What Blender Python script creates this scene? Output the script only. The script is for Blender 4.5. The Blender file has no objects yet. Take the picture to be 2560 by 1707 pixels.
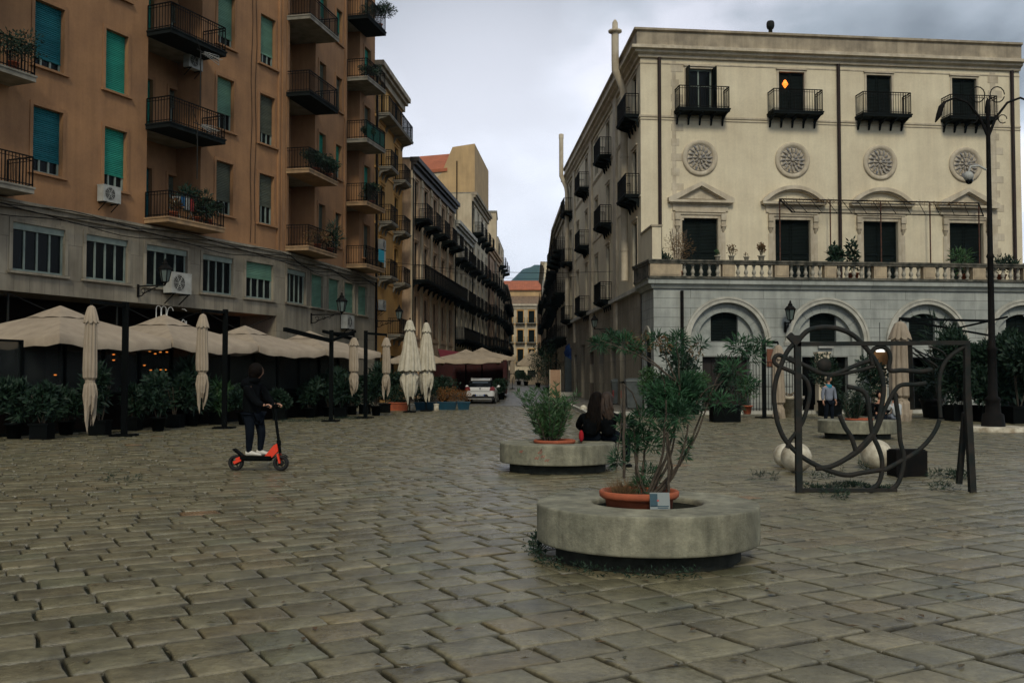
import bpy, math, random
from mathutils import Vector, Matrix, noise
sc = bpy.context.scene
C = sc.collection
R = math.radians
# ------------------------------------------------------------------ camera
FPX = 2489.0            # focal length in pixels of a 2560 px wide picture
PITCH = R(2.08)
CAMH = 1.6
cam = bpy.data.cameras.new("camera")
cam.sensor_width = 36; cam.lens = 35.0; cam.clip_start = 0.1; cam.clip_end = 20000
co = bpy.data.objects.new("camera", cam); C.objects.link(co)
co.location = (0, 0, CAMH); co.rotation_euler = (R(90) + PITCH, 0, 0)
sc.camera = co
# ------------------------------------------------------------------ world: heavy overcast, brighter gap above the street
w = bpy.data.worlds.new("World"); sc.world = w; w.use_nodes = True
nt = w.node_tree; nt.nodes.clear()
def N(t, **k):
    n = nt.nodes.new(t)
    for a, b in k.items(): setattr(n, a, b)
    return n
SUN_EL, SUN_ROT = R(40), R(178)
sky = N('ShaderNodeTexSky'); sky.sky_type = 'NISHITA'; sky.sun_disc = False
sky.sun_elevation = SUN_EL; sky.sun_rotation = SUN_ROT
tc = N('ShaderNodeTexCoord')
mp = N('ShaderNodeMapping'); mp.inputs['Scale'].default_value = (1.5, 1.5, 2.6); mp.inputs['Location'].default_value = (.95, .4, .3)
nt.links.new(tc.outputs['Generated'], mp.inputs['Vector'])
n1 = N('ShaderNodeTexNoise'); n1.inputs['Scale'].default_value = 2.9; n1.inputs['Detail'].default_value = 6; n1.inputs['Roughness'].default_value = .48; n1.inputs['Distortion'].default_value = .1
nt.links.new(mp.outputs[0], n1.inputs['Vector'])
cr = N('ShaderNodeValToRGB')
e = cr.color_ramp.elements
e[0].position = .40; e[0].color = (.36, .40, .45, 1)
e[1].position = .60; e[1].color = (1.05, 1.06, 1.17, 1)
m_ = cr.color_ramp.elements.new(.5); m_.color = (.60, .66, .74, 1)
nt.links.new(n1.outputs['Fac'], cr.inputs['Fac'])
# elevation gradient: cloud deck is thinner (brighter) low above the horizon, heavier overhead
sx = N('ShaderNodeSeparateXYZ'); nt.links.new(tc.outputs['Generated'], sx.inputs[0])
g = N('ShaderNodeValToRGB')
ge = g.color_ramp.elements
ge[0].position = 0.0; ge[0].color = (.62, .64, .68, 1)
ge[1].position = 1.0; ge[1].color = (.56, .56, .57, 1)
q = g.color_ramp.elements.new(.09); q.color = (.88, .89, .91, 1)
q = g.color_ramp.elements.new(.17); q.color = (1.2, 1.2, 1.2, 1)
q = g.color_ramp.elements.new(.30); q.color = (.66, .67, .68, 1)
nt.links.new(sx.outputs['Z'], g.inputs['Fac'])
mu = N('ShaderNodeMix', data_type='RGBA', blend_type='MULTIPLY'); mu.inputs['Factor'].default_value = 1
nt.links.new(cr.outputs[0], mu.inputs['A']); nt.links.new(g.outputs[0], mu.inputs['B'])
# a thinner, brighter stretch of cloud low over the far end of the street
dt = N('ShaderNodeVectorMath', operation='DOT_PRODUCT'); nrm = N('ShaderNodeVectorMath', operation='NORMALIZE')
nt.links.new(tc.outputs['Generated'], nrm.inputs[0]); nt.links.new(nrm.outputs[0], dt.inputs[0]); dt.inputs[1].default_value = Vector((-.02, .98, .17)).normalized()
gm = N('ShaderNodeMapRange', interpolation_type='SMOOTHSTEP'); gm.inputs[1].default_value = .955; gm.inputs[2].default_value = .999; gm.inputs[3].default_value = .0; gm.inputs[4].default_value = .6
nt.links.new(dt.outputs['Value'], gm.inputs[0])
sc1 = N('ShaderNodeMix', data_type='RGBA', blend_type='MIX'); nt.links.new(gm.outputs[0], sc1.inputs['Factor'])
nt.links.new(mu.outputs['Result'], sc1.inputs['A']); sc1.inputs['B'].default_value = (1.08, 1.09, 1.2, 1)
sca = N('ShaderNodeVectorMath', operation='SCALE'); sca.inputs['Scale'].default_value = 9.0
nt.links.new(sc1.outputs['Result'], sca.inputs[0])
mx = N('ShaderNodeMix', data_type='RGBA'); mx.inputs['Factor'].default_value = .94
nt.links.new(sky.outputs[0], mx.inputs['A']); nt.links.new(sca.outputs[0], mx.inputs['B'])
bg = N('ShaderNodeBackground'); bg.inputs['Strength'].default_value = .1
nt.links.new(mx.outputs['Result'], bg.inputs['Color'])
wo = N('ShaderNodeOutputWorld'); nt.links.new(bg.outputs[0], wo.inputs['Surface'])
# ------------------------------------------------------------------ sun behind thick cloud
sl = bpy.data.lights.new("sun", 'SUN'); sl.energy = 1.35; sl.angle = R(14); sl.color = (1, .92, .74)
so = bpy.data.objects.new("sun", sl); C.objects.link(so)
so.rotation_euler = Matrix.Identity(3).to_euler()
_sd = Vector((math.sin(SUN_ROT) * math.cos(SUN_EL), math.cos(SUN_ROT) * math.cos(SUN_EL), math.sin(SUN_EL)))
so.rotation_euler = _sd.to_track_quat('Z', 'Y').to_euler()
sc.view_settings.view_transform = 'Standard'; sc.view_settings.look = 'None'
sc.view_settings.exposure = 0.34; sc.view_settings.gamma = 1
sc.cycles.max_bounces = 5; sc.cycles.diffuse_bounces = 3; sc.cycles.glossy_bounces = 2
sc.cycles.transparent_max_bounces = 8; sc.cycles.caustics_reflective = False; sc.cycles.caustics_refractive = False

# ------------------------------------------------------------------ pixel <-> place helpers (pixels of the 2560x1707 photograph)
def ray(px, py):
    a = (853.5 - py) / FPX; r = (px - 1280) / FPX
    return Vector((r, math.cos(PITCH) - a * math.sin(PITCH), math.sin(PITCH) + a * math.cos(PITCH)))
def at(px, py, Y):
    d = ray(px, py); t = Y / d.y
    return Vector((d.x * t, Y, CAMH + d.z * t))
def gr(px, py, z=0):
    d = ray(px, py); t = (z - CAMH) / d.z
    return Vector((d.x * t, d.y * t, z))
def gz(Y):                       # the street rises gently beyond the piazza
    return max(0, Y - 55) * .0105
# ------------------------------------------------------------------ materials
MATS = {}
def mat(name, col, rough=.85, col2=None, ns=2.5, det=5, lo=.35, hi=.65, bump=0, bs=25, metal=0, streak=0, spec=.35, brick=None, emis=0, plane='xz', speck=0, attr=None):
    if name in MATS: return MATS[name]
    m = bpy.data.materials.new(name); MATS[name] = m; m.use_nodes = True
    t = m.node_tree; L = t.links; b = t.nodes['Principled BSDF']
    def nd(ty, **k):
        n = t.nodes.new(ty)
        for a, v in k.items(): setattr(n, a, v)
        return n
    b.inputs['Roughness'].default_value = rough; b.inputs['Metallic'].default_value = metal
    b.inputs['Specular IOR Level'].default_value = spec
    tcn = nd('ShaderNodeTexCoord')
    def rgb(c):
        n = nd('ShaderNodeRGB'); n.outputs[0].default_value = (*c, 1); return n.outputs[0]
    cur = rgb(col)
    if col2 is not None:
        n = nd('ShaderNodeTexNoise'); n.inputs['Scale'].default_value = ns; n.inputs['Detail'].default_value = det; n.inputs['Roughness'].default_value = .6
        L.new(tcn.outputs['Object'], n.inputs['Vector'])
        mr = nd('ShaderNodeMapRange'); mr.inputs[1].default_value = lo; mr.inputs[2].default_value = hi
        L.new(n.outputs['Fac'], mr.inputs[0])
        x = nd('ShaderNodeMix', data_type='RGBA'); L.new(mr.outputs[0], x.inputs['Factor'])
        L.new(cur, x.inputs['A']); x.inputs['B'].default_value = (*col2, 1); cur = x.outputs['Result']
    if attr:
        a = nd('ShaderNodeAttribute', attribute_name=attr)
        x = nd('ShaderNodeMix', data_type='RGBA', blend_type='MULTIPLY'); x.inputs['Factor'].default_value = 1
        L.new(cur, x.inputs['A']); L.new(a.outputs['Color'], x.inputs['B']); cur = x.outputs['Result']
    if streak:
        mp = nd('ShaderNodeMapping'); mp.inputs['Scale'].default_value = (2.2, 2.2, .16)
        L.new(tcn.outputs['Object'], mp.inputs['Vector'])
        n = nd('ShaderNodeTexNoise'); n.inputs['Scale'].default_value = 1.5; n.inputs['Detail'].default_value = 8; n.inputs['Roughness'].default_value = .65
        L.new(mp.outputs[0], n.inputs['Vector'])
        mr = nd('ShaderNodeMapRange'); mr.inputs[1].default_value = .38; mr.inputs[2].default_value = .72; mr.inputs[3].default_value = 1; mr.inputs[4].default_value = 1 - streak
        L.new(n.outputs['Fac'], mr.inputs[0])
        x = nd('ShaderNodeMix', data_type='RGBA', blend_type='MULTIPLY'); x.inputs['Factor'].default_value = 1
        L.new(cur, x.inputs['A']); L.new(mr.outputs[0], x.inputs['B']); cur = x.outputs['Result']
    if speck:
        n = nd('ShaderNodeTexNoise'); n.inputs['Scale'].default_value = 9; n.inputs['Detail'].default_value = 8; n.inputs['Roughness'].default_value = .75
        L.new(tcn.outputs['Object'], n.inputs['Vector'])
        mr = nd('ShaderNodeMapRange'); mr.inputs[1].default_value = .3; mr.inputs[2].default_value = .75; mr.inputs[3].default_value = 1 + speck * .5; mr.inputs[4].default_value = 1 - speck
        L.new(n.outputs['Fac'], mr.inputs[0])
        x = nd('ShaderNodeMix', data_type='RGBA', blend_type='MULTIPLY'); x.inputs['Factor'].default_value = 1
        L.new(cur, x.inputs['A']); L.new(mr.outputs[0], x.inputs['B']); cur = x.outputs['Result']
    hsrc = None
    if brick:
        bw, bh, mort, mcol = brick[:4]
        vx = nd('ShaderNodeSeparateXYZ'); L.new(tcn.outputs['Object'], vx.inputs[0])
        cb = nd('ShaderNodeCombineXYZ'); L.new(vx.outputs['XYZ'.index(plane[0].upper())], cb.inputs[0]); L.new(vx.outputs['XYZ'.index(plane[1].upper())], cb.inputs[1])
        br = nd('ShaderNodeTexBrick'); L.new(cb.outputs[0], br.inputs['Vector'])
        br.inputs['Scale'].default_value = 1; br.inputs['Brick Width'].default_value = bw; br.inputs['Row Height'].default_value = bh
        br.inputs['Mortar Size'].default_value = mort; br.inputs['Mortar Smooth'].default_value = .25
        L.new(cur, br.inputs['Color1'])
        x = nd('ShaderNodeMix', data_type='RGBA', blend_type='MULTIPLY'); x.inputs['Factor'].default_value = 1
        L.new(cur, x.inputs['A']); v = brick[4] if len(brick) > 4 else .86; x.inputs['B'].default_value = (v, v, v, 1)
        L.new(x.outputs['Result'], br.inputs['Color2']); br.inputs['Mortar'].default_value = (*mcol, 1)
        cur = br.outputs['Color']; hsrc = br.outputs['Fac']
    L.new(cur, b.inputs['Base Color'])
    if bump:
        n = nd('ShaderNodeTexNoise'); n.inputs['Scale'].default_value = bs; n.inputs['Detail'].default_value = 6; n.inputs['Roughness'].default_value = .65
        L.new(tcn.outputs['Object'], n.inputs['Vector'])
        bn = nd('ShaderNodeBump'); bn.inputs['Strength'].default_value = bump; bn.inputs['Distance'].default_value = .02
        L.new(n.outputs['Fac'], bn.inputs['Height']); last = bn
        if hsrc is not None:
            b2 = nd('ShaderNodeBump', invert=True); b2.inputs['Strength'].default_value = .7; b2.inputs['Distance'].default_value = .02
            L.new(hsrc, b2.inputs['Height']); L.new(bn.outputs[0], b2.inputs['Normal']); last = b2
        L.new(last.outputs[0], b.inputs['Normal'])
    if emis:
        b.inputs['Emission Color'].default_value = (*col, 1); b.inputs['Emission Strength'].default_value = emis
    return m
def sl_(name, col, period, rough=.6, axis='Z', dark=.45):      # slatted paint: real colour with grooves between the slats
    if name in MATS: return MATS[name]
    m = mat(name, col, rough, tuple(c * .7 for c in col), ns=1.2, spec=.1 if sum(col) < .1 else .3)
    t = m.node_tree; L = t.links; b = t.nodes['Principled BSDF']
    tcn = t.nodes.new('ShaderNodeTexCoord'); s = t.nodes.new('ShaderNodeSeparateXYZ'); L.new(tcn.outputs['Object'], s.inputs[0])
    mm = t.nodes.new('ShaderNodeMath'); mm.operation = 'PINGPONG'; mm.inputs[1].default_value = period / 2
    L.new(s.outputs['XYZ'.index(axis)], mm.inputs[0])
    mr = t.nodes.new('ShaderNodeMapRange'); mr.inputs[1].default_value = 0; mr.inputs[2].default_value = period * .25
    L.new(mm.outputs[0], mr.inputs[0])
    bn = t.nodes.new('ShaderNodeBump'); bn.inputs['Strength'].default_value = 1; bn.inputs['Distance'].default_value = .02
    L.new(mr.outputs[0], bn.inputs['Height']); L.new(bn.outputs[0], b.inputs['Normal'])
    return m
M = dict(
 orange=mat('orange_render', (.385,.205,.095), .9, (.26,.14,.07), ns=.5, streak=.2, bump=.35, bs=30, speck=.12),
 yellow=mat('yellow_render', (.62,.35,.10), .9, (.50,.29,.11), ns=.5, streak=.18, bump=.25),
 cream=mat('cream_render', (.76,.68,.49), .9, (.62,.54,.385), ns=.5, streak=.13, speck=.1, bump=.2),
 creamtrim=mat('cream_trim', (.62,.55,.42), .85, (.46,.39,.28), ns=1.6, streak=.3, bump=.2),
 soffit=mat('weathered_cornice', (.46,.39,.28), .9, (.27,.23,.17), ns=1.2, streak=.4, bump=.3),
 stonebase=mat('travertine_cladding', (.37,.33,.25), .75, (.23,.20,.145), ns=.5, streak=.35, bump=.15, brick=(.62,1.25,.006,(.10,.08,.06),.8)),
 ashlar=mat('grey_ashlar', (.43,.45,.41), .85, (.29,.31,.285), ns=.8, streak=.3, bump=.25, brick=(3.4,.43,.008,(.12,.12,.11),.93)),
 ashlartrim=mat('pale_stone_trim', (.55,.54,.47), .8, (.38,.37,.31), ns=1.8, streak=.25, bump=.25),
 voussoir=mat('voussoir_stone', (.36,.38,.35), .85, (.24,.26,.24), ns=2, bump=.3, speck=.2),
 brown=mat('brown_render', (.70,.50,.32), .9, (.42,.29,.18), ns=.9, streak=.3, bump=.4),
 pink=mat('pink_render', (.58,.39,.26), .9, (.38,.26,.17), ns=.8, streak=.3, bump=.4),
 cream2=mat('pale_yellow_render', (.58,.49,.34), .9, (.45,.37,.25), ns=.5, streak=.2, bump=.3),
 ochre=mat('ochre_render', (.55,.38,.19), .9, (.42,.29,.15), ns=.5, streak=.15, bump=.3),
 rubble=mat('rubble_wall', (.26,.17,.10), .95, (.13,.09,.06), ns=2.5, bump=.8, bs=6, speck=.4),
 tile=sl_('terracotta_tiles', (.42,.13,.06), .34, .8, 'X'),
 teal=sl_('teal_roller_shutter', (.03,.33,.24), .06, .55),
 teal2=sl_('blue_teal_roller_shutter', (.015,.17,.20), .06, .55),
 green=sl_('pale_green_roller_shutter', (.17,.33,.235), .06, .6),
 greyshut=sl_('grey_green_roller_shutter', (.115,.13,.095), .06, .7),
 louver=sl_('dark_green_louvre', (.007,.012,.011), .07, .6),
 dkwood=mat('dark_brown_wood', (.016,.011,.008), .6, (.01,.007,.006), ns=5),
 iron=mat('black_iron', (.006,.007,.007), .7, (.012,.010,.009), ns=6, spec=.06),
 glass=mat('dark_window_glass', (.005,.007,.008), .2, spec=.12),
 bglass=mat('sky_lit_glass', (.05,.07,.085), .05, spec=1.0),
 frame=mat('pale_window_frame', (.23,.28,.24), .6, (.15,.19,.17)),
 white=mat('off_white_metal', (.42,.43,.40), .5, (.30,.30,.27), ns=4),
 slabtan=mat('tan_slab', (.42,.27,.14), .9, (.28,.19,.11), ns=2, streak=.35, bump=.3),
 slabdark=mat('dark_slab', (.012,.016,.016), .9, (.008,.01,.01), ns=2, spec=.1),
 slabgrey=mat('grey_slab', (.28,.26,.21), .9, (.16,.15,.12), ns=2, bump=.3),
 concrete=mat('weathered_concrete', (.34,.325,.23), .82, (.225,.22,.155), ns=2.2, streak=.55, bump=.5, bs=40, speck=.4),
 sphere=mat('pale_stone_ball', (.66,.62,.49), .85, (.30,.25,.17), ns=4, bump=.4, speck=.3),
 cloth=mat('beige_canvas', (.39,.32,.235), .9, (.30,.245,.18), ns=2, streak=.1, bump=.1),
 clothw=mat('pale_canvas', (.60,.55,.43), .9, (.46,.42,.32), ns=4, streak=.12, bump=.1),
 blackmet=mat('black_powder_coat', (.003,.004,.004), .7, spec=.05),
 screen=mat('clear_plastic_screen', (.035,.04,.036), .35, (.008,.011,.011), ns=.9, spec=.2),
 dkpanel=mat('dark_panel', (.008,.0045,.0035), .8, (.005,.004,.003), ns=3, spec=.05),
 redpanel=mat('dark_red_curtain', (.05,.007,.006), .8, (.02,.005,.005), ns=6),
 steel=mat('weathered_steel', (.016,.021,.020), .6, (.032,.028,.024), ns=7, bump=.3, bs=60, metal=.0, spec=.08),
 terracotta=mat('terracotta', (.40,.105,.045), .8, (.28,.075,.035), ns=8, bump=.2),
 soil=mat('soil', (.025,.018,.012), 1, (.05,.035,.02), ns=20, bump=.6),
 bark=mat('grey_bark', (.09,.073,.052), .9, (.045,.035,.026), ns=15, bump=.5),
 leaf=mat('oleander_leaf', (.025,.068,.026), .5, (.055,.115,.04), ns=9, det=2, lo=.3, hi=.7, spec=.3),
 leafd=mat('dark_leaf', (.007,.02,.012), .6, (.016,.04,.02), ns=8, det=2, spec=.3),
 leafr=mat('rusty_leaf', (.20,.075,.035), .7, (.07,.08,.03), ns=9),
 dry=mat('dry_grass', (.20,.12,.05), .9, (.10,.06,.03), ns=20),
 orangef=mat('orange_foliage', (.24,.09,.02), .8, (.10,.06,.02), ns=10),
 blueplastic=mat('blue_plastic', (.008,.062,.10), .5, (.01,.04,.06), ns=4),
 bluetarp=mat('blue_tarpaulin', (.008,.04,.15), .5, (.005,.02,.09), ns=4),
 carwhite=mat('white_car_paint', (.62,.62,.60), .22, spec=.7),
 rubber=mat('rubber', (.012,.012,.012), .8),
 red=mat('red_lens', (.16,.006,.006), .2, spec=.8),
 orangepaint=mat('red_orange_paint', (.75,.045,.012), .4, spec=.5),
 skin=mat('skin', (.42,.22,.14), .6),
 hair=mat('dark_hair', (.003,.0025,.0025), .8, (.009,.006,.004), ns=14, spec=.08),
 jacket=mat('black_jacket', (.0018,.0022,.0026), .85, (.004,.005,.006), ns=6, bump=.5, spec=.05),
 jeans=mat('dark_trousers', (.004,.006,.010), .9, (.008,.011,.016), ns=8, spec=.05),
 sneaker=mat('white_sneaker', (.55,.53,.47), .6),
 paving=None,
)
b_ = M['screen'].node_tree.nodes['Principled BSDF']; b_.inputs['Alpha'].default_value = .62
def glow(name, col, s):
    return mat(name, col, .5, emis=s)
# ------------------------------------------------------------------ mesh builder
class MB:
    def __init__(s, T=None): s.v = []; s.f = []; s.mi = []; s.T = T or Matrix.Identity(4); s.cur = 0; s.sm = []
    def add(s, vs, fs, smooth=False):
        o = len(s.v)
        for p in vs: s.v.append(s.T @ Vector(p))
        for f in fs: s.f.append([i + o for i in f]); s.mi.append(s.cur); s.sm.append(smooth)
    def quad(s, a, b, c, d): s.add([a, b, c, d], [(0, 1, 2, 3)])
    def box(s, x0, x1, y0, y1, z0, z1):
        s.add([(x0,y0,z0),(x1,y0,z0),(x1,y1,z0),(x0,y1,z0),(x0,y0,z1),(x1,y0,z1),(x1,y1,z1),(x0,y1,z1)],
              [(0,3,2,1),(4,5,6,7),(0,1,5,4),(1,2,6,5),(2,3,7,6),(3,0,4,7)])
    def bar(s, a, b, w, h=None):                    # square bar between two points
        a = Vector(a); b = Vector(b); h = h or w; d = (b - a).normalized()
        up = Vector((0,0,1)) if abs(d.z) < .95 else Vector((0,1,0))
        x = d.cross(up).normalized() * w / 2; y = x.cross(d).normalized() * h / 2
        vs = [a-x-y, a+x-y, a+x+y, a-x+y, b-x-y, b+x-y, b+x+y, b-x+y]
        s.add(vs, [(0,3,2,1),(4,5,6,7),(0,1,5,4),(1,2,6,5),(2,3,7,6),(3,0,4,7)])
    def tube(s, pts, r, n=8, cap=True, smooth=True):
        pts = [Vector(p) for p in pts]; rs = r if isinstance(r, (list, tuple)) else [r] * len(pts)
        ring = []; prev = None; vs = []
        for i, p in enumerate(pts):
            d = (pts[min(i+1, len(pts)-1)] - pts[max(i-1, 0)]).normalized()
            if prev is None:
                up = Vector((0,0,1)) if abs(d.z) < .9 else Vector((0,1,0)); x = d.cross(up).normalized()
            else:
                x = (prev - d * prev.dot(d)).normalized()
            prev = x; y = d.cross(x)
            for k in range(n):
                a = 2 * math.pi * k / n; vs.append(p + x * math.cos(a) * rs[i] + y * math.sin(a) * rs[i])
        fs = [(i*n+k, i*n+(k+1)%n, (i+1)*n+(k+1)%n, (i+1)*n+k) for i in range(len(pts)-1) for k in range(n)]
        s.add(vs, fs, smooth)
        if cap: s.add(vs[:n], [tuple(range(n))[::-1]]); s.add(vs[-n:], [tuple(range(n))])
    def lathe(s, prof, n=16, c=(0,0,0), smooth=True, a0=0, a1=2*math.pi):
        full = abs(a1 - a0 - 2*math.pi) < 1e-6; m = n if full else n + 1
        vs = [(c[0]+r*math.cos(a0+(a1-a0)*k/n), c[1]+r*math.sin(a0+(a1-a0)*k/n), c[2]+z) for r, z in prof for k in range(m)]
        fs = [(i*m+k, i*m+(k+1)%m, (i+1)*m+(k+1)%m, (i+1)*m+k) for i in range(len(prof)-1) for k in range(n)]
        s.add(vs, fs, smooth)
    def prism(s, poly, z0, z1):
        n = len(poly)
        s.add([(x,y,z0) for x,y in poly] + [(x,y,z1) for x,y in poly],
              [tuple(range(n))[::-1], tuple(range(n,2*n))] + [(i,(i+1)%n,n+(i+1)%n,n+i) for i in range(n)])
    def prism_y(s, poly, y0, y1):                   # polygon in x,z extruded in y
        n = len(poly)
        s.add([(x,y0,z) for x,z in poly] + [(x,y1,z) for x,z in poly],
              [tuple(range(n)), tuple(range(n,2*n))[::-1]] + [(i,n+i,n+(i+1)%n,(i+1)%n) for i in range(n)])
    def sphere(s, c, r, n=16, m=10, sq=(1,1,1)):
        prof = [(max(1e-4, r*math.sin(math.pi*i/m)), -r*math.cos(math.pi*i/m)) for i in range(m+1)]
        vs = [(c[0]+a*math.cos(2*math.pi*k/n)*sq[0], c[1]+a*math.sin(2*math.pi*k/n)*sq[1], c[2]+z*sq[2]) for a, z in prof for k in range(n)]
        s.add(vs, [(i*n+k, i*n+(k+1)%n, (i+1)*n+(k+1)%n, (i+1)*n+k) for i in range(m) for k in range(n)], True)
    def mesh(s, name, mats):
        me = bpy.data.meshes.new(name); me.from_pydata([tuple(p) for p in s.v], [], s.f)
        for m in (mats if isinstance(mats, (list, tuple)) else [mats]): me.materials.append(m)
        me.polygons.foreach_set('material_index', s.mi); me.polygons.foreach_set('use_smooth', s.sm)
        me.update(); return me
    def build(s, name, mats, parent=None, Mx=None):
        return link(name, s.mesh(name, mats), parent, Mx)
def link(name, me, parent=None, Mx=None):
    o = bpy.data.objects.new(name, me); C.objects.link(o)
    if parent is not None: o.parent = parent
    if Mx is not None: o.matrix_local = Mx
    return o
def thing(name, label, cat, loc=(0,0,0), rz=0, group=None):
    o = bpy.data.objects.new(name, None); C.objects.link(o); o.empty_display_size = .2
    o.location = loc; o.rotation_euler = (0,0,rz); o['label'] = label; o['category'] = cat
    if group: o['group'] = group
    return o
def tag(o, label, cat, group=None):
    o['label'] = label; o['category'] = cat
    if group: o['group'] = group
    return o
def struct(o, kind='structure', label=None, cat=None):
    o['kind'] = kind
    if label: o['label'] = label
    if cat: o['category'] = cat
    return o
def dup(o, parent=None, loc=None, rz=None, label=None, scale=None, group=None):
    c = o.copy(); C.objects.link(c)
    if parent is not None: c.parent = parent
    for ch in list(o.children): dup(ch, c)
    if loc is not None: c.location = loc
    if rz is not None: c.rotation_euler = (0,0,rz)
    if scale is not None: c.scale = (scale,)*3
    if label: c['label'] = label
    if group: c['group'] = group
    return c
def Tr(x, y, z): return Matrix.Translation((x, y, z))
def Rz(a): return Matrix.Rotation(a, 4, 'Z')
def Rx(a): return Matrix.Rotation(a, 4, 'X')
def Ry(a): return Matrix.Rotation(a, 4, 'Y')
class Fac:                                          # a vertical facade plane through p0 heading along d; local x along it, y into the building
    def __init__(s, p0, p1):
        s.p0 = Vector(p0); s.p1 = Vector(p1); s.d = (s.p1 - s.p0).normalized(); s.L = (s.p1 - s.p0).length
        s.ang = math.atan2(s.d.y, s.d.x)
        s.W = Tr(p0[0], p0[1], 0) @ Rz(s.ang)
    def uz(s, px, py):
        r = ray(px, py); o = -s.p0                  # o + t r = u d
        det = r.x * (-s.d.y) + s.d.x * r.y
        t = (-o.x * (-s.d.y) - s.d.x * o.y) / det
        P = Vector((r.x*t, r.y*t)); return (P - s.p0).dot(s.d), CAMH + r.z * t
    def u(s, px, py=943): return s.uz(px, py)[0]
    def pt(s, u, y=0, z=0): return s.W @ Vector((u, y, z))
rng = random.Random(7)
# ================================================================== ground and paving
def build_ground():
    mdirt = mat('joint_dirt', (.012,.012,.009), .95, (.012,.020,.008), ns=3, bump=.6, bs=40)
    g = MB(); xs = [-3000,-400,-60,-20,0,20,60,400,3000]; ys = [-3000,-200,-30,0,30,55,80,120,160,200,400,4000]
    vs = [(x, y, -.035 + (min(gz(y), 2.6))) for y in ys for x in xs]; n = len(xs)
    g.add(vs, [(j*n+i, j*n+i+1, (j+1)*n+i+1, (j+1)*n+i) for j in range(len(ys)-1) for i in range(n-1)])
    struct(g.build('ground', mdirt))
    # individual worn stone blocks laid in courses turned about 30 degrees to the view
    rn = random.Random(3); ang = R(29); ca, sa = math.cos(ang), math.sin(ang)
    V = []; F = []; COL = []
    def W(u, v): return u*ca - v*sa, u*sa + v*ca
    v = -14.0
    while v < 104:
        rw = rn.uniform(.29, .40); u = -34 + rn.random()*.4; ph = rn.random()*9
        while u < 64:
            ln = rn.choice([rn.uniform(.3,.42), rn.uniform(.4,.58), rn.uniform(.38,.5)])
            cu, cv = u + ln/2, v + rw/2
            x, y = W(cu, cv)
            wob = .05*math.sin(cu*.55+ph*.08) + .03*math.sin(cu*1.7)
            y += 0
            if y > 2.4 and abs(x) < .62*y + 2.5 and (y < 58 or (y < 112 and -8.5 < x < 4.2)):
                near = y < 21
                gap = rn.uniform(.008, .013) if near else .013
                hx, hy = ln/2 - gap*.75, rw/2 - gap*1.35
                def jt(s): return rn.uniform(-s, s)
                j = .009
                cs = [(-hx+jt(j), -hy+jt(j)), (hx+jt(j), -hy+jt(j)), (hx+jt(j), hy+jt(j)), (-hx+jt(j), hy+jt(j))]
                dz = rn.uniform(-.005, .005); tx = rn.uniform(-.010, .010); ty = rn.uniform(-.012, .012)
                t = rn.random(); b = rn.uniform(.78, 1.12)
                if t < .08: c = (b*1.06, b*.97, b*.86)
                elif t < .14: c = (b*.84, b*.90, b*.88)
                elif t < .5: c = (b*1.03, b*1.0, b*.95)
                else: c = (b, b, b*.96)
                if rn.random() < .002: c = (1.2, .82, .66)
                o = len(V)
                def put(px_, py_, z):
                    X, Y = W(cu+px_, cv+wob+py_)
                    V.append((X, Y, z + dz + tx*px_ + ty*py_ + gz(Y))); q_ = .12 if z < -.03 else (.55 if z < -.008 else 1); COL.append((c[0]*q_, c[1]*q_, c[2]*q_))
                if near:
                    ed = []
                    for k in range(4):
                        a = cs[k]; bb = cs[(k+1)%4]; pr = cs[k-1]
                        rr = rn.uniform(.12, .3)
                        rr *= .3
                        da = (a[0]+(pr[0]-a[0])*rr*.35, a[1]+(pr[1]-a[1])*rr*.5)
                        db = (a[0]+(bb[0]-a[0])*rr*.35, a[1]+(bb[1]-a[1])*rr*.5)
                        ed.append(da); ed.append(db)
                        s = rn.uniform(-.01, .012)
                        ed.append(((a[0]+bb[0])/2 + (s if k%2 else 0), (a[1]+bb[1])/2 + (0 if k%2 else s)))
                    m = len(ed)
                    for z, k in ((-.05, 1.0), (-.012, .99), (-.002, .955), (.0015, .85)):
                        for p in ed: put(p[0]*k, p[1]*k, z + (rn.uniform(-.002,.002) if k < .95 else 0))
                    put(0, 0, .004 + rn.uniform(-.003,.003))
                    for r_ in range(3):
                        for k in range(m): F.append((o+r_*m+k, o+r_*m+(k+1)%m, o+(r_+1)*m+(k+1)%m, o+(r_+1)*m+k))
                    for k in range(m): F.append((o+3*m+k, o+3*m+(k+1)%m, o+4*m))
                else:
                    for z, k in ((-.05, 1.0), (0, .95)):
                        for p in cs: put(p[0]*k, p[1]*k, z)
                    for k in range(4): F.append((o+k, o+(k+1)%4, o+4+(k+1)%4, o+4+k))
                    F.append((o+4, o+5, o+6, o+7))
            u += ln
        v += rw
    me = bpy.data.meshes.new('paving'); me.from_pydata(V, [], F)
    ca_ = me.color_attributes.new('tint', 'FLOAT_COLOR', 'POINT')
    flat = []
    for c in COL: flat += [c[0], c[1], c[2], 1]
    ca_.data.foreach_set('color', flat)
    me.polygons.foreach_set('use_smooth', [True]*len(me.polygons))
    mp = mat('worn_paving_stone', (.225,.202,.122), .4, (.128,.117,.074), ns=2.2, det=8, bump=.5, bs=24, speck=.55, attr='tint', spec=.6)
    # worn tops are polished in patches, so they shine where the street has been walked most
    t = mp.node_tree; b = t.nodes['Principled BSDF']; tcn = t.nodes.new('ShaderNodeTexCoord')
    n = t.nodes.new('ShaderNodeTexNoise'); n.inputs['Scale'].default_value = 1.4; n.inputs['Detail'].default_value = 8; t.links.new(tcn.outputs['Object'], n.inputs['Vector'])
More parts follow.
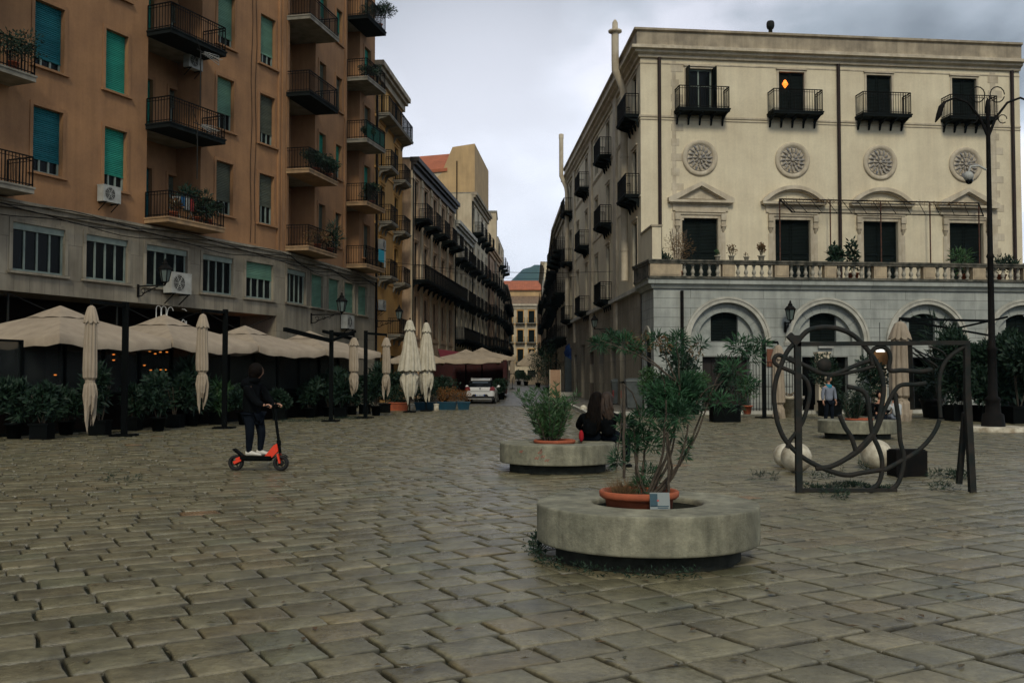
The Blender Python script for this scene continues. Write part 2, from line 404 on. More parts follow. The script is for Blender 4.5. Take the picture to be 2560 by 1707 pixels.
    mr = t.nodes.new('ShaderNodeMapRange'); mr.inputs[1].default_value = .3; mr.inputs[2].default_value = .7; mr.inputs[3].default_value = .17; mr.inputs[4].default_value = .42
    t.links.new(n.outputs['Fac'], mr.inputs[0]); t.links.new(mr.outputs[0], b.inputs['Roughness'])
    me.materials.append(mp); me.update()
    struct(link('paving', me))
    # street surface beyond the piazza
    msb = mat('street_paving', (.165,.155,.12), .42, (.11,.10,.08), ns=1.5, brick=(.5,.33,.03,(.045,.045,.035),.75), plane='xy', bump=.7, bs=12, speck=.3, spec=.6)
    s = MB(); ys = [56,70,90,110,130,150,170,190]; xs = [-12,-6,0,6]
    s.add([(x, y, .004 + gz(y)) for y in ys for x in xs], [(j*4+i, j*4+i+1, (j+1)*4+i+1, (j+1)*4+i) for j in range(len(ys)-1) for i in range(3)])
    struct(s.build('street', msb))
    # raised pavement along the right hand building, with a stone kerb
    mk = mat('pavement_slabs', (.19,.17,.13), .6, (.12,.11,.085), ns=1.5, brick=(.6,.4,.012,(.05,.045,.035),.8), plane='xy', bump=.5, bs=14, speck=.3)
    k = MB(); a = gr(1462, 1040); 
    k.prism([(3.3,42.6),(30,47.0),(30,70),(3.3,74.5)], -.1, .13)
    struct(k.build('pavement', mk))
    k = MB(); k.prism([(3.2,74.5),(10,74.5),(10,150),(3.9,150)], -.1, gz(74)+.26)
    struct(k.build('pavement', mk))
    k = MB()
    kp = Vector((3.24,42.55)); d = Vector((26.7,4.4)); L = d.length; d.normalize(); n_ = 24
    for i in range(n_):
        p = kp + d*(L*i/n_); q = kp + d*(L*(i+1)/n_ - .02)
        k.bar((p.x,p.y,.05), (q.x,q.y,.05), .17, .19 + .01*(i%2))
    for i in range(26):
        y = 42.8 + i*1.22; k.bar((3.24,y,.05), (3.24,y+1.2,.05), .16, .19 + .008*(i%3))
    for i in range(5): k.bar((3.3+i*1.3,74.45,.17+gz(74)), (4.58+i*1.3,74.45,.17+gz(74)), .16, .3)
    struct(k.build('kerb', M['ashlartrim']))
    # far hill
    h = MB(); nx, ny = 60, 14; vs = []
    for j in range(ny+1):
        for i in range(nx+1):
            x = -900 + 1800*i/nx; y = 2300 + 900*j/ny
            hh = 305*math.exp(-((x-70)/190)**2)*math.sin(math.pi*min(1,(j+.6)/ny))**.6 + 120*math.exp(-((x+500)/300)**2)
            hh += 14*noise.noise(Vector((x*.012, y*.012, 0))) + 6*noise.noise(Vector((x*.05, y*.05, 3)))
            vs.append((x, y, hh - 5))
    h.add(vs, [(j*(nx+1)+i, j*(nx+1)+i+1, (j+1)*(nx+1)+i+1, (j+1)*(nx+1)+i) for j in range(ny) for i in range(nx)], True)
    struct(h.build('hill', mat('hill_scrub', (.02,.05,.045), 1, (.035,.07,.05), ns=.02, bump=.3)))
    hz = MB(); hz.box(-3050, 3050, -3050, 4050, -6.5, 420)
    mh = bpy.data.materials.new('haze_air'); mh.use_nodes = True; t = mh.node_tree; t.nodes.clear()
    vo = t.nodes.new('ShaderNodeVolumePrincipled'); vo.inputs['Density'].default_value = .00007; vo.inputs['Color'].default_value = (.45,.78,1.0,1); vo.inputs['Anisotropy'].default_value = .2
    ou = t.nodes.new('ShaderNodeOutputMaterial'); t.links.new(vo.outputs[0], ou.inputs['Volume'])
    struct(hz.build('haze', mh), 'stuff')
build_ground()

# ================================================================== facade kit
def wall_grid(mb, u0, u1, z0, z1, ops, y=0, depth=.25):
    us = sorted({u0, u1, *[a for o in ops for a in o[:2]]}); zs = sorted({z0, z1, *[a for o in ops for a in o[2:4]]})
    us = [a for a in us if u0 <= a <= u1]; zs = [a for a in zs if z0 <= a <= z1]
    for i in range(len(us)-1):
        for j in range(len(zs)-1):
            cu, cz = (us[i]+us[i+1])/2, (zs[j]+zs[j+1])/2
            if any(o[0] < cu < o[1] and o[2] < cz < o[3] for o in ops): continue
            mb.quad((us[i],y,zs[j]), (us[i+1],y,zs[j]), (us[i+1],y,zs[j+1]), (us[i],y,zs[j+1]))
    for o in ops:
        a, b, c, d = o[:4]; Y = y + (o[4] if len(o) > 4 else depth)
        a_, b_, c_, d_ = max(a,u0), min(b,u1), max(c,z0), min(d,z1)
        mb.quad((a_,y,c_), (a_,y,d_), (a_,Y,d_), (a_,Y,c_)); mb.quad((b_,y,d_), (b_,y,c_), (b_,Y,c_), (b_,Y,d_))
        mb.quad((a_,y,c_), (a_,Y,c_), (b_,Y,c_), (b_,y,c_)); mb.quad((a_,y,d_), (b_,y,d_), (b_,Y,d_), (a_,Y,d_))
PROTO = {}
def proto(key, fn):
    if key not in PROTO: PROTO[key] = fn()
    return PROTO[key]
def place(parent, pr, Mx, label=None):              # pr = (name, mesh, [(name, mesh), ...]): a part and its sub-parts
    o = link(pr[0], pr[1], parent, Mx)
    for n_, me in pr[2]: link(n_, me, o)
    if label: o['label'] = label
    return o
def r2(x): return round(x*20)/20
# origin of a window: centre of its sill line, y=0 the wall face
def win_roller(w, h, frac, shut, sur='orange', sill=True, bars=2, dep=.2):
    w, h = r2(w), r2(h)
    def mk():
        f = MB(); t = .13
        for a, b, c, d in ((-w/2-t, -w/2, -.02, h+t), (w/2, w/2+t, -.02, h+t), (-w/2, w/2, h, h+t)): f.box(a, b, -.035, .0, c, d)
        if sill: f.box(-w/2-t-.06, w/2+t+.06, -.12, .05, -.1, -.02)
        else: f.box(-w/2-t, w/2+t, -.035, 0, -t, -.02)
        subs = []
        if frac > .02:
            s = MB(); n = max(2, int(h*frac/.07)); zb = h*(1-frac)
            for i in range(n):
                z0 = zb + (h-zb)*i/n; z1 = zb + (h-zb)*(i+1)/n
                s.add([(-w/2,dep-.03,z0),(w/2,dep-.03,z0),(w/2,dep-.06,z0+.25*(z1-z0)),(-w/2,dep-.06,z0+.25*(z1-z0)),(w/2,dep-.035,z1),(-w/2,dep-.035,z1)], [(0,1,2,3),(3,2,4,5)])
            s.box(-w/2, w/2, dep-.07, dep-.02, zb-.04, zb)
            subs.append(('shutter', s.mesh('shutter', M[shut])))
        p = MB(); p.quad((-w/2,dep,0),(w/2,dep,0),(w/2,dep,h),(-w/2,dep,h))
        subs.append(('pane', p.mesh('pane', M['glass'])))
        if frac < .97:
            q = MB(); zt = h*(1-frac) if frac > .02 else h
            for i in range(bars+2):
                x = -w/2+.04 + (w-.08)*i/(bars+1); q.box(x-.035, x+.035, dep-.045, dep-.005, .0, zt)
            q.box(-w/2, w/2, dep-.047, dep-.006, 0, .07); 
            if frac < .03: q.box(-w/2, w/2, dep-.1, dep-.004, h-.22, h)
            subs.append(('sash', q.mesh('sash', M['frame'])))
        return ('window', f.mesh('window', M[sur]), subs)
    return proto(('r', w, h, frac, shut, sur, sill, bars, dep), mk)
def win_shut(w, h, sur='creamtrim', openl=False, dep=.2, trim=.12, shut='louver'):
    w, h = r2(w), r2(h)
    def mk():
        f = MB(); t = trim
        for a, b, c, d in ((-w/2-t, -w/2, 0, h+t), (w/2, w/2+t, 0, h+t), (-w/2, w/2, h, h+t)): f.box(a, b, -.03, 0, c, d)
        f.box(-w/2-t-.04, w/2+t+.04, -.09, .0, h+t, h+t+.07)
        subs = []; s = MB()
        if not openl:
            for sx_ in (-1, 1):
                x0, x1 = (-w/2+.015, -.01) if sx_ < 0 else (.01, w/2-.015)
                s.box(x0, x0+.08, dep-.08, dep-.03, 0, h-.01); s.box(x1-.08, x1, dep-.08, dep-.03, 0, h-.01)
                for z in (0, h*.48, h-.1): s.box(x0+.08, x1-.08, dep-.08, dep-.03, z, z+.09)
                s.quad((x0,dep-.045,0),(x1,dep-.045,0),(x1,dep-.045,h),(x0,dep-.045,h))
        else:
            for sx_ in (-1, 1):
                x0, x1 = (-w/2-.04, -w/2+.02) if sx_ < 0 else (w/2-.02, w/2+.04)
                s = MB(); s.box(x0, x1, -w/2+.05, .02, .02, h-.02); subs.append(('shutter', s.mesh('shutter', M[shut])))
        if not openl: subs.append(('shutter', s.mesh('shutter', M[shut])))
        p = MB(); p.quad((-w/2,dep,0),(w/2,dep,0),(w/2,dep,h),(-w/2,dep,h)); subs.append(('pane', p.mesh('pane', M['glass'])))
        if openl:
            q = MB()
            for x in (-w/2+.04, 0, w/2-.04): q.box(x-.035, x+.035, dep-.04, dep-.004, 0, h)
            for z in (.04, h*.62, h-.04): q.box(-w/2, w/2, dep-.038, dep-.006, z-.03, z+.03)
            subs.append(('sash', q.mesh('sash', M['frame'])))
        return ('window', f.mesh('window', M[sur]), subs)
    return proto(('s', w, h, sur, openl, dep, trim, shut), mk)
def balcony(w, d, slab='slabgrey', rail_h=1.0, brackets=0, thick=.16, step=.13, belly=False, screen=None):
    w, d = r2(w), r2(d)
    def mk():
        s = MB(); s.box(-w/2, w/2, -d, .0, -thick, 0)
        s.box(-w/2-.03, w/2+.03, -d-.03, 0, -.05, .012)
        for i in range(brackets):
            x = -w/2+.12 + (w-.24)*i/max(1, brackets-1)
            s.T = Tr(x-.05, 0, 0) @ Matrix(((0,1,0,0),(1,0,0,0),(0,0,1,0),(0,0,0,1)))
            s.prism_y([(0,-thick-.5),(-.07,-thick-.47),(-d*.22,-thick-.2),(-d*.8,-thick-.07),(-d*.92,-thick),(0,-thick)], .015, .085)
            s.T = Matrix.Identity(4)
        r = MB(); H = rail_h
        def side(a, b):
            a = Vector(a); b = Vector(b); L = (b-a).length; n = max(2, int(L/step))
            for i in range(n+1):
                p = a + (b-a)*i/n
                if belly and 0:
                    pass
                r.bar((p.x,p.y,.03), (p.x,p.y,H), .02 if i%8 else .035)
            r.bar((a.x,a.y,H), (b.x,b.y,H), .05, .035); r.bar((a.x,a.y,.09), (b.x,b.y,.09), .03, .03); r.bar((a.x,a.y,H-.12), (b.x,b.y,H-.12), .025, .02)
        side((-w/2+.04,-d+.04,0), (w/2-.04,-d+.04,0)); side((-w/2+.04,-d+.04,0), (-w/2+.04,-.02,0)); side((w/2-.04,-d+.04,0), (w/2-.04,-.02,0))
        subs = [('railing', r.mesh('railing', M['iron']))]
        if screen:
            q = MB(); q.box(-w/2+.05, w/2-.05, -d+.06, -d+.07, .1, H-.05); subs.append(('screen_cloth', q.mesh('screen_cloth', M[screen])))
        return ('balcony', s.mesh('balcony', M[slab]), subs)
    return proto(('b', w, d, slab, rail_h, brackets, thick, step, screen), mk)
# ---- small wall fittings
def ac_unit(label, loc, ang):
    t = thing('air_conditioner', label, 'air conditioner', loc, ang, 'air conditioners on the house fronts')
    b = MB(); b.box(-.42,.42,-.36,-.06,0,.6); b.box(-.43,.43,-.365,-.05,.57,.61); b.build('casing', M['white'], t)
    g = MB()
    for i in range(4): g.lathe([(.06+.055*i,0),(.075+.055*i,.01)], 20, (0,0,0))
    g2 = MB(); g2.T = Tr(-.1,-.362,.3) @ Rx(R(90)); g2.lathe([(.001,.002),(.24,.002)], 24); g2.build('fan_grille', M['iron'], t)
    g3 = MB(); g3.T = Tr(-.1,-.366,.3) @ Rx(R(90))
    for i in range(4): g3.lathe([(.05+.055*i,.004),(.065+.055*i,.004)], 24)
    for k in range(6): a = k*R(60); g3.bar((0,0,.005),(.24*math.cos(a),.24*math.sin(a),.005),.012)
    g3.build('fan_guard', M['white'], t)
    k = MB()
    for x in (-.3,.3): k.bar((x,-.4,-.02),(x,0,-.02),.035); k.bar((x,-.36,-.02),(x,0,-.3),.025)
    k.build('bracket', M['iron'], t)
    return t
def wall_lantern(label, loc, ang, arm=1.0, flip=1, s=1):
    t = thing('wall_lantern', label, 'wall lantern', loc, ang, 'iron wall lanterns'); t.scale = (s,)*3
    a = MB(); a.box(-.04,.04,-.03,0,-.3,.12); a.bar((0,0,.05),(0,-arm,.05),.045)
    pts = [(0,-.03,-.28)] + [(0,-arm*(.15+.6*k/8),-.26+.28*(k/8)**.7) for k in range(9)]
    a.tube(pts, .018, 6)
    for c, r_ in ((-arm*.2,.075),(-arm*.42,.06),(-arm*.6,.045)):
        a.tube([(0,c+r_*math.cos(q*.6),-.02-r_+r_*math.sin(q*.6)) for q in range(10)], .012, 5)
    a.build('bracket', M['iron'], t)
    l = MB(); c = (0,-arm,0)
    l.lathe([(.02,.05),(.05,.12),(.11,.16)], 6, c, False); 
    for k in range(6):
        q = k*R(60); l.bar((c[0]+.115*math.cos(q),c[1]+.115*math.sin(q),.16),(c[0]+.2*math.cos(q),c[1]+.2*math.sin(q),.56),.022)
    l.lathe([(.23,.55),(.235,.58),(.15,.68),(.09,.72),(.1,.76),(.05,.82),(.03,.9),(.001,.93)], 6, c, False)
    l.build('lantern_frame', M['iron'], t)
    g = MB(); g.lathe([(.108,.165),(.19,.55)], 6, c, False); g.build('lantern_glass', mat('lantern_glass', (.10,.13,.12), .2, spec=.6), t)
    return t
def roof_flat(mb, poly, z): mb.prism(poly, z, z+.15)

# ================================================================== leaves
def leafy(mb, rn, c, rad, n, L=.12, W=.025, up=.4, out=.6, droop=0):
    c = Vector(c); rad = Vector(rad) if not isinstance(rad, (int, float)) else Vector((rad,)*3)
    for i in range(n):
        d = Vector((rn.gauss(0,1), rn.gauss(0,1), rn.gauss(0,1))).normalized(); q = rn.random()**.45
        p = c + Vector((d.x*rad.x, d.y*rad.y, d.z*rad.z))*q
        dr = (d*out + Vector((rn.uniform(-1,1), rn.uniform(-1,1), rn.uniform(-1,1)))*.7 + Vector((0,0,up-droop))).normalized()
        l = L*rn.uniform(.6, 1.25); s = dr.cross(Vector((rn.uniform(-1,1), rn.uniform(-1,1), rn.uniform(-.6,1))));
        if s.length < .01: continue
        s = s.normalized()*W*.5*rn.uniform(.8,1.3); m = p + dr*l*.45 + dr.cross(s)*.25
        mb.add([p, m - s, p + dr*l - Vector((0,0,l*.12)), m + s], [(0,1,2,3)])
def stem(rn, a, b, n=6, wob=.05, bow=(0,0,0)):
    a = Vector(a); b = Vector(b); bow = Vector(bow); out = []
    for i in range(n+1):
        t = i/n; k = math.sin(math.pi*t)
        out.append(a.lerp(b, t) + bow*k + Vector((rn.uniform(-1,1), rn.uniform(-1,1), rn.uniform(-.5,.5)))*wob*k)
    return out
def pot_mesh(w, h, square=False, lip=.03):
    m = MB()
    if square:
        a = w/2; m.box(-a,a,-a,a,0,h*.86); m.box(-a-lip,a+lip,-a-lip,a+lip,h*.86,h)
    else:
        m.lathe([(w*.33,0),(w*.36,.01),(w*.47,h*.84),(w*.5,h*.84),(w*.5+lip,h*.88),(w*.5+lip,h),(w*.46,h),(w*.44,h*.9)], 20)
        m.lathe([(w*.44,h*.92),(.001,h*.93)], 20)
    return m
def bush(name, label, loc, w, h, pot=(.5,.45,'terracotta',False), leaf='leafd', L=.14, W=.05, n=900, group=None, seed=1, up=.5, cat='potted plant', rz=0, stems=5, blobs=7):
    rn = random.Random(seed); t = thing(name, label, cat, loc, rz, group)
    z0 = 0
    if pot:
        pot_mesh(pot[0], pot[1], pot[3]).build('pot', M[pot[2]], t); z0 = pot[1]*.9
    s = MB(); f = MB()
    for i in range(blobs):
        a = rn.uniform(0, 6.28); rr = w*.32*rn.random()**.5; zc = z0 + (h-z0)*rn.uniform(.25,.82)
        k = 1 - .55*abs((zc-z0)/(h-z0)-.45)
        leafy(f, rn, (rr*math.cos(a), rr*math.sin(a), zc), (w*.27*k, w*.27*k, (h-z0)*.24), n//blobs, L, W, up)
    for i in range(stems):
        a = rn.uniform(0, 6.28); s.tube(stem(rn, (.04*math.cos(a),.04*math.sin(a),z0-.02), (w*.3*math.cos(a), w*.3*math.sin(a), z0+(h-z0)*.75), 5, .03), .012, 5)
    s.build('stem', M['bark'], t); f.build('foliage', M[leaf], t)
    return t
# ================================================================== orange apartment block on the left
def orange_block():
    dA = Vector((.426, 1)); 
    pA0 = Vector((-18.6, 27.9)) + dA*(-17.9); pK = Vector((-18.6, 27.9)) + dA*(18.6)
    FA = Fac(pA0, pK); pB1 = pK + Vector((.2205, 1))*11.7
    FB = Fac(pK, pB1); H = 27.0; ZB = 7.3
    t = thing('apartment_building', 'orange rendered apartment block with teal roller shutters over a stone-clad base', 'building', (pK.x, pK.y, 0))
    I = Tr(-pK.x, -pK.y, 0); LA = FA.L; LB = FB.L
    fl = [7.75, 11.4, 15.05, 18.7, 22.3]
    # --- facet A
    opsA = []; wins = []
    cols = [('a', 83, 153), ('b', 258, 318), ('c', 540, 583), ('d', 648, 685)]
    rnd = random.Random(5)
    cfg = {('a',0):(.78,'teal2'), ('a',1):(.85,'teal2'), ('a',2):(.9,'teal'), ('b',0):(.75,'teal'), ('b',1):(1,'teal'), ('b',2):(.9,'teal'),
           ('c',0):(.72,'greyshut'), ('c',1):(.66,'green'), ('c',2):(.8,'green'), ('d',0):(.62,'greyshut'), ('d',1):(.75,'greyshut'), ('d',2):(.76,'green'), ('d',3):(1,'teal')}
    for cn, x0, x1 in cols:
        u = FA.u((x0+x1)/2, 400); ww = 1.12 if cn != 'a' else 1.25
        for i, z in enumerate(fl):
            h = 2.25; z0 = z + .85
            fr, sh = cfg.get((cn, i), (.8, 'teal'))
            opsA.append((u-ww/2, u+ww/2, z0, z0+h)); wins.append((FA, u, z0, ww, h, fr, sh))
    for u in (3, 7, 11.5):                      # outside the picture, towards the camera
        for z in fl: opsA.append((u-.6, u+.6, z+.85, z+3.1)); wins.append((FA, u, z+.85, 1.2, 2.25, .8, 'teal'))
    ur0, ur1 = FA.u(368, 300), FA.u(503, 300)
    opsA.append((ur0, ur1, 7.6, H-1.2, 1.3))
    wl = MB(); wall_grid(wl, 0, LA, ZB, H, opsA, 0, .22)
    lop = []; 
    for z in fl: lop.append((ur0+.55, ur0+1.65, z, z+2.35)); lop.append((ur0+2.6, ur0+3.5, z+.9, z+2.3))
    wall_grid(wl, ur0, ur1, 7.6, H-1.2, lop, 1.3, .2)
    wl.build('wall', M['orange'], t, I @ FA.W)
    for z in fl:
        place(t, win_roller(1.1, 2.35, .93 if z > 8 else 1, 'teal2' if z < 8 else 'teal', 'orange', False), I @ FA.W @ Tr(ur0+1.1, 1.3, z))
        place(t, win_roller(.9, 1.4, .5, 'greyshut', 'orange', False), I @ FA.W @ Tr(ur0+3.05, 1.3, z+.9))
    # --- facet B
    opsB = []
    b1a, b1b = FB.u(714, 300)+.1, FB.u(788, 300); b2a, b2b = FB.u(867, 350), FB.u(899, 350)
    opsB += [(b1a, b1b, 7.6, H-1.2, 1.3), (b2a, b2b, 7.6, H-1.2, 1.3)]
    fl2 = [7.75, 11.15, 14.6, 18.0, 21.4]
    for i, z in enumerate(fl):
        for x, ww, hh, dz in ((805, .85, 1.35, 1.55), (846, .8, 1.3, 1.5)):
            u = FB.u(x, 350); opsB.append((u-ww/2, u+ww/2, z+dz-.7, z+dz-.7+hh+.5)); wins.append((FB, u, z+dz-.7, ww, hh+.5, .6 if i%2 else .85, 'teal' if i%2 else 'greyshut'))
    for i, z in enumerate(fl2):
        u = FB.u(917, 400); opsB.append((u-.5, u+.5, z+.7, z+2.6)); wins.append((FB, u, z+.7, 1.0, 1.9, .7, 'teal' if i in (1, 3) else 'greyshut'))
    wb = MB(); wall_grid(wb, 0, LB, ZB, H, opsB, 0, .2)
    for a, b, ff in ((b1a, b1b, fl), (b2a, b2b, fl2)):
        lop = [(a+.35, min(b-.2, a+1.35), z, z+2.3) for z in ff]
        wall_grid(wb, a, b, 7.6, H-1.2, lop, 1.3, .2)
        for i, z in enumerate(ff):
            w_ = min(b-.2, a+1.35)-a-.35
            place(t, win_roller(w_, 2.3, .95, 'teal' if i else 'teal2', 'orange', False), I @ FB.W @ Tr(a+.35+w_/2, 1.3, z))
    wb.build('wall', M['orange'], t, I @ FB.W)
    for F_, u, z0, ww, h, fr, sh in wins:
        place(t, win_roller(ww, h, fr, sh, 'orange'), I @ F_.W @ Tr(u, 0, z0))
    # thin relief strips that divide the front, and drain pipes beside them
    u = FB.u(862, 400)
    for F_, a, b, y_ in ((FA, LA-.30, LA-.03, -.05), (FA, LA-.62, LA-.52, -.09), (FB, u-.12, u+.12, -.05), (FB, .05, .3, -.05)):
        sp = MB(); sp.box(a, b, y_, 0, ZB, H); sp.build('pilaster_strip', M['orange'], t, I @ F_.W)
    # --- stone clad base with a strip of wide windows
    opsA = []; W2 = []
    for x0, x1 in ((27,158),(211,316),(363,465),(503,580),(612,680)):
        a, b = FA.u(x0, 620), FA.u(x1, 640); opsA.append((a, b, 5.15, 6.75)); W2.append((FA, a, b, 0 if x0 != 612 else .42, 'green'))
    for a in (2, 6, 10.5): opsA.append((a, a+2.4, 5.15, 6.75)); W2.append((FA, a, a+2.4, 0, 'green'))
    shop = (1.0, FA.u(688, 830), 0, 4.45, 2.2); opsA.append(shop)
    bs = MB(); wall_grid(bs, 0, LA, 0, ZB, opsA, -.06, .35); bs.build('stone_base', M['stonebase'], t, I @ FA.W)
    opsB = []
    for x0, x1, fr in ((709,761,0),(775,804,1),(818,845,1),(858,882,1),(892,914,1)):
        a, b = FB.u(x0, 690), FB.u(x1, 710); a = max(a, .15); opsB.append((a, b, 5.15, 6.75)); W2.append((FB, a, b, fr, 'green'))
    opsB += [(2.6, 4.6, 0, 2.9, .5), (7.2, 8.6, 0, 2.9, .5)]
    bs = MB(); wall_grid(bs, 0, LB, 0, ZB, opsB, -.06, .35); bs.build('stone_base', M['stonebase'], t, I @ FB.W)
    for F_, a, b, fr, sh in W2:
        place(t, win_roller(b-a, 1.6, fr, sh, 'stonebase', True, 3 if b-a > 1.5 else 2, .14), I @ F_.W @ Tr((a+b)/2, -.06, 5.15))
    for F_, L_ in ((FA, LA), (FB, LB)):
        c = MB(); c.box(0, L_, -.16, 0, ZB-.12, ZB+.06); c.box(0, L_, -.24, 0, ZB+.06, ZB+.16); c.build('string_course', M['stonebase'], t, I @ F_.W)
        c = MB(); c.box(0, L_, -.75, .3, H-.3, H); c.box(0, L_, -.45, 0, H-.6, H-.3); c.build('cornice', M['slabgrey'], t, I @ F_.W)
    # dark shop front behind the terrace, with cross braced metalwork
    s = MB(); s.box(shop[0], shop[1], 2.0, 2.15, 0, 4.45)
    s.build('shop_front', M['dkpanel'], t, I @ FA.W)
    s = MB(); n = 8
    for i in range(n):
        a = shop[0] + (shop[1]-shop[0])*i/n; b = shop[0] + (shop[1]-shop[0])*(i+1)/n
        s.bar((a,.15,2.9),(a,.15,4.4),.05); s.bar((a,.15,2.95),(b,.15,4.4),.028); s.bar((a,.15,4.4),(b,.15,2.95),.028)
    s.bar((shop[0],.15,2.92),(shop[1],.15,2.92),.05); s.build('truss', M['steel'], t, I @ FA.W)
    for a, b in ((2.6,4.6),(7.2,8.6)): s = MB(); s.box(a, b, .38, .44, 0, 2.9); s.build('door', M['dkwood'], t, I @ FB.W)
    # --- balconies
    def bal(F_, a, b, z, kind, sc_=None):
        return place(t, balcony(b-a+.15, 1.2, kind, 1.0, 0, .2, .13, screen=sc_), I @ F_.W @ Tr((a+b)/2, 0, z))
    for i, z in enumerate(fl[:4]): bal(FA, ur0, ur1, z, ['slabtan', 'slabdark', 'slabdark', 'slabdark'][i])
    for i, z in enumerate(fl): bal(FB, b1a, b1b, z, ['slabtan', 'slabtan', 'slabdark', 'slabgrey', 'slabgrey'][i])
    for i, z in enumerate(fl2): bal(FB, b2a, b2b+.9, z, ['slabtan', 'slabtan', 'slabgrey', 'slabgrey', 'slabdark'][i], 'teal' if i == 2 else None)
    ua = FA.u(-40, 150)
    for i, z in enumerate(fl[:4]): bal(FA, ua-3.2, ua+.9, z, 'slabgrey')
    # recess floors and closing walls, roof
    rf = MB()
    for F_, a, b, ff in ((FA, ur0, ur1, fl), (FB, b1a, b1b, fl), (FB, b2a, b2b, fl2)):
        for z in ff: q = MB(); q.box(a, b, .0, 1.3, z-.18, z-.002); q.build('recess_floor', M['slabgrey'], t, I @ F_.W)
    P = [FA.pt(0,0), FA.pt(LA,0), FB.pt(LB,0), FB.pt(LB,11), FA.pt(LA-2,14), FA.pt(0,14)]
    poly = [(p.x-pK.x, p.y-pK.y) for p in P]
    b = MB(); 
    for i in (2, 3, 4, 5):
        a, c = poly[i], poly[(i+1)%6]; b.quad((a[0],a[1],0),(c[0],c[1],0),(c[0],c[1],H),(a[0],a[1],H))
    b.build('wall', M['orange'], t); b = MB(); b.prism(poly, H, H+.2); b.build('roof', M['slabgrey'], t)
    # wires along the string course
    wv = MB()
    for k in range(4):
        pts = []
        for i in range(0, 33):
            u = 14 + (LA-14)*i/32; pts.append(FA.pt(u, -.3-.03*k, ZB-.35+.12*k + .09*math.sin(i*.9+k*2)))
        for i in range(1, 20):
            u = LB*i/20; pts.append(FB.pt(u, -.3-.03*k, ZB-.45+.1*k + .1*math.sin(i*.8+k)))
        wv.tube(pts, .016, 4)
    u = FA.u(625, 400)
    for k in range(2): wv.tube([FA.pt(u+.3*k+.05*math.sin(i*1.3+k), -.05, ZB+.3+i*.9) for i in range(18)], .012, 4)
    tag(wv.build('cable', M['iron']), 'sagging black cables running along the orange block above its stone base', 'cable')
    return FA, FB, fl, fl2, (ur0, ur1, b1a, b1b, b2a, b2b)
FA, FB, FLA, FLB, REC = orange_block()

# things on that front
def fpt(F_, px, py, y=0): u, z = F_.uz(px, py); return F_.pt(u, y, z)
ac_unit('air conditioner under the teal window above the stone floor', fpt(FA, 262, 508), FA.ang)
ac_unit('large white air conditioner beside the iron lantern on the stone floor', fpt(FA, 425, 735, -.1), FA.ang).scale = (1.35,)*3
ac_unit('air conditioner high in the shaded recess over the second balcony', FA.pt(FA.u(487, 190), .3, 14.35), FA.ang)
ac_unit('air conditioner on the stone wall right of the hanging lantern', fpt(FB, 856, 822, -.05), FB.ang).scale = (1.2,)*3
wall_lantern('iron lantern on a scrolled bracket left of the large air conditioner', fpt(FA, 341, 720, -.07), FA.ang, 1.15, s=1.15)
wall_lantern('iron lantern hanging over the terraces at the end of the stone floor', fpt(FB, 774, 790, -.07), FB.ang, 1.3, s=1.25)
def antenna(label, loc, ang):
    t = thing('antenna', label, 'antenna', loc, ang, 'television antennas on the balconies')
    m = MB(); m.bar((0,0,-2.2),(0,0,0),.03)
    m.bar((-.25,0,0),(1.25,0,.0),.025); m.bar((0,0,0),(-.35,0,.5),.02); m.bar((0,0,0),(-.05,0,-.6),.02); m.build('mast', M['steel'], t)
    e_ = MB()
    for i in range(4): z = -.12+.08*i; e_.bar((.25,0,z*.4),(1.25,0,z*1.6),.016)
    for i in range(7): x = .3+.15*i; e_.bar((x,-.22,0),(x,.22,0),.012)
    e_.bar((1.25,0,-.2),(1.25,0,.2),.014); e_.build('aerial', M['white'], t)
for px, py, lb in ((440, 138, 'rooftop style aerial fixed to the upper black balcony'), (432, 318, 'rooftop style aerial under the middle black balcony')):
    p = fpt(FA, px, py, -1.25); antenna(lb, p, FA.ang+.1)
def bal_plant(label, F_, px, z, y=-.95, w=.8, h=.9, leaf='leafd', seed=1, L=.14, W=.035, n=600, pot=(.34,.28,'terracotta',False)):
    p = F_.pt(F_.u(px, 400), y, z+.015); return bush('balcony_plant', label, p, w, h, pot, leaf, L, W, n, 'plants on the balconies', seed, cat='plant')
bal_plant('spreading palm on the tan balcony of the orange block', FA, 455, FLA[0], -.75, 1.5, 1.5, 'leafd', 2, .35, .05, 500)
bal_plant('leafy plant at the right end of the tan balcony', FA, 486, FLA[0], -.75, 1.1, 1.2, 'leafd', 3, .22, .05, 500)
bal_plant('low flowering pot at the left of the tan balcony', FA, 395, FLA[0], -.8, .7, .8, 'leafr', 4, .1, .05, 400)
bal_plant('dense hedge plant covering the second balcony past the corner strip', FB, 745, FLA[1], -.95, 1.7, 1.15, 'leafd', 5, .12, .05, 1500)
bal_plant('trailing greenery over the right half of the second balcony', FB, 775, FLA[1], -1.0, 1.5, 1.1, 'leafd', 6, .12, .05, 1400)
bal_plant('spiky plant on the lowest balcony past the corner strip', FB, 783, FLA[0], -.95, 1.1, 1.5, 'leafd', 7, .4, .04, 400)
bal_plant('reddish shrub on the lowest balcony past the corner strip', FB, 750, FLA[0], -.95, 1.5, 1.0, 'leafr', 8, .12, .05, 700)
bal_plant('bushy plants filling the second balcony at the end of the orange block', FB, 892, FLB[1], -.9, 1.6, 1.3, 'leafd', 9, .14, .05, 1300)
bal_plant('dark shrub on the third balcony at the end of the orange block', FB, 880, FLB[2], -.95, 1.0, .8, 'leafd', 10, .12, .05, 700)
bal_plant('dark hedge on the fourth balcony at the end of the orange block', FB, 885, FLB[3], -.95, 1.7, 1.0, 'leafd', 11, .12, .05, 1200)
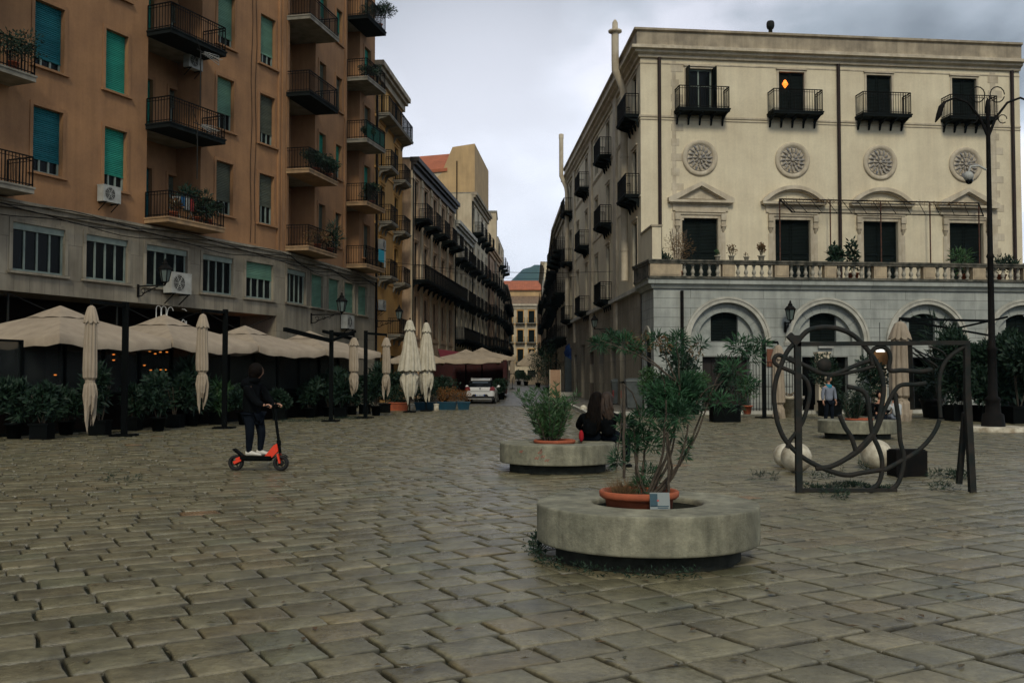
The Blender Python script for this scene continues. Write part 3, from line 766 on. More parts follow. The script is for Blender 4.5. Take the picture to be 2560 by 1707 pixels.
bal_plant('overgrown plants leaning out of the topmost balcony against the sky', FB, 905, FLB[4], -1.0, 2.2, 1.6, 'leafd', 12, .16, .05, 1500)
bal_plant('geraniums at the left picture edge on the lower balcony', FA, -25, FLA[1], -.95, 2.2, 1.2, 'leafd', 13, .12, .05, 900)
rk = thing('drying_rack', 'white drying rack hung with blue and red washing on the tan balcony', 'drying rack', FA.pt(REC[0]+1.3, -.7, FLA[0]+.01), FA.ang)
m = MB()
for x in (-.4,.4): m.bar((x,-.2,0),(x,.2,.95),.025); m.bar((x,.2,0),(x,-.2,.95),.025)
for i in range(5): y_ = -.2+.1*i; m.bar((-.42,y_,.95),(.42,y_,.95),.015)
m.build('frame', M['white'], rk)
for i, (x, c_) in enumerate(((-.28,(.02,.10,.22)),(-.02,(.35,.35,.33)),(.24,(.25,.03,.03)))):
    m = MB(); m.box(x-.1,x+.1,-.21,-.19,.45,.96); m.box(x-.1,x+.1,-.19,-.11,.95,.965); m.build('washing', mat('washing_%d' % i, c_, .9), rk)
# beach towels on the lowest end balcony
tw = MB(); u0_ = FB.u(895, 600)
for i in range(9):
    x = i*.1
    tw.add([(x,-1.2-.015*(i%2),.35),(x+.1,-1.2-.015*((i+1)%2),.35),(x+.1,-1.2-.02*((i+1)%2),1.03),(x,-1.2-.02*(i%2),1.03)], [(0,1,2,3)]); 
tw.T = Matrix.Identity(4)
towel = thing('towel', 'blue and white towel hung over the lowest balcony at the end of the orange block', 'towel', FB.pt(u0_, -.02, FLB[0]), FB.ang)
tw.build('blue_cloth', mat('blue_towel', (.02,.25,.35), .9), towel)
t2 = MB(); t2.add([(.92,-1.21,.1),(1.15,-1.22,.1),(1.15,-1.22,1.03),(.92,-1.21,1.03),(.92,-1.19,.1),(1.15,-1.2,.1),(1.15,-1.2,1.03),(.92,-1.19,1.03)], [(0,1,2,3),(7,6,5,4),(0,3,7,4),(1,5,6,2)]); t2.build('white_cloth', M['white'], towel)

# ================================================================== street buildings
def street_house(name, label, p0, p1, H, wall, floors, bays, ww=1.1, wh=2.5, bal='each', depth=12, cor='soffit', trim='creamtrim', shut='louver', open_=False, bd=.9, slab='slabgrey', base=None, parapet=0, sideback=True, win_off=0, ground_ops=True, seed=1, railstep=.14, brk=3, z0=0):
    F_ = Fac(p0, p1); L_ = F_.L; t = thing(name, label, 'building', (p0[0], p0[1], 0)); I = Tr(-p0[0], -p0[1], 0)
    rn = random.Random(seed); sp = L_/bays; ops = []; us = [sp*(i+.5)+win_off for i in range(bays)]
    for z in floors:
        for u in us: ops.append((u-ww/2, u+ww/2, z, z+wh))
    gh = min(3.0, floors[0]-1.0)
    if ground_ops:
        for i, u in enumerate(us): ops.append((u-min(sp*.36,1.5), u+min(sp*.36,1.5), 0, gh+z0, .5))
    wl = MB(); wall_grid(wl, 0, L_, 0, H, ops, 0, .22); 
    wl.build('wall', M[wall], t, I @ F_.W)
    sd = MB(); d = depth
    sd.quad((0,0,0),(0,0,H),(0,d,H),(0,d,0)); sd.quad((L_,0,0),(L_,d,0),(L_,d,H),(L_,0,H)); sd.quad((0,d,0),(0,d,H),(L_,d,H),(L_,d,0))
    sd.build('wall', M[base or wall], t, I @ F_.W)
    rf = MB(); rf.box(0, L_, 0, d, H-.02, H+.12); rf.build('roof', M['slabgrey'], t, I @ F_.W)
    c = MB(); c.box(-.05, L_+.05, -.55, .05, H-.16, H+.14); c.box(0, L_, -.38, 0, H-.36, H-.16); c.box(0, L_, -.18, 0, H-.75, H-.36)
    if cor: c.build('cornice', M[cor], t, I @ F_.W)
    for z in floors: s = MB(); s.box(0, L_, -.06, 0, z-.28, z-.12); s.build('string_course', M[trim], t, I @ F_.W)
    if 'brown palace front' in label:
        for i in range(bays+1):
            pq = MB(); x = min(max(sp*i, .35), L_-.35); pq.box(x-.32, x+.32, -.1, 0, 3.6, H-.75); pq.box(x-.4, x+.4, -.15, 0, H-1.3, H-1.0); pq.build('pilaster', M['cream2'], t, I @ F_.W)
    pw = MB(); pw.box(.15,.27,-.16,-.04,0,H-.75); pw.build('drainpipe', M['iron'], t, I @ F_.W)
    pr = win_shut(ww, wh, trim, open_, shut=shut)
    for k, z in enumerate(floors):
        for u in us: place(t, pr, I @ F_.W @ Tr(u, 0, z))
        mode = bal if isinstance(bal, str) else bal[k]
        if mode == 'each':
            for u in us: place(t, balcony(min(sp*.8, ww+.9), bd, slab, 1.0, brk, .14, railstep), I @ F_.W @ Tr(u, 0, z))
        elif mode == 'long': place(t, balcony(L_-.8, bd, slab, 1.0, max(4, bays*2), .14, railstep), I @ F_.W @ Tr(L_/2, 0, z))
        elif mode == 'pair':
            for i in range(0, bays-1, 2): place(t, balcony(sp*1.75, bd, slab, 1.0, 4, .14, railstep), I @ F_.W @ Tr((us[i]+us[i+1])/2, 0, z))
    if ground_ops:
        for u in us: g = MB(); g.box(u-min(sp*.36,1.5), u+min(sp*.36,1.5), .42, .48, 0, gh+z0); g.build('shop_door', M['dkwood'], t, I @ F_.W)
    return t, F_, I, us
V2 = lambda x, y: (x, y)
ty, FY, IY, usy = street_house('town_house', 'narrow ochre yellow house with iron balconies next to the orange block', (-8.1,58.2), (-7.37,66.5), 20.2, 'yellow', [7.65,10.95,14.25,17.3], 2, 1.15, 2.3, ['each','each','each','long'], 10, trim='yellow', slab='slabgrey', seed=2, bd=.8)
ac_unit('air conditioner on the yellow house beside its lowest balcony', FY.pt(1.0, -.05, 9.2), FY.ang)
ac_unit('air conditioner low on the yellow house above the terraces', FY.pt(1.1, -.05, 5.6), FY.ang)
place(ty, balcony(3.5, .8, 'slabgrey', 1.0, 3, .14, .14), IY @ FY.W @ Tr(5.6, 0, 4.3))
wall_lantern('iron lantern on the yellow house over the folded parasols', FY.pt(.7, -.05, 4.9), FY.ang, 1.2, s=1.1)
street_house('town_house', 'brown palace front with two rows of dark balconies and a heavy roof cornice', (-6.8,66.5), (-4.96,84.6), 16.3, 'brown', [4.5,8.2,12.4], 5, 1.25, 2.7, ['none','long','each'], 12, trim='brown', cor='dkwood', slab='slabdark', bd=1.0, seed=3)
## rt = MB(); rt.add([(-16,86,17.6),(-5.6,86,17.6),(-6.4,96,21.4),(-16,96,21.4),(-16,86,17.0),(-5.6,86,17.0),(-16,96,13),(-6.4,96,13)], [(0,1,2,3),(0,4,5,1),(1,5,7,2)])
# bh = thing('back_house', 'house behind the brown palace showing only its red tiled roof', 'building', (0,0,0)); rt.build('roof', M['tile'], bh)
# bw_ = MB(); bw_.box(-16,-5.7,86.2,96,0,17.3); bw_.build('wall', M['cream2'], bh)
street_house('town_house', 'cream house with dark shutters and a white cornice beyond the brown palace', (-4.96,84.6), (-3.9,96.6), 14.9, 'cream', [4.9,8.3,11.9], 4, 1.1, 2.4, ['long','each','each'], 2.0, trim='creamtrim', slab='slabdark', bd=.9, cor='ashlartrim', seed=4)
# tall cream house with a stepped gable
def gable_house():
    p0, p1 = (-3.95,96.8), (-2.75,111.7); F_ = Fac(p0, p1); L_ = F_.L
    t, F_, I, us = street_house('gabled_house', 'tall cream house rising above the row with a sloping yellow gable end', p0, p1, 19.6, 'cream', [4.9,8.4,12.1,15.9], 4, 1.1, 2.5, 'each', 6.8, base='cream2', slab='slabdark', cor='soffit', seed=6)
    g = MB(); g.T = Matrix(((0,-1,0,0),(1,0,0,0),(0,0,1,0),(0,0,0,1)))
    g2 = MB()                                     # gable wall with yellow upper part, standing on the near end
    prof = [(-.3,19.72),(4.5,19.72),(4.2,20.6),(3.0,21.6),(1.9,24.2),(-.3,24.5)]
    n = len(prof)
    vs = [(0.02, y, z) for y, z in prof] + [(13.0, y, z) for y, z in prof]
    g2.add(vs, [tuple(range(n))[::-1], tuple(range(n, 2*n))] + [(i, (i+1)%n, n+(i+1)%n, n+i) for i in range(n)])
    g2.build('gable', M['ochre'], t, I @ F_.W)
    d = MB(); d.box(-.1, .0, 1.4, 1.5, 6, 22.8); d.build('drainpipe', M['iron'], t, I @ F_.W)
    r = MB(); r.add([(-.1,2.4,22.1),(-.1,6.9,21.8),(5,6.9,24.4),(5,2.4,24.7),(-.1,2.4,21.8),(-.1,6.9,21.5)], [(0,1,2,3),(0,4,5,1)]); r.build('tiled_roof', M['tile'], t, I @ F_.W)
    r = MB(); r.box(.05,5,2.6,6.8,19.6,21.9); r.build('wall', M['cream2'], t, I @ F_.W)
gable_house()
street_house('town_house', 'reddish house with a brown cornice in the left row beyond the gabled house', (-2.7,111.7), (-1.75,126), 16.4, 'pink', [5.2,8.8,12.4], 4, 1.1, 2.5, 'each', 5, trim='brown', slab='slabdark', cor='brown', seed=7)
street_house('town_house', 'pale narrow tower-like house far down the left row', (-1.75,126), (-1.15,140), 19.4, 'cream2', [5.5,9,12.5,16], 3, 1.1, 2.4, 'each', 5, slab='slabdark', cor=None, seed=8)
street_house('town_house', 'dark shaded house nearest the end of the left row', (-1.15,140), (-.55,168), 14.6, 'brown', [5.6,9,12], 6, 1.1, 2.4, 'long', 6, slab='slabdark', seed=9)
bt = MB(); bt.box(-4.6,-1.9,120,126,16.6,21.6); o_ = thing('back_house', 'pale blank rear wall rising behind the reddish house', 'building', (-3.4,123,0)); o_m = bt.build('wall', M['cream2'], o_, Tr(3.4,-123,0))
b3 = MB(); b3.box(-4.7,-1.8,119.9,126.1,21.6,21.8); b3.box(-4.6,-1.9,120,126,0,16.6); b3.build('roof', M['slabgrey'], o_, Tr(3.4,-123,0))
# ---- houses on the right of the street, beyond the palace. local x runs towards the camera
street_house('town_house', 'house with planted top balcony just beyond the palace in the right row', (4.25,94), (4.45,79.85), 15.4, 'cream2', [4.9,8.5,12.0], 4, 1.1, 2.4, 'each', 12, slab='slabdark', bd=1.0, seed=11)
street_house('town_house', 'orange-toned house with cluttered balconies in the right row', (4.8,121), (4.27,94.1), 15.4, 'pink', [4.9,8.3,11.8], 7, 1.1, 2.4, 'each', 10, slab='slabdark', bd=.9, seed=12)
street_house('town_house', 'dark low house in the right row before the far cream house', (4.9,138), (4.8,121.1), 14.2, 'brown', [5.4,8.6,11.4], 5, 1.1, 2.2, 'each', 9, slab='slabdark', bd=.9, seed=13)
street_house('town_house', 'pale cream house with a tiled lean-to roof at the far end of the right row', (5.0,166), (4.5,138.1), 17.6, 'cream', [5.6,9,12.4], 6, 1.1, 2.3, 'pair', 9, slab='slabdark', bd=.7, seed=14)
# ---- house closing the street
def end_house():
    t, F_, I, us = street_house('end_house', 'yellow house closing the far end of the street', (-1.6,186), (4.7,186), 15.2, 'cream2', [4.6,8.2,11.8], 3, 1.1, 2.3, ['each','each','each'], 6, trim='yellow', slab='slabgrey', cor='creamtrim', seed=21, ground_ops=True)
    r = MB(); r.add([(-2,-.3,15.35),(9,-.3,15.35),(9,6,17.4),(-2,6,17.4)], [(0,1,2,3)]); r.build('lower_roof', M['rubble'], t, I @ F_.W)
    t2 = thing('end_house', 'brown stone house with a long red tiled roof behind the yellow end house', 'building', (1,192,0))
    b = MB(); b.box(-12,20,0,8,0,18.6); b.build('wall', M['rubble'], t2); 
    b = MB(); b.box(-12,20,-.15,0,16.4,18.6); b.build('plaster_band', M['ochre'], t2)
    r = MB(); r.add([(-12,-.6,18.6),(20,-.6,18.6),(20,6,20.9),(-12,6,20.9),(-12,-.6,18.45),(20,-.6,18.45)], [(0,1,2,3),(0,4,5,1)]); r.build('roof', M['tile'], t2)
end_house()
# ================================================================== cream palace on the right
def palace():
    C0 = Vector((6.18, 47.43)); d = Vector((.9936, .113)).normalized(); LF = 19.5
    sd = Vector((.054, -1)).normalized(); LS = 32.4; D = 2.95
    F_ = Fac(C0, C0 + d*LF); S = Fac(C0 - sd*LS, C0); G0 = C0 + sd*D; G = Fac(G0, G0 + d*(LF+.0)); GS = Fac(C0 - sd*.0, G0)
    t = thing('palace', 'large cream palace with grey arcaded ground floor and a balustraded terrace on the corner', 'building', (C0.x, C0.y, 0))
    I = Tr(-C0.x, -C0.y, 0); HT = 17.35
    uc = [F_.u(x, 500) for x in (1750, 1981.6, 2201, 2414.8)]
    # front wall above the terrace
    ops = []
    for u in uc: ops.append((u-.66, u+.66, 14.45, 16.55)); ops.append((u-.89, u+.89, 6.08, 9.3))
    w = MB(); wall_grid(w, 0, LF, 5.7, HT, ops, 0, .3); w.build('wall', M['cream'], t, I @ F_.W)
    # side wall
    us = []; cen = []
    ops = []
    def su(px): return S.u(px)
    bays = [LS-1.6, LS-10.4, LS-15.2, LS-20.1, LS-25, LS-29.6]
    for u in bays:
        for z, h in ((6.15,3.1),(10.55,2.3),(14.45,2.1)): ops.append((u-.6, u+.6, z, z+h))
    for k, u in enumerate([LS-5.2, LS-8.5, LS-13, LS-17.5, LS-22, LS-26.5, LS-30]): ops.append((u-.95, u+.95, 0, 3.3 if k%2 else 3.9, .4))
    w = MB(); wall_grid(w, 0, LS, 5.75, HT, [o for o in ops if o[2] > 5], 0, .3); w.build('wall', M['cream'], t, I @ S.W)
    w = MB(); wall_grid(w, 0, LS, 0, 5.75, [o for o in ops if o[2] < 5], -.04, .4); w.build('stone_base', M['stonebase'], t, I @ S.W)
    w = MB(); w.box(0, LS, -.22, 0, 5.75, 5.95); w.build('string_course', M['ashlartrim'], t, I @ S.W)
    for k, u in enumerate([LS-5.2, LS-8.5, LS-13, LS-17.5, LS-22, LS-26.5, LS-30]): sdoor = MB(); sdoor.box(u-.95, u+.95, .3, .36, 0, 3.9); sdoor.build('shop_door', M['dkwood'], t, I @ S.W)
    for u in bays:
        for z, h in ((6.15,3.1),(10.55,2.3),(14.45,2.1)): place(t, win_shut(1.2, h, 'creamtrim'), I @ S.W @ Tr(u, 0, z))
    for a, b in ((.35,2.9),(9.1,11.7),(18.8,21.4),(28.3,30.9)):
        for z in (10.45, 14.35) + (() if a < 1 else (6.05,)): place(t, balcony(b-a, .7, 'slabdark', 1.0, 4, .14, .13), I @ S.W @ Tr(LS-(a+b)/2, 0, z))
    for a in (7.4, 17.5, 27): pl = MB(); pl.box(LS-a-.5, LS-a+.5, -.12, 0, 4.2, HT); pl.build('pilaster', M['creamtrim'], t, I @ S.W)
    # other walls + roof
    A_ = F_.pt(0,0); B_ = F_.pt(LF,0); Cc = F_.pt(LF,14); Dd = S.pt(0,0) + Vector((9,0,0)); E_ = S.pt(0,0)
    poly = [(p.x-C0.x, p.y-C0.y) for p in (A_, B_, Cc, Dd, E_)]
    b = MB()
    for i in (1,2,3):
        a, c = poly[i], poly[i+1]; b.quad((a[0],a[1],0),(c[0],c[1],0),(c[0],c[1],HT+1),(a[0],a[1],HT+1))
    b.build('wall', M['cream'], t); b = MB(); b.prism(poly, HT+.35, HT+.5); b.build('roof', M['slabgrey'], t)
    # cornice + attic parapet, mitred round the corner
    def prof_band(prof, ext, name, m, z):
        for Fq, L_, e0, e1 in ((F_, LF, 1, 1), (S, LS, 0, 1)):
            c = MB(); n = len(prof)
            def end(x, s): return [(x - s*y_, y_, z_) for y_, z_ in prof]      # mitre: x shifts with projection
            a = end(0, -1 if Fq is F_ else 0); bb = end(L_, 1 if Fq is S else 0)
            a = [((p[0] if Fq is S else p[1]), p[1], p[2]) for p in a]
            bb = [((L_ - p[1]) if Fq is S else L_ + .0, p[1], p[2]) for p in bb]
            c.add(a + bb, [(i, n+i, n+(i+1)%n, (i+1)%n) for i in range(n)] + [tuple(range(n)), tuple(range(n, 2*n))[::-1]])
            c.build(name, M[m], t, I @ Fq.W)
    prof_band([(0,17.0),(-.12,17.0),(-.15,17.12),(-.32,17.2),(-.34,17.3),(-.5,17.34),(-.5,17.48),(-.3,17.52),(0,17.52)], 0, 'cornice', 'creamtrim', 0)
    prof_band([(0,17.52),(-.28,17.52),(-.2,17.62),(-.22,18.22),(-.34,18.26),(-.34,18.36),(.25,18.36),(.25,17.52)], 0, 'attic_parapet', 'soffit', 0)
    for Fq, L_ in ((F_, LF), (S, LS)):
        s = MB(); s.box(0, L_, -.05, 0, 14.13, 14.22); s.box(0, L_, -.04, 0, 14.0, 14.04); s.box(0, L_, -.03, 0, 16.72, 16.78); s.box(0, L_, -.04, 0, 10.28, 10.36) if Fq is S else None
        s.build('string_course', M['creamtrim'], t, I @ Fq.W)
    q = MB()                                          # faint quoins
    for i in range(14): z = 7.0+i*.72; q.box(1.5, 2.1 if i%2 else 1.9, -.015, 0, z, z+.34)
    q.box(1.55, 1.75, -.006, 0, 7, 16.9); q.build('quoin', M['creamtrim'], t, I @ F_.W); q = MB()
    for i in range(14): z = 7.0+i*.72; q.box(LF-1.7, LF-1.15 if i%2 else LF-.95, -.015, 0, z, z+.34)
    q.box(LF-1.6, LF-1.3, -.006, 0, 7, 16.9)
    q.build('quoin', M['creamtrim'], t, I @ F_.W)
    # upper windows
    for k, u in enumerate(uc):
        place(t, win_shut(1.3, 2.1, 'creamtrim', k == 0, trim=.1), I @ F_.W @ Tr(u, 0, 14.45))
        place(t, balcony(2.5, .85, 'slabdark', 1.05, 5, .14, .125), I @ F_.W @ Tr(u, 0, 14.42))
    # lamp glowing in the second upper window
    lg = MB(); lg.T = Tr(uc[1]-.28, -.02+.14, 16.0); lg.lathe([(.001,.22),(.05,.2),(.16,-.02),(.14,-.06),(.001,-.2)], 5, smooth=False)
    lamp = thing('ceiling_lamp', 'orange glowing lamp seen in the second upper window of the palace', 'lamp', F_.pt(uc[1]-.28, .12, 16.0), F_.ang)
    lg.T = Matrix.Identity(4); lg.v = []; lg.f = []; lg.mi = []; lg.sm = []
    lg.lathe([(.001,.2),(.06,.17),(.17,-.02),(.12,-.08),(.001,-.24)], 5, smooth=False); lg.build('shade', glow('lamp_orange', (1,.23,.03), 1.4), lamp)
    # medallions
    def medal():
        m = MB(); T0 = Rx(R(90))
        m.T = T0; m.lathe([(.78,0),(.78,.07),(.70,.10),(.62,.08),(.585,.03)], 48); m.lathe([(.585,.03),(.001,.03)], 40)
        b = MB(); b.T = T0
        for k in range(16):
            a = k*math.pi/8
            b.tube([(.30*math.cos(a),.30*math.sin(a),.03),(.42*math.cos(a),.42*math.sin(a),.10),(.55*math.cos(a+.08),.55*math.sin(a+.08),.04)], [.03,.055,.03], 6)
        for k in range(10):
            a = k*math.pi/5; b.tube([(.1*math.cos(a),.1*math.sin(a),.05),(.2*math.cos(a),.2*math.sin(a),.12),(.29*math.cos(a),.29*math.sin(a),.05)], [.02,.05,.02], 6)
        b.lathe([(.36,.03),(.34,.08),(.31,.03)], 40); b.lathe([(.58,.03),(.565,.07),(.55,.03)], 40); b.sphere((0,0,.07), .09, 12, 8)
        return m.mesh('medallion', M['creamtrim']), b.mesh('rosette', mat('rosette_relief', (.42,.36,.27), .9, (.2,.21,.23), ns=7, bump=.4))
    a, b = medal()
    for k, u in enumerate(uc):
        o = link('medallion', a, t, I @ F_.W @ Tr(u, 0, 12.2) @ Matrix.Diagonal((1.12,1,1.12,1))); link('rosette', b, o)
    # big french windows with pediments
    def pediment(seg):
        m = MB(); hw = 1.62
        if not seg:
            outer = [(-hw,10.12),(hw,10.12),(0,10.95)]; inner = [(-hw+.42,10.2),(hw-.42,10.2),(0,10.75)]
            m.prism_y([(-hw,10.12),(-hw+.02,10.0),(hw-.02,10.0),(hw,10.12)], -.32, 0)
            for s in (-1, 1):
                m.prism_y([(s*hw,10.12),(s*hw,10.22),(0,11.0),(0,10.80),(s*(hw-.38),10.12)][::1 if s > 0 else -1], -.32, 0)
                m.prism_y([(s*(hw-.45),10.12),(s*(hw-.38),10.12),(0,10.80),(0,10.74)][::1 if s > 0 else -1], -.2, 0)
            m.prism_y(inner, -.06, 0)
        else:
            m.prism_y([(-hw,10.12),(-hw+.02,10.0),(hw-.02,10.0),(hw,10.12)], -.32, 0)
            n = 14; rad = (hw*hw + .78**2)/(2*.78); cz = 10.12+.78-rad; a0 = math.asin(hw/rad)
            for i in range(n):
                a1 = -a0 + 2*a0*i/n; a2 = -a0 + 2*a0*(i+1)/n
                for r0, r1, y in ((rad-.16, rad+.02, -.32), (rad-.22, rad-.16, -.2)):
                    m.prism_y([(r0*math.sin(a1), max(10.12, cz+r0*math.cos(a1))), (r0*math.sin(a2), max(10.12, cz+r0*math.cos(a2))), (r1*math.sin(a2), max(10.13, cz+r1*math.cos(a2))), (r1*math.sin(a1), max(10.13, cz+r1*math.cos(a1)))], y, 0)
        m.box(-hw+.12, hw-.12, -.16, 0, 9.93, 10.0); m.box(-hw+.25, hw-.25, -.07, 0, 9.62, 9.93); m.box(-1.25, 1.25, -.12, 0, 9.55, 9.62)
        return m.mesh('pediment', M['creamtrim'])
    tri = pediment(False); sg = pediment(True)
    csm = []
    for s in (-1, 1):
        cs = MB(); x = s*1.14
        cs.box(x-.13, x+.13, -.16, 0, 9.18, 9.5); cs.box(x-.11, x+.11, -.11, 0, 8.95, 9.18); cs.box(x-.13, x+.13, -.14, 0, 8.87, 8.95)
        cs.lathe([(.001,8.58),(.05,8.62),(.11,8.8),(.13,8.87)], 8, (x,0,0)); cs.box(x-.1, x+.1, -.04, 0, 6.0, 8.6); csm.append(cs.mesh('console', M['creamtrim']))
    for k, u in enumerate(uc):
        o = place(t, win_shut(1.78, 3.2, 'creamtrim', False, trim=.16, dep=.28), I @ F_.W @ Tr(u, 0, 6.08))
        link('pediment', tri if k in (0, 3) else sg, o, Tr(0, 0, -6.08)); [link('console', q_, o, Tr(0, 0, -6.08)) for q_ in csm]
    # downpipes
    for px in (1648, 2096, 2530): dp = MB(); u = F_.u(px, 350); dp.tube([(u,-.1,6.0),(u,-.1,17.0)], .085, 8); dp.build('drainpipe', mat('rusty_black_pipe', (.03,.014,.011), .7, (.012,.009,.008), ns=5), t, I @ F_.W)
    dp = MB(); u = G.u(1704, 800); dp.tube([(u,-.1,.1),(u,-.1,5.5)], .075, 8); dp.build('drainpipe', M['iron'], t, I @ G.W)
    # ---------------- projecting ground floor with arcade
    ZT = 5.68; arcs = [G.u(x, 850) for x in (1819, 2068, 2318, 2562)]; r1, r2_, zs = 1.74, 1.32, 3.25
    GL = LF
    def arch(mb, ua, ub, zt, uc_, r, zsp, y, dep, n=28, jamb=True):
        if jamb: 
            mb.quad((ua,y,0),(uc_-r,y,0),(uc_-r,y,zsp),(ua,y,zsp)); mb.quad((uc_+r,y,0),(ub,y,0),(ub,y,zsp),(uc_+r,y,zsp))
            mb.quad((uc_-r,y,0),(uc_-r,y+dep,0),(uc_-r,y+dep,zsp),(uc_-r,y,zsp)); mb.quad((uc_+r,y,0),(uc_+r,y,zsp),(uc_+r,y+dep,zsp),(uc_+r,y+dep,0))
        pts = [(uc_ - r*math.cos(math.pi*i/n), zsp + r*math.sin(math.pi*i/n)) for i in range(n+1)]
        mb.quad((ua,y,zsp),(uc_-r,y,zsp),(uc_-r,y,zt),(ua,y,zt)); mb.quad((uc_+r,y,zsp),(ub,y,zsp),(ub,y,zt),(uc_+r,y,zt))
        for i in range(n):
            (x0,z0),(x1,z1) = pts[i], pts[i+1]
            mb.quad((x0,y,z0),(x1,y,z1),(x1,y,zt),(x0,y,zt)); mb.quad((x0,y,z0),(x0,y+dep,z0),(x1,y+dep,z1),(x1,y,z1))
    w = MB(); mo = MB(); wn = MB(); dr = MB(); imp = MB(); vj = MB()
    edges = [0] + [(arcs[i]+arcs[i+1])/2 for i in range(3)] + [GL + 3.0]
    for i, u in enumerate(arcs):
        arch(w, edges[i], edges[i+1], ZT, u, r1, zs, 0, .25)
        hb = 1.1; zd = 2.55; w2 = MB(); tymp = MB()
        arch(w2, u-r1, u+r1, zs+r1, u, r2_, zs, .25, .22, jamb=False)
        wall_grid(w2, u-r1, u+r1, 0, zs, [(u-hb, u+hb, 0, zd)], .25, .45)
        # tympanum with the round headed window
        hw = .64; n = 20
        zw = zs + math.sqrt(r2_**2-hw**2)
        for s in (-1, 1):
            pts = [(u+s*hw, zs), (u+s*r2_, zs)] + [(u + s*r2_*math.cos(a), zs + r2_*math.sin(a)) for a in [j*math.acos(hw/r2_)/8 for j in range(1, 9)]]
            tymp.add([(x,.45,z) for x,z in pts], [tuple(range(len(pts)))[::1 if s > 0 else -1]])
            tymp.quad((u+s*hw,.45,zs),(u+s*hw,.7,zs),(u+s*hw,.7,zw),(u+s*hw,.45,zw))
        tymp.quad((u-hw,.45,zs),(u+hw,.45,zs),(u+hw,.7,zs),(u-hw,.7,zs))
        tymp.box(u-r2_, u+r2_, .25, .47, zs-.05, zs)
        b = MB(); a_ = math.acos(hw/r2_); pts = [(-hw, 0), (hw, 0)] + [(r2_*math.cos(a_+(math.pi-2*a_)*j/10), r2_*math.sin(a_+(math.pi-2*a_)*j/10)) for j in range(11)]
        b.add([(x,.62,z) for x,z in pts], [tuple(range(len(pts)))]); b.box(-.03,.03,.58,.64,0,1.28)
        for k_ in range(9): b.box(-hw,hw,.6,.625,.1+.13*k_,.13+.13*k_)
        b.build('arched_window', M['louver'], t, I @ G.W @ Tr(u, 0, zs))
        dd = MB()
        if i == 0: dd.box(-hb, hb, .6, .66, 0, zd); [dd.box(x-.02, x+.02, .56, .6, .1, zd-.1) for x in (-.55, 0, .55)]
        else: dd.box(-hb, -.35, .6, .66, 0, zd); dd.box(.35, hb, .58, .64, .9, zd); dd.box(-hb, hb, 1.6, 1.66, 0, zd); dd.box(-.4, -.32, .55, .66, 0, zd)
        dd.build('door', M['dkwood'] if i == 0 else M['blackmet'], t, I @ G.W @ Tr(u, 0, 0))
        w2.build('arcade_recess', M['ashlar'], t, I @ G.W); tymp.build('tympanum', M['voussoir'], t, I @ G.W)
        # archivolt moulding
        m = MB(); n = 32
        for ra, rb, y in ((1.74, 1.98, -.07), (1.9, 2.0, -.11)):
            for j in range(n):
                a1, a2 = math.pi*j/n, math.pi*(j+1)/n
                P = [(ra*math.cos(a1), ra*math.sin(a1)), (rb*math.cos(a1), rb*math.sin(a1)), (rb*math.cos(a2), rb*math.sin(a2)), (ra*math.cos(a2), ra*math.sin(a2))]
                m.prism_y(P, y, .0 if ra > 1.8 else .02)
        m.build('arch_moulding', M['ashlartrim'], t, I @ G.W @ Tr(u, 0, zs))
        # voussoir band lies in the recess around the inner arch
        v = MB(); n = 11
        for j in range(n):
            for q_ in range(3):
                a1 = math.pi*(j+q_/3)/n + (.012 if q_ == 0 else 0); a2 = math.pi*(j+(q_+1)/3)/n - (.012 if q_ == 2 else 0)
                P = [(r2_*math.cos(a1), r2_*math.sin(a1)), (r1*.995*math.cos(a1), r1*.995*math.sin(a1)), (r1*.995*math.cos(a2), r1*.995*math.sin(a2)), (r2_*math.cos(a2), r2_*math.sin(a2))]
                v.prism_y(P, .235, .26)
        v.build('voussoir_band', M['voussoir'], t, I @ G.W @ Tr(u, 0, zs))
        # impost bands either side
        im = MB()
        for s in (-1, 1):
            for z0, z1, p in ((3.08,3.14,-.05),(3.14,3.2,-.08),(3.2,3.25,-.11)): im.box(s*1.74 if s > 0 else -2.06, 2.06 if s > 0 else -1.74, p, 0, z0, z1)
        im.build('impost', M['ashlartrim'], t, I @ G.W @ Tr(u, 0, 0))
    w.build('arcade_wall', M['ashlar'], t, I @ G.W); 
    # interior darkness behind the open doors is painted: a black panel closes each
    w = MB(); arch(w, 0, D, ZT, D-1.5, .85, 2.95, 0, .25); w.quad((D-2.6,.25,0),(D-.6,.25,0),(D-.6,.25,4),(D-2.6,.25,4)); w.build('arcade_wall', M['ashlar'], t, I @ GS.W)
    m = MB()
    for j in range(20):
        a1, a2 = math.pi*j/20, math.pi*(j+1)/20
        m.prism_y([(r_*math.cos(a_), r_*math.sin(a_)) for r_, a_ in ((.87,a1),(1.05,a1),(1.05,a2),(.87,a2))], -.07, 0)
    m.build('arch_moulding', M['ashlartrim'], t, I @ GS.W @ Tr(D-1.5, 0, 2.95))
    m = MB(); m.box(-.6,.6,.1,.2,0,3.6); m.build('door', M['louver'], t, I @ GS.W @ Tr(D-1.5, 0, 0))
    # terrace floor and its cornice
    for Fq, L_ in ((G, GL+.4), (GS, D)):
        c = MB(); prof = [(0,5.6),(-.1,5.6),(-.18,5.75),(-.3,5.8),(-.3,5.98),(-.38,6.02),(0,6.04)]; n = len(prof)
        a = [((y if Fq is G else 0), y, z) for y, z in prof]; bb = [((L_ - y) if Fq is GS else L_, y, z) for y, z in prof]
        c.add(a+bb, [(i, n+i, n+i+1, i+1) for i in range(n-1)] + [tuple(range(n)), tuple(range(n,2*n))[::-1]])
        c.build('terrace_cornice', M['ashlartrim'] if 0 else M['ashlar'], t, I @ Fq.W)
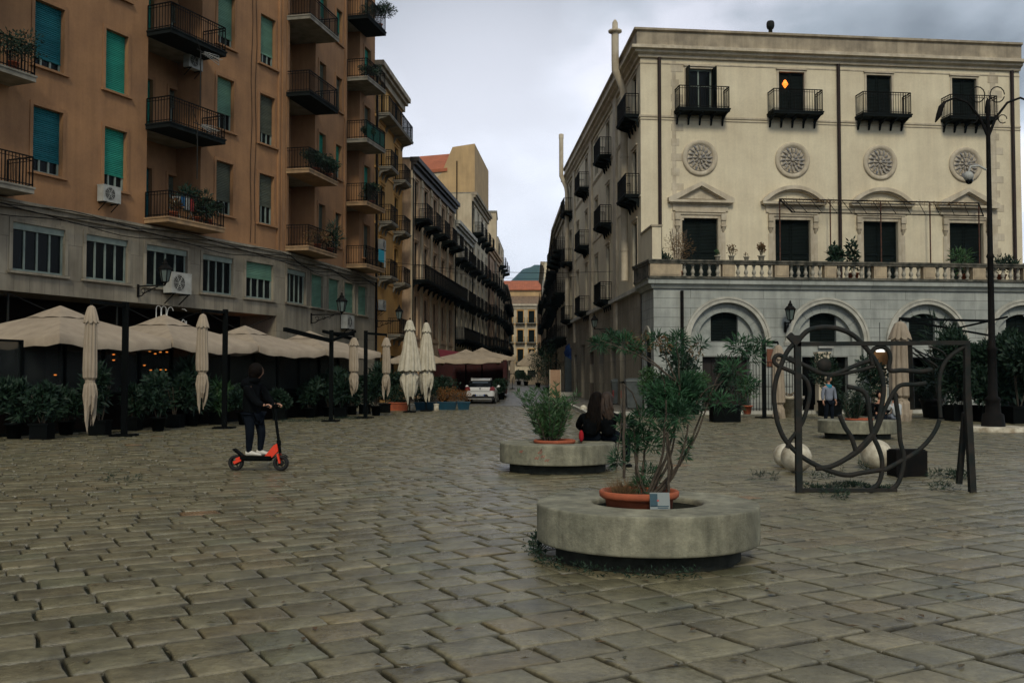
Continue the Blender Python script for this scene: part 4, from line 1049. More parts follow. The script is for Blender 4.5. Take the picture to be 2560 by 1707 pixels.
    tf = MB(); tf.box(0, GL+.4, 0, D+.0, 5.9, 6.02); tf.build('terrace_floor', M['slabgrey'], t, I @ G.W)
    # ---------------- balustrade
    bl = MB(); y0, y1 = -.22, .1
    peds = []
    for a, b in ((1639,1700),(1803,1834),(1933,1968),(2057,2086),(2180,2212),(2303,2332.5),(2426,2458),(2552,2580)): peds.append((G.u(a, 680), G.u(b, 680)))
    peds[0] = (-.2, peds[0][1])
    bl.box(-.24, GL+.3, y0, y1, 6.04, 6.14); bl.box(-.26, GL+.3, y0-.03, y1+.03, 6.7, 6.80); bl.box(-.3, GL+.3, y0-.07, y1+.07, 6.80, 6.88)
    bl.box(y0, y1, .1, D, 6.04, 6.14); bl.box(y0-.03, y1+.03, .14, D, 6.7, 6.80); bl.box(y0-.07, y1+.07, .18, D, 6.80, 6.88); bl.box(y0+.02, y1-.02, .1, D, 6.14, 6.7)
    balu = bl.build('balustrade', mat('lichened_stone', (.17,.155,.12), .9, (.035,.038,.03), ns=3, streak=.5, bump=.4), t, I @ G.W)
    pd = MB(); z = (6.14, 6.7)
    pm = M['creamtrim']; prb = MB(); prb.lathe([(.085,0),(.085,.05),(.05,.07),(.05,.09),(.095,.17),(.1,.22),(.06,.33),(.045,.38),(.06,.4),(.06,.44),(.05,.46),(.085,.5),(.085,.56)], 10)
    bmesh_ = prb.mesh('baluster', mat('grimy_stone', (.36,.335,.27), .9, (.16,.155,.125), ns=5, bump=.3))
    for i, (a, b) in enumerate(peds):
        p = MB(); p.box(a, b, y0+.01, y1-.01, 6.14, 6.7); p.box(a+.07, b-.07, y0-.01, y0+.01, 6.2, 6.64); p.build('pedestal', mat('ochre_plaster_panel', (.50,.40,.26), .9, (.36,.29,.2), ns=3, streak=.3), balu)
        if i+1 < len(peds):
            c = peds[i+1][0]; n = 5
            for k in range(n): link('baluster', bmesh_, balu, Tr(b + (c-b)*(k+.5)/n, (y0+y1)/2, 6.14))
    # sloping wing wall closing the terrace at the left
    ww = MB(); ww.prism_y([(0,6.04),(D-.25,6.04),(D-.25,8.42),(0,8.42)], .0, .42); ww.build('terrace_wing_wall', M['cream'], t, I @ GS.W)
    cp = MB(); cp.box(0, D-.2, -.05, .47, 8.42, 8.5); cp.build('wall_coping', M['soffit'], t, I @ GS.W)
    # chimney flues on the side wall
    for px, u, zt, rr in ((1561, LS-3.0, 19.3, .19), (1413, LS-29.7, 20.2, .17)):
        f = MB(); yb = -.3; yo = -.74
        f.tube([(u,yb,6.5),(u,yb,16.0),(u,yb-.06,16.4),(u,yo,17.3),(u,yo,17.8),(u,yo,zt)], rr, 12)
        if px > 1500: f.lathe([(rr+.02,zt-.08),(rr+.16,zt-.04),(rr+.16,zt+.05),(rr*.8,zt+.1),(rr*.75,zt+.45),(rr*.3,zt+.6)], 12, (u,yo,0))
        else: f.lathe([(rr+.02,zt),(rr+.02,zt+.35),(rr*.7,zt+.38)], 12, (u,yo,0))
        for z in (8,10.4,12.8,15.2): f.lathe([(rr+.03,z),(rr+.04,z+.06)], 12, (u,yb,0))
        tag(f.build('flue_pipe', M['creamtrim'], None, S.W), ('tall cream flue pipe climbing past the cornice near the palace corner' if px > 1500 else 'smaller cream flue pipe rising above the far end of the palace side'), 'flue pipe', 'flue pipes on the palace')
    # roof vents
    v = MB(); v.T = F_.W; u = F_.u(1930, 80); v.lathe([(.1,18.4),(.1,18.7),(.15,18.72),(.2,18.85),(.2,19.0),(.15,19.1),(.001,19.12)], 10, (u,.2,0))
    tag(v.build('roof_vent', M['steel']), 'small turbine vent standing on the palace roof edge', 'roof vent')
    return C0, F_, S, G, GS, D, uc, arcs
C0, PF, PS, PG, PGS, PD, PUC, PARC = palace()
wall_lantern('iron lantern between the first two arches of the palace', PG.pt(PG.u(1962, 800), -.02, 4.0), PG.ang, .55, s=1.15)
wall_lantern('iron lantern on the side of the palace over the waste bins', PS.pt(PS.L-9, -.02, 4.3), PS.ang, 1.0, s=1.0)
# wire pergola on the terrace
def pergola():
    t = thing('pergola', 'thin rusty wire pergola frame standing on the palace terrace', 'pergola', (C0.x, C0.y, 0)); I = Tr(-C0.x, -C0.y, 0) @ PF.W
    m = MB(); ux = [PF.u(x, 480) for x in (1940, 2065, 2190, 2312, 2433)]; zt, zn = 10.2, 9.2; yn = -2.6
    for u in ux: m.bar((u,-.45,6.02),(u,-.45,zt),.05)
    m.build('post', mat('rusty_iron', (.12,.05,.03), .85, (.04,.025,.02), ns=8), t, I)
    m = MB(); m.bar((ux[0],-.45,zt),(ux[-1],-.45,zt),.06); m.bar((ux[0],-.5,zt-.12),(ux[-1],-.5,zt-.12),.02)
    a = ux[0]-.25; b = ux[-1]-1.1; m.bar((a,yn,zn),(b,yn,zn),.05); m.bar((ux[0],-.45,zt),(a,yn,zn),.06); m.bar((ux[0]+.15,-.45,zt),(a+.15,yn,zn),.03); m.bar((ux[-1],-.45,zt),(b,yn,zn),.05)
    n = 13
    for i in range(1, n): m.bar((ux[0]+(ux[-1]-ux[0])*i/n,-.45,zt),(a+(b-a)*i/n,yn,zn),.022)
    for k in (1, 2, 3): q = k/4; m.bar((ux[0]+(a-ux[0])*q,-.45+(yn+.45)*q,zt+(zn-zt)*q),(ux[-1]+(b-ux[-1])*q,-.45+(yn+.45)*q,zt+(zn-zt)*q),.014)
    m.build('rafter_frame', M['iron'], t, I)
    rn = random.Random(4); f = MB()
    for i in range(26): u = ux[0]+(ux[-1]-ux[0])*rn.random(); leafy(f, rn, (u,-.5-rn.random()*.5,zt-.1), (.5,.2,.1), 22, .14, .02, 0, .4, .3)
    f.build('dry_vine', M['dry'], t, I)
pergola()
def tplant(label, u, y, z, w, h, **k):
    return bush('terrace_plant', label, PF.pt(u, y, z), w, h, group='plants on the palace terrace', cat='plant', **k)
u0 = PUC[0]
tplant('tall feathery shrub behind the balustrade left of the first terrace window', u0-1.7, -2.0, 6.02, 1.5, 3.0, leaf='dry', L=.16, W=.02, n=900, seed=31, stems=9, blobs=9)
tplant('dark green plant at the foot of the sloping wing wall', u0-2.4, -2.2, 6.02, .8, 1.5, leaf='leafd', L=.15, W=.05, n=600, seed=32)
tplant('small pale pot with a bright green tuft on the balustrade', u0-.1, -2.9, 6.88, .3, .5, pot=(.24,.22,'sphere',False), leaf='leaf', n=120, L=.07, seed=33, stems=2)
tplant('pale pot holding a sprawling twig plant on the balustrade', u0+.55, -2.9, 6.88, .5, .75, pot=(.26,.24,'sphere',False), leaf='dry', n=140, L=.09, seed=34, stems=5)
tplant('empty pale pot on the balustrade between the first two windows', u0+1.25, -2.9, 6.88, .25, .4, pot=(.24,.2,'sphere',False), leaf='dry', n=30, L=.06, seed=35, stems=2)
tplant('round cactus cluster in a pot on the balustrade', u0+1.95, -2.9, 6.88, .42, .8, pot=(.3,.26,'sphere',False), leaf='leafr', n=400, L=.09, W=.05, seed=36)
tplant('broad leaved plant at the right of the second terrace window', PUC[1]+1.1, -2.3, 6.02, .9, 1.75, leaf='leafd', n=150, L=.3, W=.18, seed=37)
tplant('dark plant beside the middle drainpipe on the terrace', PUC[1]+2.0, -2.2, 6.02, .8, 2.0, leaf='leafd', n=220, L=.25, W=.1, seed=38)
tplant('spiky yucca left of the fourth terrace window', PUC[3]-1.5, -2.2, 6.02, 1.1, 1.6, leaf='leaf', n=300, L=.42, W=.05, seed=39)
tplant('low dark plants in front of the fourth terrace window', PUC[3]+.3, -2.3, 6.02, 1.8, 1.3, leaf='leafd', n=600, L=.2, W=.06, seed=40)
tplant('mixed greenery at the right end of the terrace', PUC[3]+2.6, -2.3, 6.02, 2.2, 1.35, leaf='leafd', n=900, L=.2, W=.05, seed=41)
# ================================================================== market parasols (open), folded parasols, terrace enclosures
def parasol(label, cx, cy, s, ze, zp, ang, seed=1, post=True, cloth='cloth', z0=0, group='open square parasols over the terraces'):
    rn = random.Random(seed); t = thing('open_parasol', label, 'parasol', (cx, cy, z0), ang, group)
    n = 10; m = MB(); h = s/2
    def P(side, i, j):                       # j: 0 centre .. n eave ; i along the edge -1..1
        r_ = j/n; a = (-1 + 2*i/n)
        x, y = a*h*r_, -h*r_
        z = zp + (ze-zp)*(r_**.93); sag = (1-a*a)*.12*r_*r_*(1 + .25*math.sin(seed+side*2.1))
        z -= sag + .012*math.sin(9*a+side*2+seed)*r_*r_
        c, s_ = math.cos(side*math.pi/2), math.sin(side*math.pi/2)
        return (x*c - y*s_, x*s_ + y*c, z)
    for side in range(4):
        vs = [P(side, i, j) for j in range(1, n+1) for i in range(n+1)]
        vs += [(p[0]*1.002, p[1]*1.002, p[2]-.24-.03*math.cos(i*1.9+seed)) for i, p in enumerate([P(side, i, n) for i in range(n+1)])]
        m.add(vs, [(j*(n+1)+i, j*(n+1)+i+1, (j+1)*(n+1)+i+1, (j+1)*(n+1)+i) for j in range(n) for i in range(n)], True)
    m.build('canopy', M[cloth], t)
    v = MB()                                 # vented cap with scalloped hem
    for side in range(4):
        vs = []
        for j, (k, dz) in enumerate(((.02,.12),(.5,.06),(1.0,-.02))):
            for i in range(9):
                a = -1+i/4; x, y = a*h*.3*k, -h*.3*k; c, s_ = math.cos(side*math.pi/2), math.sin(side*math.pi/2)
                z = zp + (ze-zp)*.3*k + dz + (.03*abs(math.sin(i*math.pi/4)) if j == 2 else 0)
                vs.append((x*c-y*s_, x*s_+y*c, z))
        v.add(vs, [(j*9+i, j*9+i+1, (j+1)*9+i+1, (j+1)*9+i) for j in range(2) for i in range(8)], True)
    v.build('vent_cap', M[cloth], t)
    if post:
        p = MB(); p.tube([(0,0,0),(0,0,zp)], .045, 8); p.build('pole', M['blackmet'], t)
        f = MB()
        for k in range(4):
            a = R(45+90*k); f.bar((0,0,zp-.12),(h*1.38*math.cos(a),h*1.38*math.sin(a),ze-.04),.035)
            f.bar((0,0,zp-.9),(h*.7*math.cos(a),h*.7*math.sin(a),(zp+ze)/2-.12),.03)
        f.build('rib_frame', M['blackmet'], t)
    return t
TD = Vector((.354, .935)); TN = Vector((-.935, .354)); TA = math.atan2(TD.y, TD.x); S_ = 4.6
N1 = Vector((-12.25, 27.0))
UL = ['largest open beige parasol at the left edge of the photo', 'second open beige parasol from the left, under the dark shop front', 'third open beige parasol, behind the scooter rider', 'fourth open beige parasol partly behind a folded one']
for i in range(4):
    n_ = N1 + TD*S_*i; c = n_ + TD*(S_/2-.04) + TN*(S_/2); parasol(UL[i], c.x, c.y, S_-.1, 2.78 - .06*(i > 1), 3.65 - .15*(i > 1), TA, i+1)
c = N1 + TD*(-S_/2) + TN*(S_/2); 0 and parasol('beige parasol just outside the left edge of the photo over the same terrace', c.x, c.y, S_-.1, 2.75, 3.6, TA, 9)
p = at(1040, 905, 62); parasol('open beige parasol between the two tall folded parasols and the car', p.x, 62, 3.3, 2.65, 3.35, .15, 5, z0=gz(62))
p = at(1176, 900, 66); parasol('open beige parasol standing right behind the white car', p.x-.3, 66, 4.3, 2.72, 3.25, .1, 6, z0=gz(66))
p = at(1205, 890, 73); parasol('further open beige parasol overlapping the one behind the car', p.x, 73, 4.1, 2.9, 3.5, .05, 7, z0=gz(73))
p = at(1330, 895, 128); parasol('pale gazebo parasol far down the middle of the street', p.x, 128, 3.9, 2.3, 4.0, .0, 8, z0=gz(128)+.3)

def enclosure(label, a, b, kind='screen', low='dkpanel', h=2.62, lh=1.12, n=3, side=True):
    a = Vector(a); b = Vector(b); d = (b-a); L = d.length; ang = math.atan2(d.y, d.x)
    t = thing('terrace_enclosure', label, 'terrace screen', (a.x, a.y, 0), ang, 'cafe terrace enclosures')
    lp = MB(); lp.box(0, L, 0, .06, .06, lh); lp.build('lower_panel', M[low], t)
    bs = MB(); bs.box(-.02, L+.02, -.06, .5, 0, .1); bs.build('platform_edge', M['blackmet'], t)
    g_ = MB(); g_.box(0, L, .02, .035, lh, h); g_.build('clear_screen', M[kind], t)
    p = MB()
    for i in range(n+1): x = L*i/n; p.box(x-.035, x+.035, -.03, .09, 0, h)
    p.box(0, L, -.02, .08, h-.04, h+.02); p.box(0, L, -.02, .08, lh-.03, lh+.03); p.build('post', M['blackmet'], t)
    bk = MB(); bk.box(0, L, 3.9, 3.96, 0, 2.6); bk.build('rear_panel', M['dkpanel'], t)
    if side: s = MB(); s.box(L-.05, L, .1, 4.2, .1, h); s.build('end_panel', M[low], t)
    return t
E0 = N1 + TD*(-4.6) + TN*1.35
labs = ['dark terrace enclosure at the left edge of the photo', 'dark terrace enclosure under the second parasol with warm lights inside', 'dark terrace enclosure behind the scooter rider with a clear screen', 'dark terrace enclosure under the fourth parasol behind potted plants']
for i in range(5):
    a = E0 + TD*S_*i; b = E0 + TD*(S_*(i+1)-.03)
    enclosure(labs[max(0, i-1)] if i else 'dark terrace enclosure beyond the left edge nearest the camera', a, b, side=(i == 4))
# warm bulbs hanging inside
bl_ = [(386,930),(390,905),(398,921),(405,934),(393,885),(402,880),(437,960),(288,890),(137,864),(137,938),(361,913),(377,921),(402,875),(414,880)]
for k, (px, py) in enumerate([(374,878),(388,884),(401,880),(361,913),(377,925),(388,934),(402,924),(414,924),(284,886),(284,900),(138,937),(417,880)]):
    r = ray(px, py); F_ = Fac(E0 + TN*2.2, E0 + TN*2.2 + TD*20); u, z = F_.uz(px, py); q = F_.pt(u, 0, z)
    m = MB(); m.T = Tr(*q); m.sphere((0,0,0), .035, 8, 6, (1.5,1.5,.6))
    o = m.build('pendant_bulb', glow('bulb_orange', (1,.30,.05), 4.0))
    tag(o, 'tiny warm bulb glowing behind the clear screen of the left terraces', 'light bulb', 'warm bulbs inside the left terraces')
# lit strip under the shop front
m = MB(); q = FA.pt(FA.u(645, 850), .6, 3.35); m.T = Tr(*q) @ Rz(FA.ang); m.box(-.8,.8,-.1,.1,-.03,.03)
tag(m.build('heater_lamp', glow('heater_orange', (1,.2,.03), .4)), 'long orange glowing heater under the shop front at the end of the terraces', 'heater lamp')
# neon word on the shop front (partly hidden by the second parasol)
def sign():
    t = thing('shop_sign', 'thin white tube lettering on the dark shop front above the second parasol', 'shop sign', (0,0,0))
    m = MB(); u0, z0 = FA.uz(396, 806); Wm = FA.W @ Tr(0, .12, 0); h = .98
    sc_ = .26
    def arch(u, w_): return [(u,0,z0-.3)] + [(u + w_/2 - w_/2*math.cos(math.pi*k/8), 0, z0+.55+.12*math.sin(math.pi*k/8)) for k in range(9)] + [(u+w_,0,z0-.3)]
    m.T = Wm
    m.tube(arch(u0, .26), .016, 6); m.tube(arch(u0+.29, .26), .016, 6)
    m.tube([(u0+.95,0,z0+.52)] + [(u0+.80+.2*math.cos(R(60+12*k)),0,z0+.32+.34*math.sin(R(60+12*k))) for k in range(15)] + [(u0+.62,0,z0-.3)], .016, 6)
    m.tube([(u0+1.12,0,z0+.82),(u0+1.12,0,z0+.93)], .022, 6)
    m.tube([(u0+1.45,0,z0+.62),(u0+1.6,0,z0+.62),(u0+1.72,0,z0+.56)], .016, 6)
    m.tube([(u0+1.38,0,z0-.3),(u0+1.42,0,z0+.08),(u0+1.52,0,z0+.2),(u0+1.64,0,z0+.14),(u0+1.7,0,z0-.3)], .016, 6); m.tube([(u0+1.72,0,z0+.15),(u0+1.72,0,z0-.3)], .016, 6)
    m.build('lettering', glow('white_neon', (.8,.78,.68), .1), t)
sign()
# folded cantilever parasols
def folded(label, px, Y, pytop, h, mast=None, arm_h=None, w=.22, seed=1, cloth='cloth', tail=.45, group='folded cantilever parasols', post_under=False, z0=0):
    rn = random.Random(seed); p = at(px, pytop, Y); zt = p.z
    t = thing('folded_parasol', label, 'folded parasol', (p.x, Y, 0), 0, group)
    m = MB(); nk = 72; big = cloth == 'clothw'
    if big: prof = [(0,.10),(.015,.34),(.06,.42),(.11,.52),(.135,.60),(.138,.40),(.25,.55),(.4,.72),(.55,.9),(.66,1.02),(.705,1.05),(.72,.62),(.735,.55),(.76,.72),(.85,.82),(.93,.72),(1,.5)]
    else: prof = [(0,.12),(.02,.5),(.06,.66),(.13,.86),(.16,.95),(.165,.68),(.3,.74),(.45,.80),(.6,.86),(.69,.84),(.715,.55),(.73,.52),(.76,.74),(.86,.92),(.94,.8),(1,.4)]
    fold = 11 if big else 9; vs = []
    ph = [rn.uniform(0, 6.28) for _ in range(4)]
    for j, (q, k) in enumerate(prof):
        for i in range(nk):
            a = 2*math.pi*i/nk; pl = abs(math.sin(fold*a*.5 + seed + .25*math.sin(3*a+q*4)))**.6
            f = .80 + .26*pl*min(1, .25+q*4) + .07*math.sin(2*a+ph[0]+q*3)
            z = zt - h*q
            if q > .735: z -= h*(q-.735)/.265*(.10*math.sin(2*a+ph[1]) + .07*math.sin(5*a+ph[2]) + .05*pl)
            if .13 < q < .162 or .69 < q < .71: z -= .03*h*(pl-.5)
            vs.append((w*k*f*math.cos(a) + .04*w*math.sin(q*7+seed), w*k*f*math.sin(a), z))
    m.add(vs, [(j*nk+i, j*nk+(i+1)%nk, (j+1)*nk+(i+1)%nk, (j+1)*nk+i) for j in range(len(prof)-1) for i in range(nk)], False)
    m.build('furled_canopy', M[cloth], t)
    s = MB(); s.lathe([(w*.56,zt-h*.74),(w*.62,zt-h*.725),(w*.56,zt-h*.71)], 16); s.build('strap', M[cloth], t)
    if mast is not None:
        mx, mY = mast; b = at(mx, 940, mY); a = MB()
        dx, dy = b.x-p.x, mY-Y; hh = zt + .22
        a.box(dx-.07, dx+.07, dy-.07, dy+.07, 0, hh); a.build('mast', M['blackmet'], t)
        r = MB(); r.bar((dx,dy,hh-.1),(0,0,zt+.1),.07,.09); r.bar((0,0,zt+.1),(0,0,zt-.1),.05); r.build('arm', M['blackmet'], t)
        q = MB(); q.box(dx-.3,dx+.3,dy-.3,dy+.3,.0,.05); q.build('base', M['blackmet'], t)
    else:
        a = MB(); a.tube([(0,0,z0),(0,0,zt+.1)], .03, 8); a.build('pole', M['blackmet'], t); q = MB(); q.lathe([(.3,z0),(.3,z0+.06),(.05,z0+.09)], 16); q.build('base', M['blackmet'], t)
    return t
folded('large folded grey-beige parasol in front of the leftmost terrace', 228, 25.6, 763, 2.7, (312, 27.4), 3.35, .2, 1)
folded('folded beige parasol in front of the second terrace beside a black mast', 507, 30.2, 784, 2.5, (562, 31.5), 3.45, .2, 2)
folded('folded beige parasol over the potted plants right of the rider', 885, 37.5, 843, 1.85, (828, 36.5), 3.0, .21, 3)
folded('folded beige parasol hanging between the plants and the yellow house', 966, 40.5, 843, 2.1, (914, 39.5), 2.95, .2, 4)
folded('tall pale folded parasol, left of the pair near the car', 1025, 46.0, 800, 3.3, None, None, .5, 5, 'clothw')
folded('tall pale folded parasol, right of the pair near the car', 1066, 47.5, 806, 3.2, None, None, .42, 6, 'clothw')
folded('thin folded parasol far down the street left of the gazebo', 1281, 100, 890, 2.5, None, None, .3, 7, z0=gz(100))
folded('folded parasol behind the tubular sculpture in front of the palace door', 2249, 37, 803, 4.0, (2480, 39), 4.6, .42, 8)
folded('folded parasol on a black bracket post left of the tubular sculpture', 1945, 39.5, 862, 3.3, (1910, 39.5), 2.85, .3, 9)
# long black arms over the fourth terrace
am = MB(); am.bar(at(712, 823, 33), at(828, 852, 36.5), .13); am.bar(at(828, 852, 36.5), at(888, 828, 37.5), .1); am.bar(at(808, 828, 36.2), at(893, 850, 38), .1)
tag(am.build('parasol_arm', M['blackmet']), 'long black cantilever arms reaching left over the third parasol', 'parasol arm')
am = MB(); a_ = at(2249, 800, 37); am.bar(at(2255, 800, 37), at(2500, 843, 39), .07); am.bar(at(2385, 822, 38), at(2520, 792, 37), .07); am.bar(at(2480,850,39), at(2560,900,38),.08)
tag(am.build('parasol_arm', M['blackmet']), 'black guy arms spreading from the post behind the lamp standard at the right', 'parasol arm')

# ================================================================== potted plants along the terraces
tp = [ # px, py base, w, h, leaf, L, W, n, label
 (250, 1075, 1.0, 1.9, 'leafd', .3, .05, 700, 'dark leafy plant at the foot of the leftmost folded parasol'),
 (480, 1052, 1.2, 2.1, 'leafd', .5, .07, 500, 'tall dark dracaena in front of the second terrace'),
 (545, 1045, .9, 1.5, 'leaf', .45, .06, 240, 'brighter spiky plant left of the scooter rider'),
 (395, 1060, .9, 1.7, 'leafd', .25, .06, 500, 'dark shrub in front of the warm lit terrace'),
 (330, 1068, .8, 1.3, 'leafd', .3, .06, 400, 'low dark plant beside the first black mast'),
 (820, 1034, .9, 1.8, 'leafd', .35, .05, 500, 'arching dark plant just right of the scooter rider'),
 (852, 1030, .9, 2.0, 'leafd', .4, .06, 500, 'tall dark palm-like plant under the fourth parasol'),
 (880, 1028, .9, 1.7, 'leafd', .22, .06, 600, 'dense dark shrub below the small folded parasol'),
 (912, 1027, 1.0, 1.8, 'leafd', .25, .06, 600, 'dark shrub beside the black mast near the yellow house'),
 (940, 1027, 1.0, 2.2, 'leafd', .3, .06, 700, 'tallest dark shrub at the end of the left terraces'),
 (962, 1024, .9, 1.5, 'leafd', .2, .06, 600, 'dark shrub at the corner beside the terracotta trough')]
tp += [(35, 0, 1.1, 1.6, 'leafd', .3, .06, 600, 'dark plant at the left edge of the photo before the terraces'), (105, 0, 1.0, 1.4, 'leafd', .25, .06, 600, 'low dark plant left of the leftmost folded parasol'),
 (165, 0, .9, 1.3, 'leafd', .3, .05, 500, 'small dark plant touching the leftmost folded parasol'), (437, 0, 1.0, 1.6, 'leafd', .3, .06, 600, 'dark plant between the shrub and the tall dracaena'),
 (610, 0, 1.0, 1.4, 'leafd', .2, .06, 700, 'dark plant hidden right behind the scooter rider'), (700, 0, .9, 1.1, 'leafd', .2, .06, 500, 'low dark plant right of the rider near the handlebar'), (775, 0, 1.0, 1.5, 'leafd', .3, .06, 500, 'dark plant left of the arching one under the third parasol')]
for i, (px, py, w_, h_, lf, L_, W_, n_, lb) in enumerate(tp):
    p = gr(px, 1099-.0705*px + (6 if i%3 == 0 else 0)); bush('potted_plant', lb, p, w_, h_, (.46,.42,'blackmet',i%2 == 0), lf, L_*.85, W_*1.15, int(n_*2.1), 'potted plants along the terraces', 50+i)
def trough(label, x0, x1, py, col, leaf, hp, seed, L=.12, W=.05, n=700):
    a = gr(x0, py); b = gr(x1, py); w_ = (b-a).length; t = thing('trough_planter', label, 'planter', (a+b)/2, 0, 'planters in front of the parked car')
    m = MB(); m.prism([(-w_/2+.06,-.2),(w_/2-.06,-.2),(w_/2-.06,.2),(-w_/2+.06,.2)], 0, .04)
    lo = [(-w_/2+.07,-.19),(w_/2-.07,-.19),(w_/2-.07,.19),(-w_/2+.07,.19)]; hi = [(-w_/2,-.25),(w_/2,-.25),(w_/2,.25),(-w_/2,.25)]
    m.add([(x,y,.04) for x,y in lo] + [(x,y,.36) for x,y in hi], [(i,(i+1)%4,4+(i+1)%4,4+i) for i in range(4)])
    m.box(-w_/2-.03,w_/2+.03,-.28,.28,.34,.40); m.build('trough', M[col], t)
    rn = random.Random(seed); f = MB(); k = max(3, int(w_/.3))
    for i in range(k): leafy(f, rn, (-w_/2+w_*(i+.5)/k, 0, .4+hp*.5), (w_/k*.8, .28, hp*.55), n//k, L, W, .6)
    f.build('foliage', M[leaf], t); return t
trough('terracotta trough with a pale cactus pad and dark leaves', 974, 1022, 1026, 'terracotta', 'leafd', .8, 61)
trough('blue trough with bushy dark green plants', 1037, 1087, 1025, 'blueplastic', 'leafd', .85, 62)
trough('wide blue trough full of orange foliage', 1094, 1142, 1024, 'blueplastic', 'orangef', .7, 63, .09, .04, 900)
trough('short blue trough right of the orange foliage', 1143, 1175, 1024, 'blueplastic', 'orangef', .6, 64, .1, .03, 400)
for px, lb in ((1030, 'small pale stone block between the terracotta and blue troughs'), (1091, 'small pale stone block between the two blue troughs')):
    m = MB(); m.box(-.11,.11,-.1,.1,0,.28); m.box(-.13,.13,-.12,.12,.28,.33); p = gr(px, 1026); o = tag(m.build('stone_block', M['sphere']), lb, 'stone block', 'stone blocks between the troughs'); o.location = p
# dark awning sides behind the car and red curtain
p = at(1262, 950, 72); m = MB(); m.box(-.12,.12,0,7,.3,2.7)
for i in range(20): m.box(.12,.16,.35*i,.35*i+.18,.3,2.7)
m.T = Matrix.Identity(4); o = tag(m.build('curtain', M['redpanel']), 'dark red side curtain of the restaurant terrace behind the car', 'curtain'); o.location = (p.x, 70.5, gz(70))
m = MB(); m.box(-3.2,2.0,0,.1,.3,2.5); 
for i in range(14): m.box(-3.2+.4*i,-3.1+.4*i,-.06,.0,.3,2.5)
o = tag(m.build('terrace_screen', M['redpanel']), 'dark brown slatted terrace screen under the parasols behind the car', 'terrace screen'); p = at(1190, 950, 76); o.location = (p.x, 76, gz(76))
m = MB(); m.T = Tr(*at(1150, 876, 72)) ; m.add([(-1.6,0,.1),(1.6,0,-.3),(1.9,-2,-.85),(-1.3,-2,-.45),(-1.6,0,.04),(1.6,0,-.36),(1.9,-2,-.91),(-1.3,-2,-.51)], [(0,1,2,3),(7,6,5,4),(3,2,6,7),(0,3,7,4),(1,5,6,2)])
m.bar((-1.6,0,.1),(-1.6,.8,.1),.05); m.bar((1.6,0,-.3),(1.6,.8,-.3),.05)
tag(m.build('awning', mat('red_awning', (.13,.012,.02), .85)), 'small dark red awning above the parasols behind the car', 'awning')
for i, (px, Y, w_, h_, lb) in enumerate([(1297, 122, 1.6, 2.0, 'round dark potted shrub left of the far gazebo'), (1315, 118, 1.6, 1.7, 'low dark potted shrub in front of the far gazebo'),
     (1366, 84, 3.0, 5.0, 'large dark shrub on the right edge of the street before the blue tarpaulin'), (1345, 108, 2.4, 3.6, 'dark climbing shrub beside the far gazebo'),
     (1240, 63, 1.2, 1.5, 'dark potted shrub at the right side of the parked car'), (1252, 67, 1.0, 1.4, 'second dark potted shrub behind the car by the restaurant'),
     (1110, 55, 1.8, 1.7, 'dark bush behind the orange foliage trough'), (1060, 53, 1.8, 1.6, 'dark bush below the two tall folded parasols'), (1000, 50, 1.6, 2.0, 'dark bush left of the tall folded parasols')]):
    p = at(px, 960, Y); bush('street_shrub', lb, (p.x, Y, gz(Y)), w_, h_, (.6,.5,'blackmet',False), 'leafd', .2, .08, 900, 'dark shrubs down the street', 80+i)
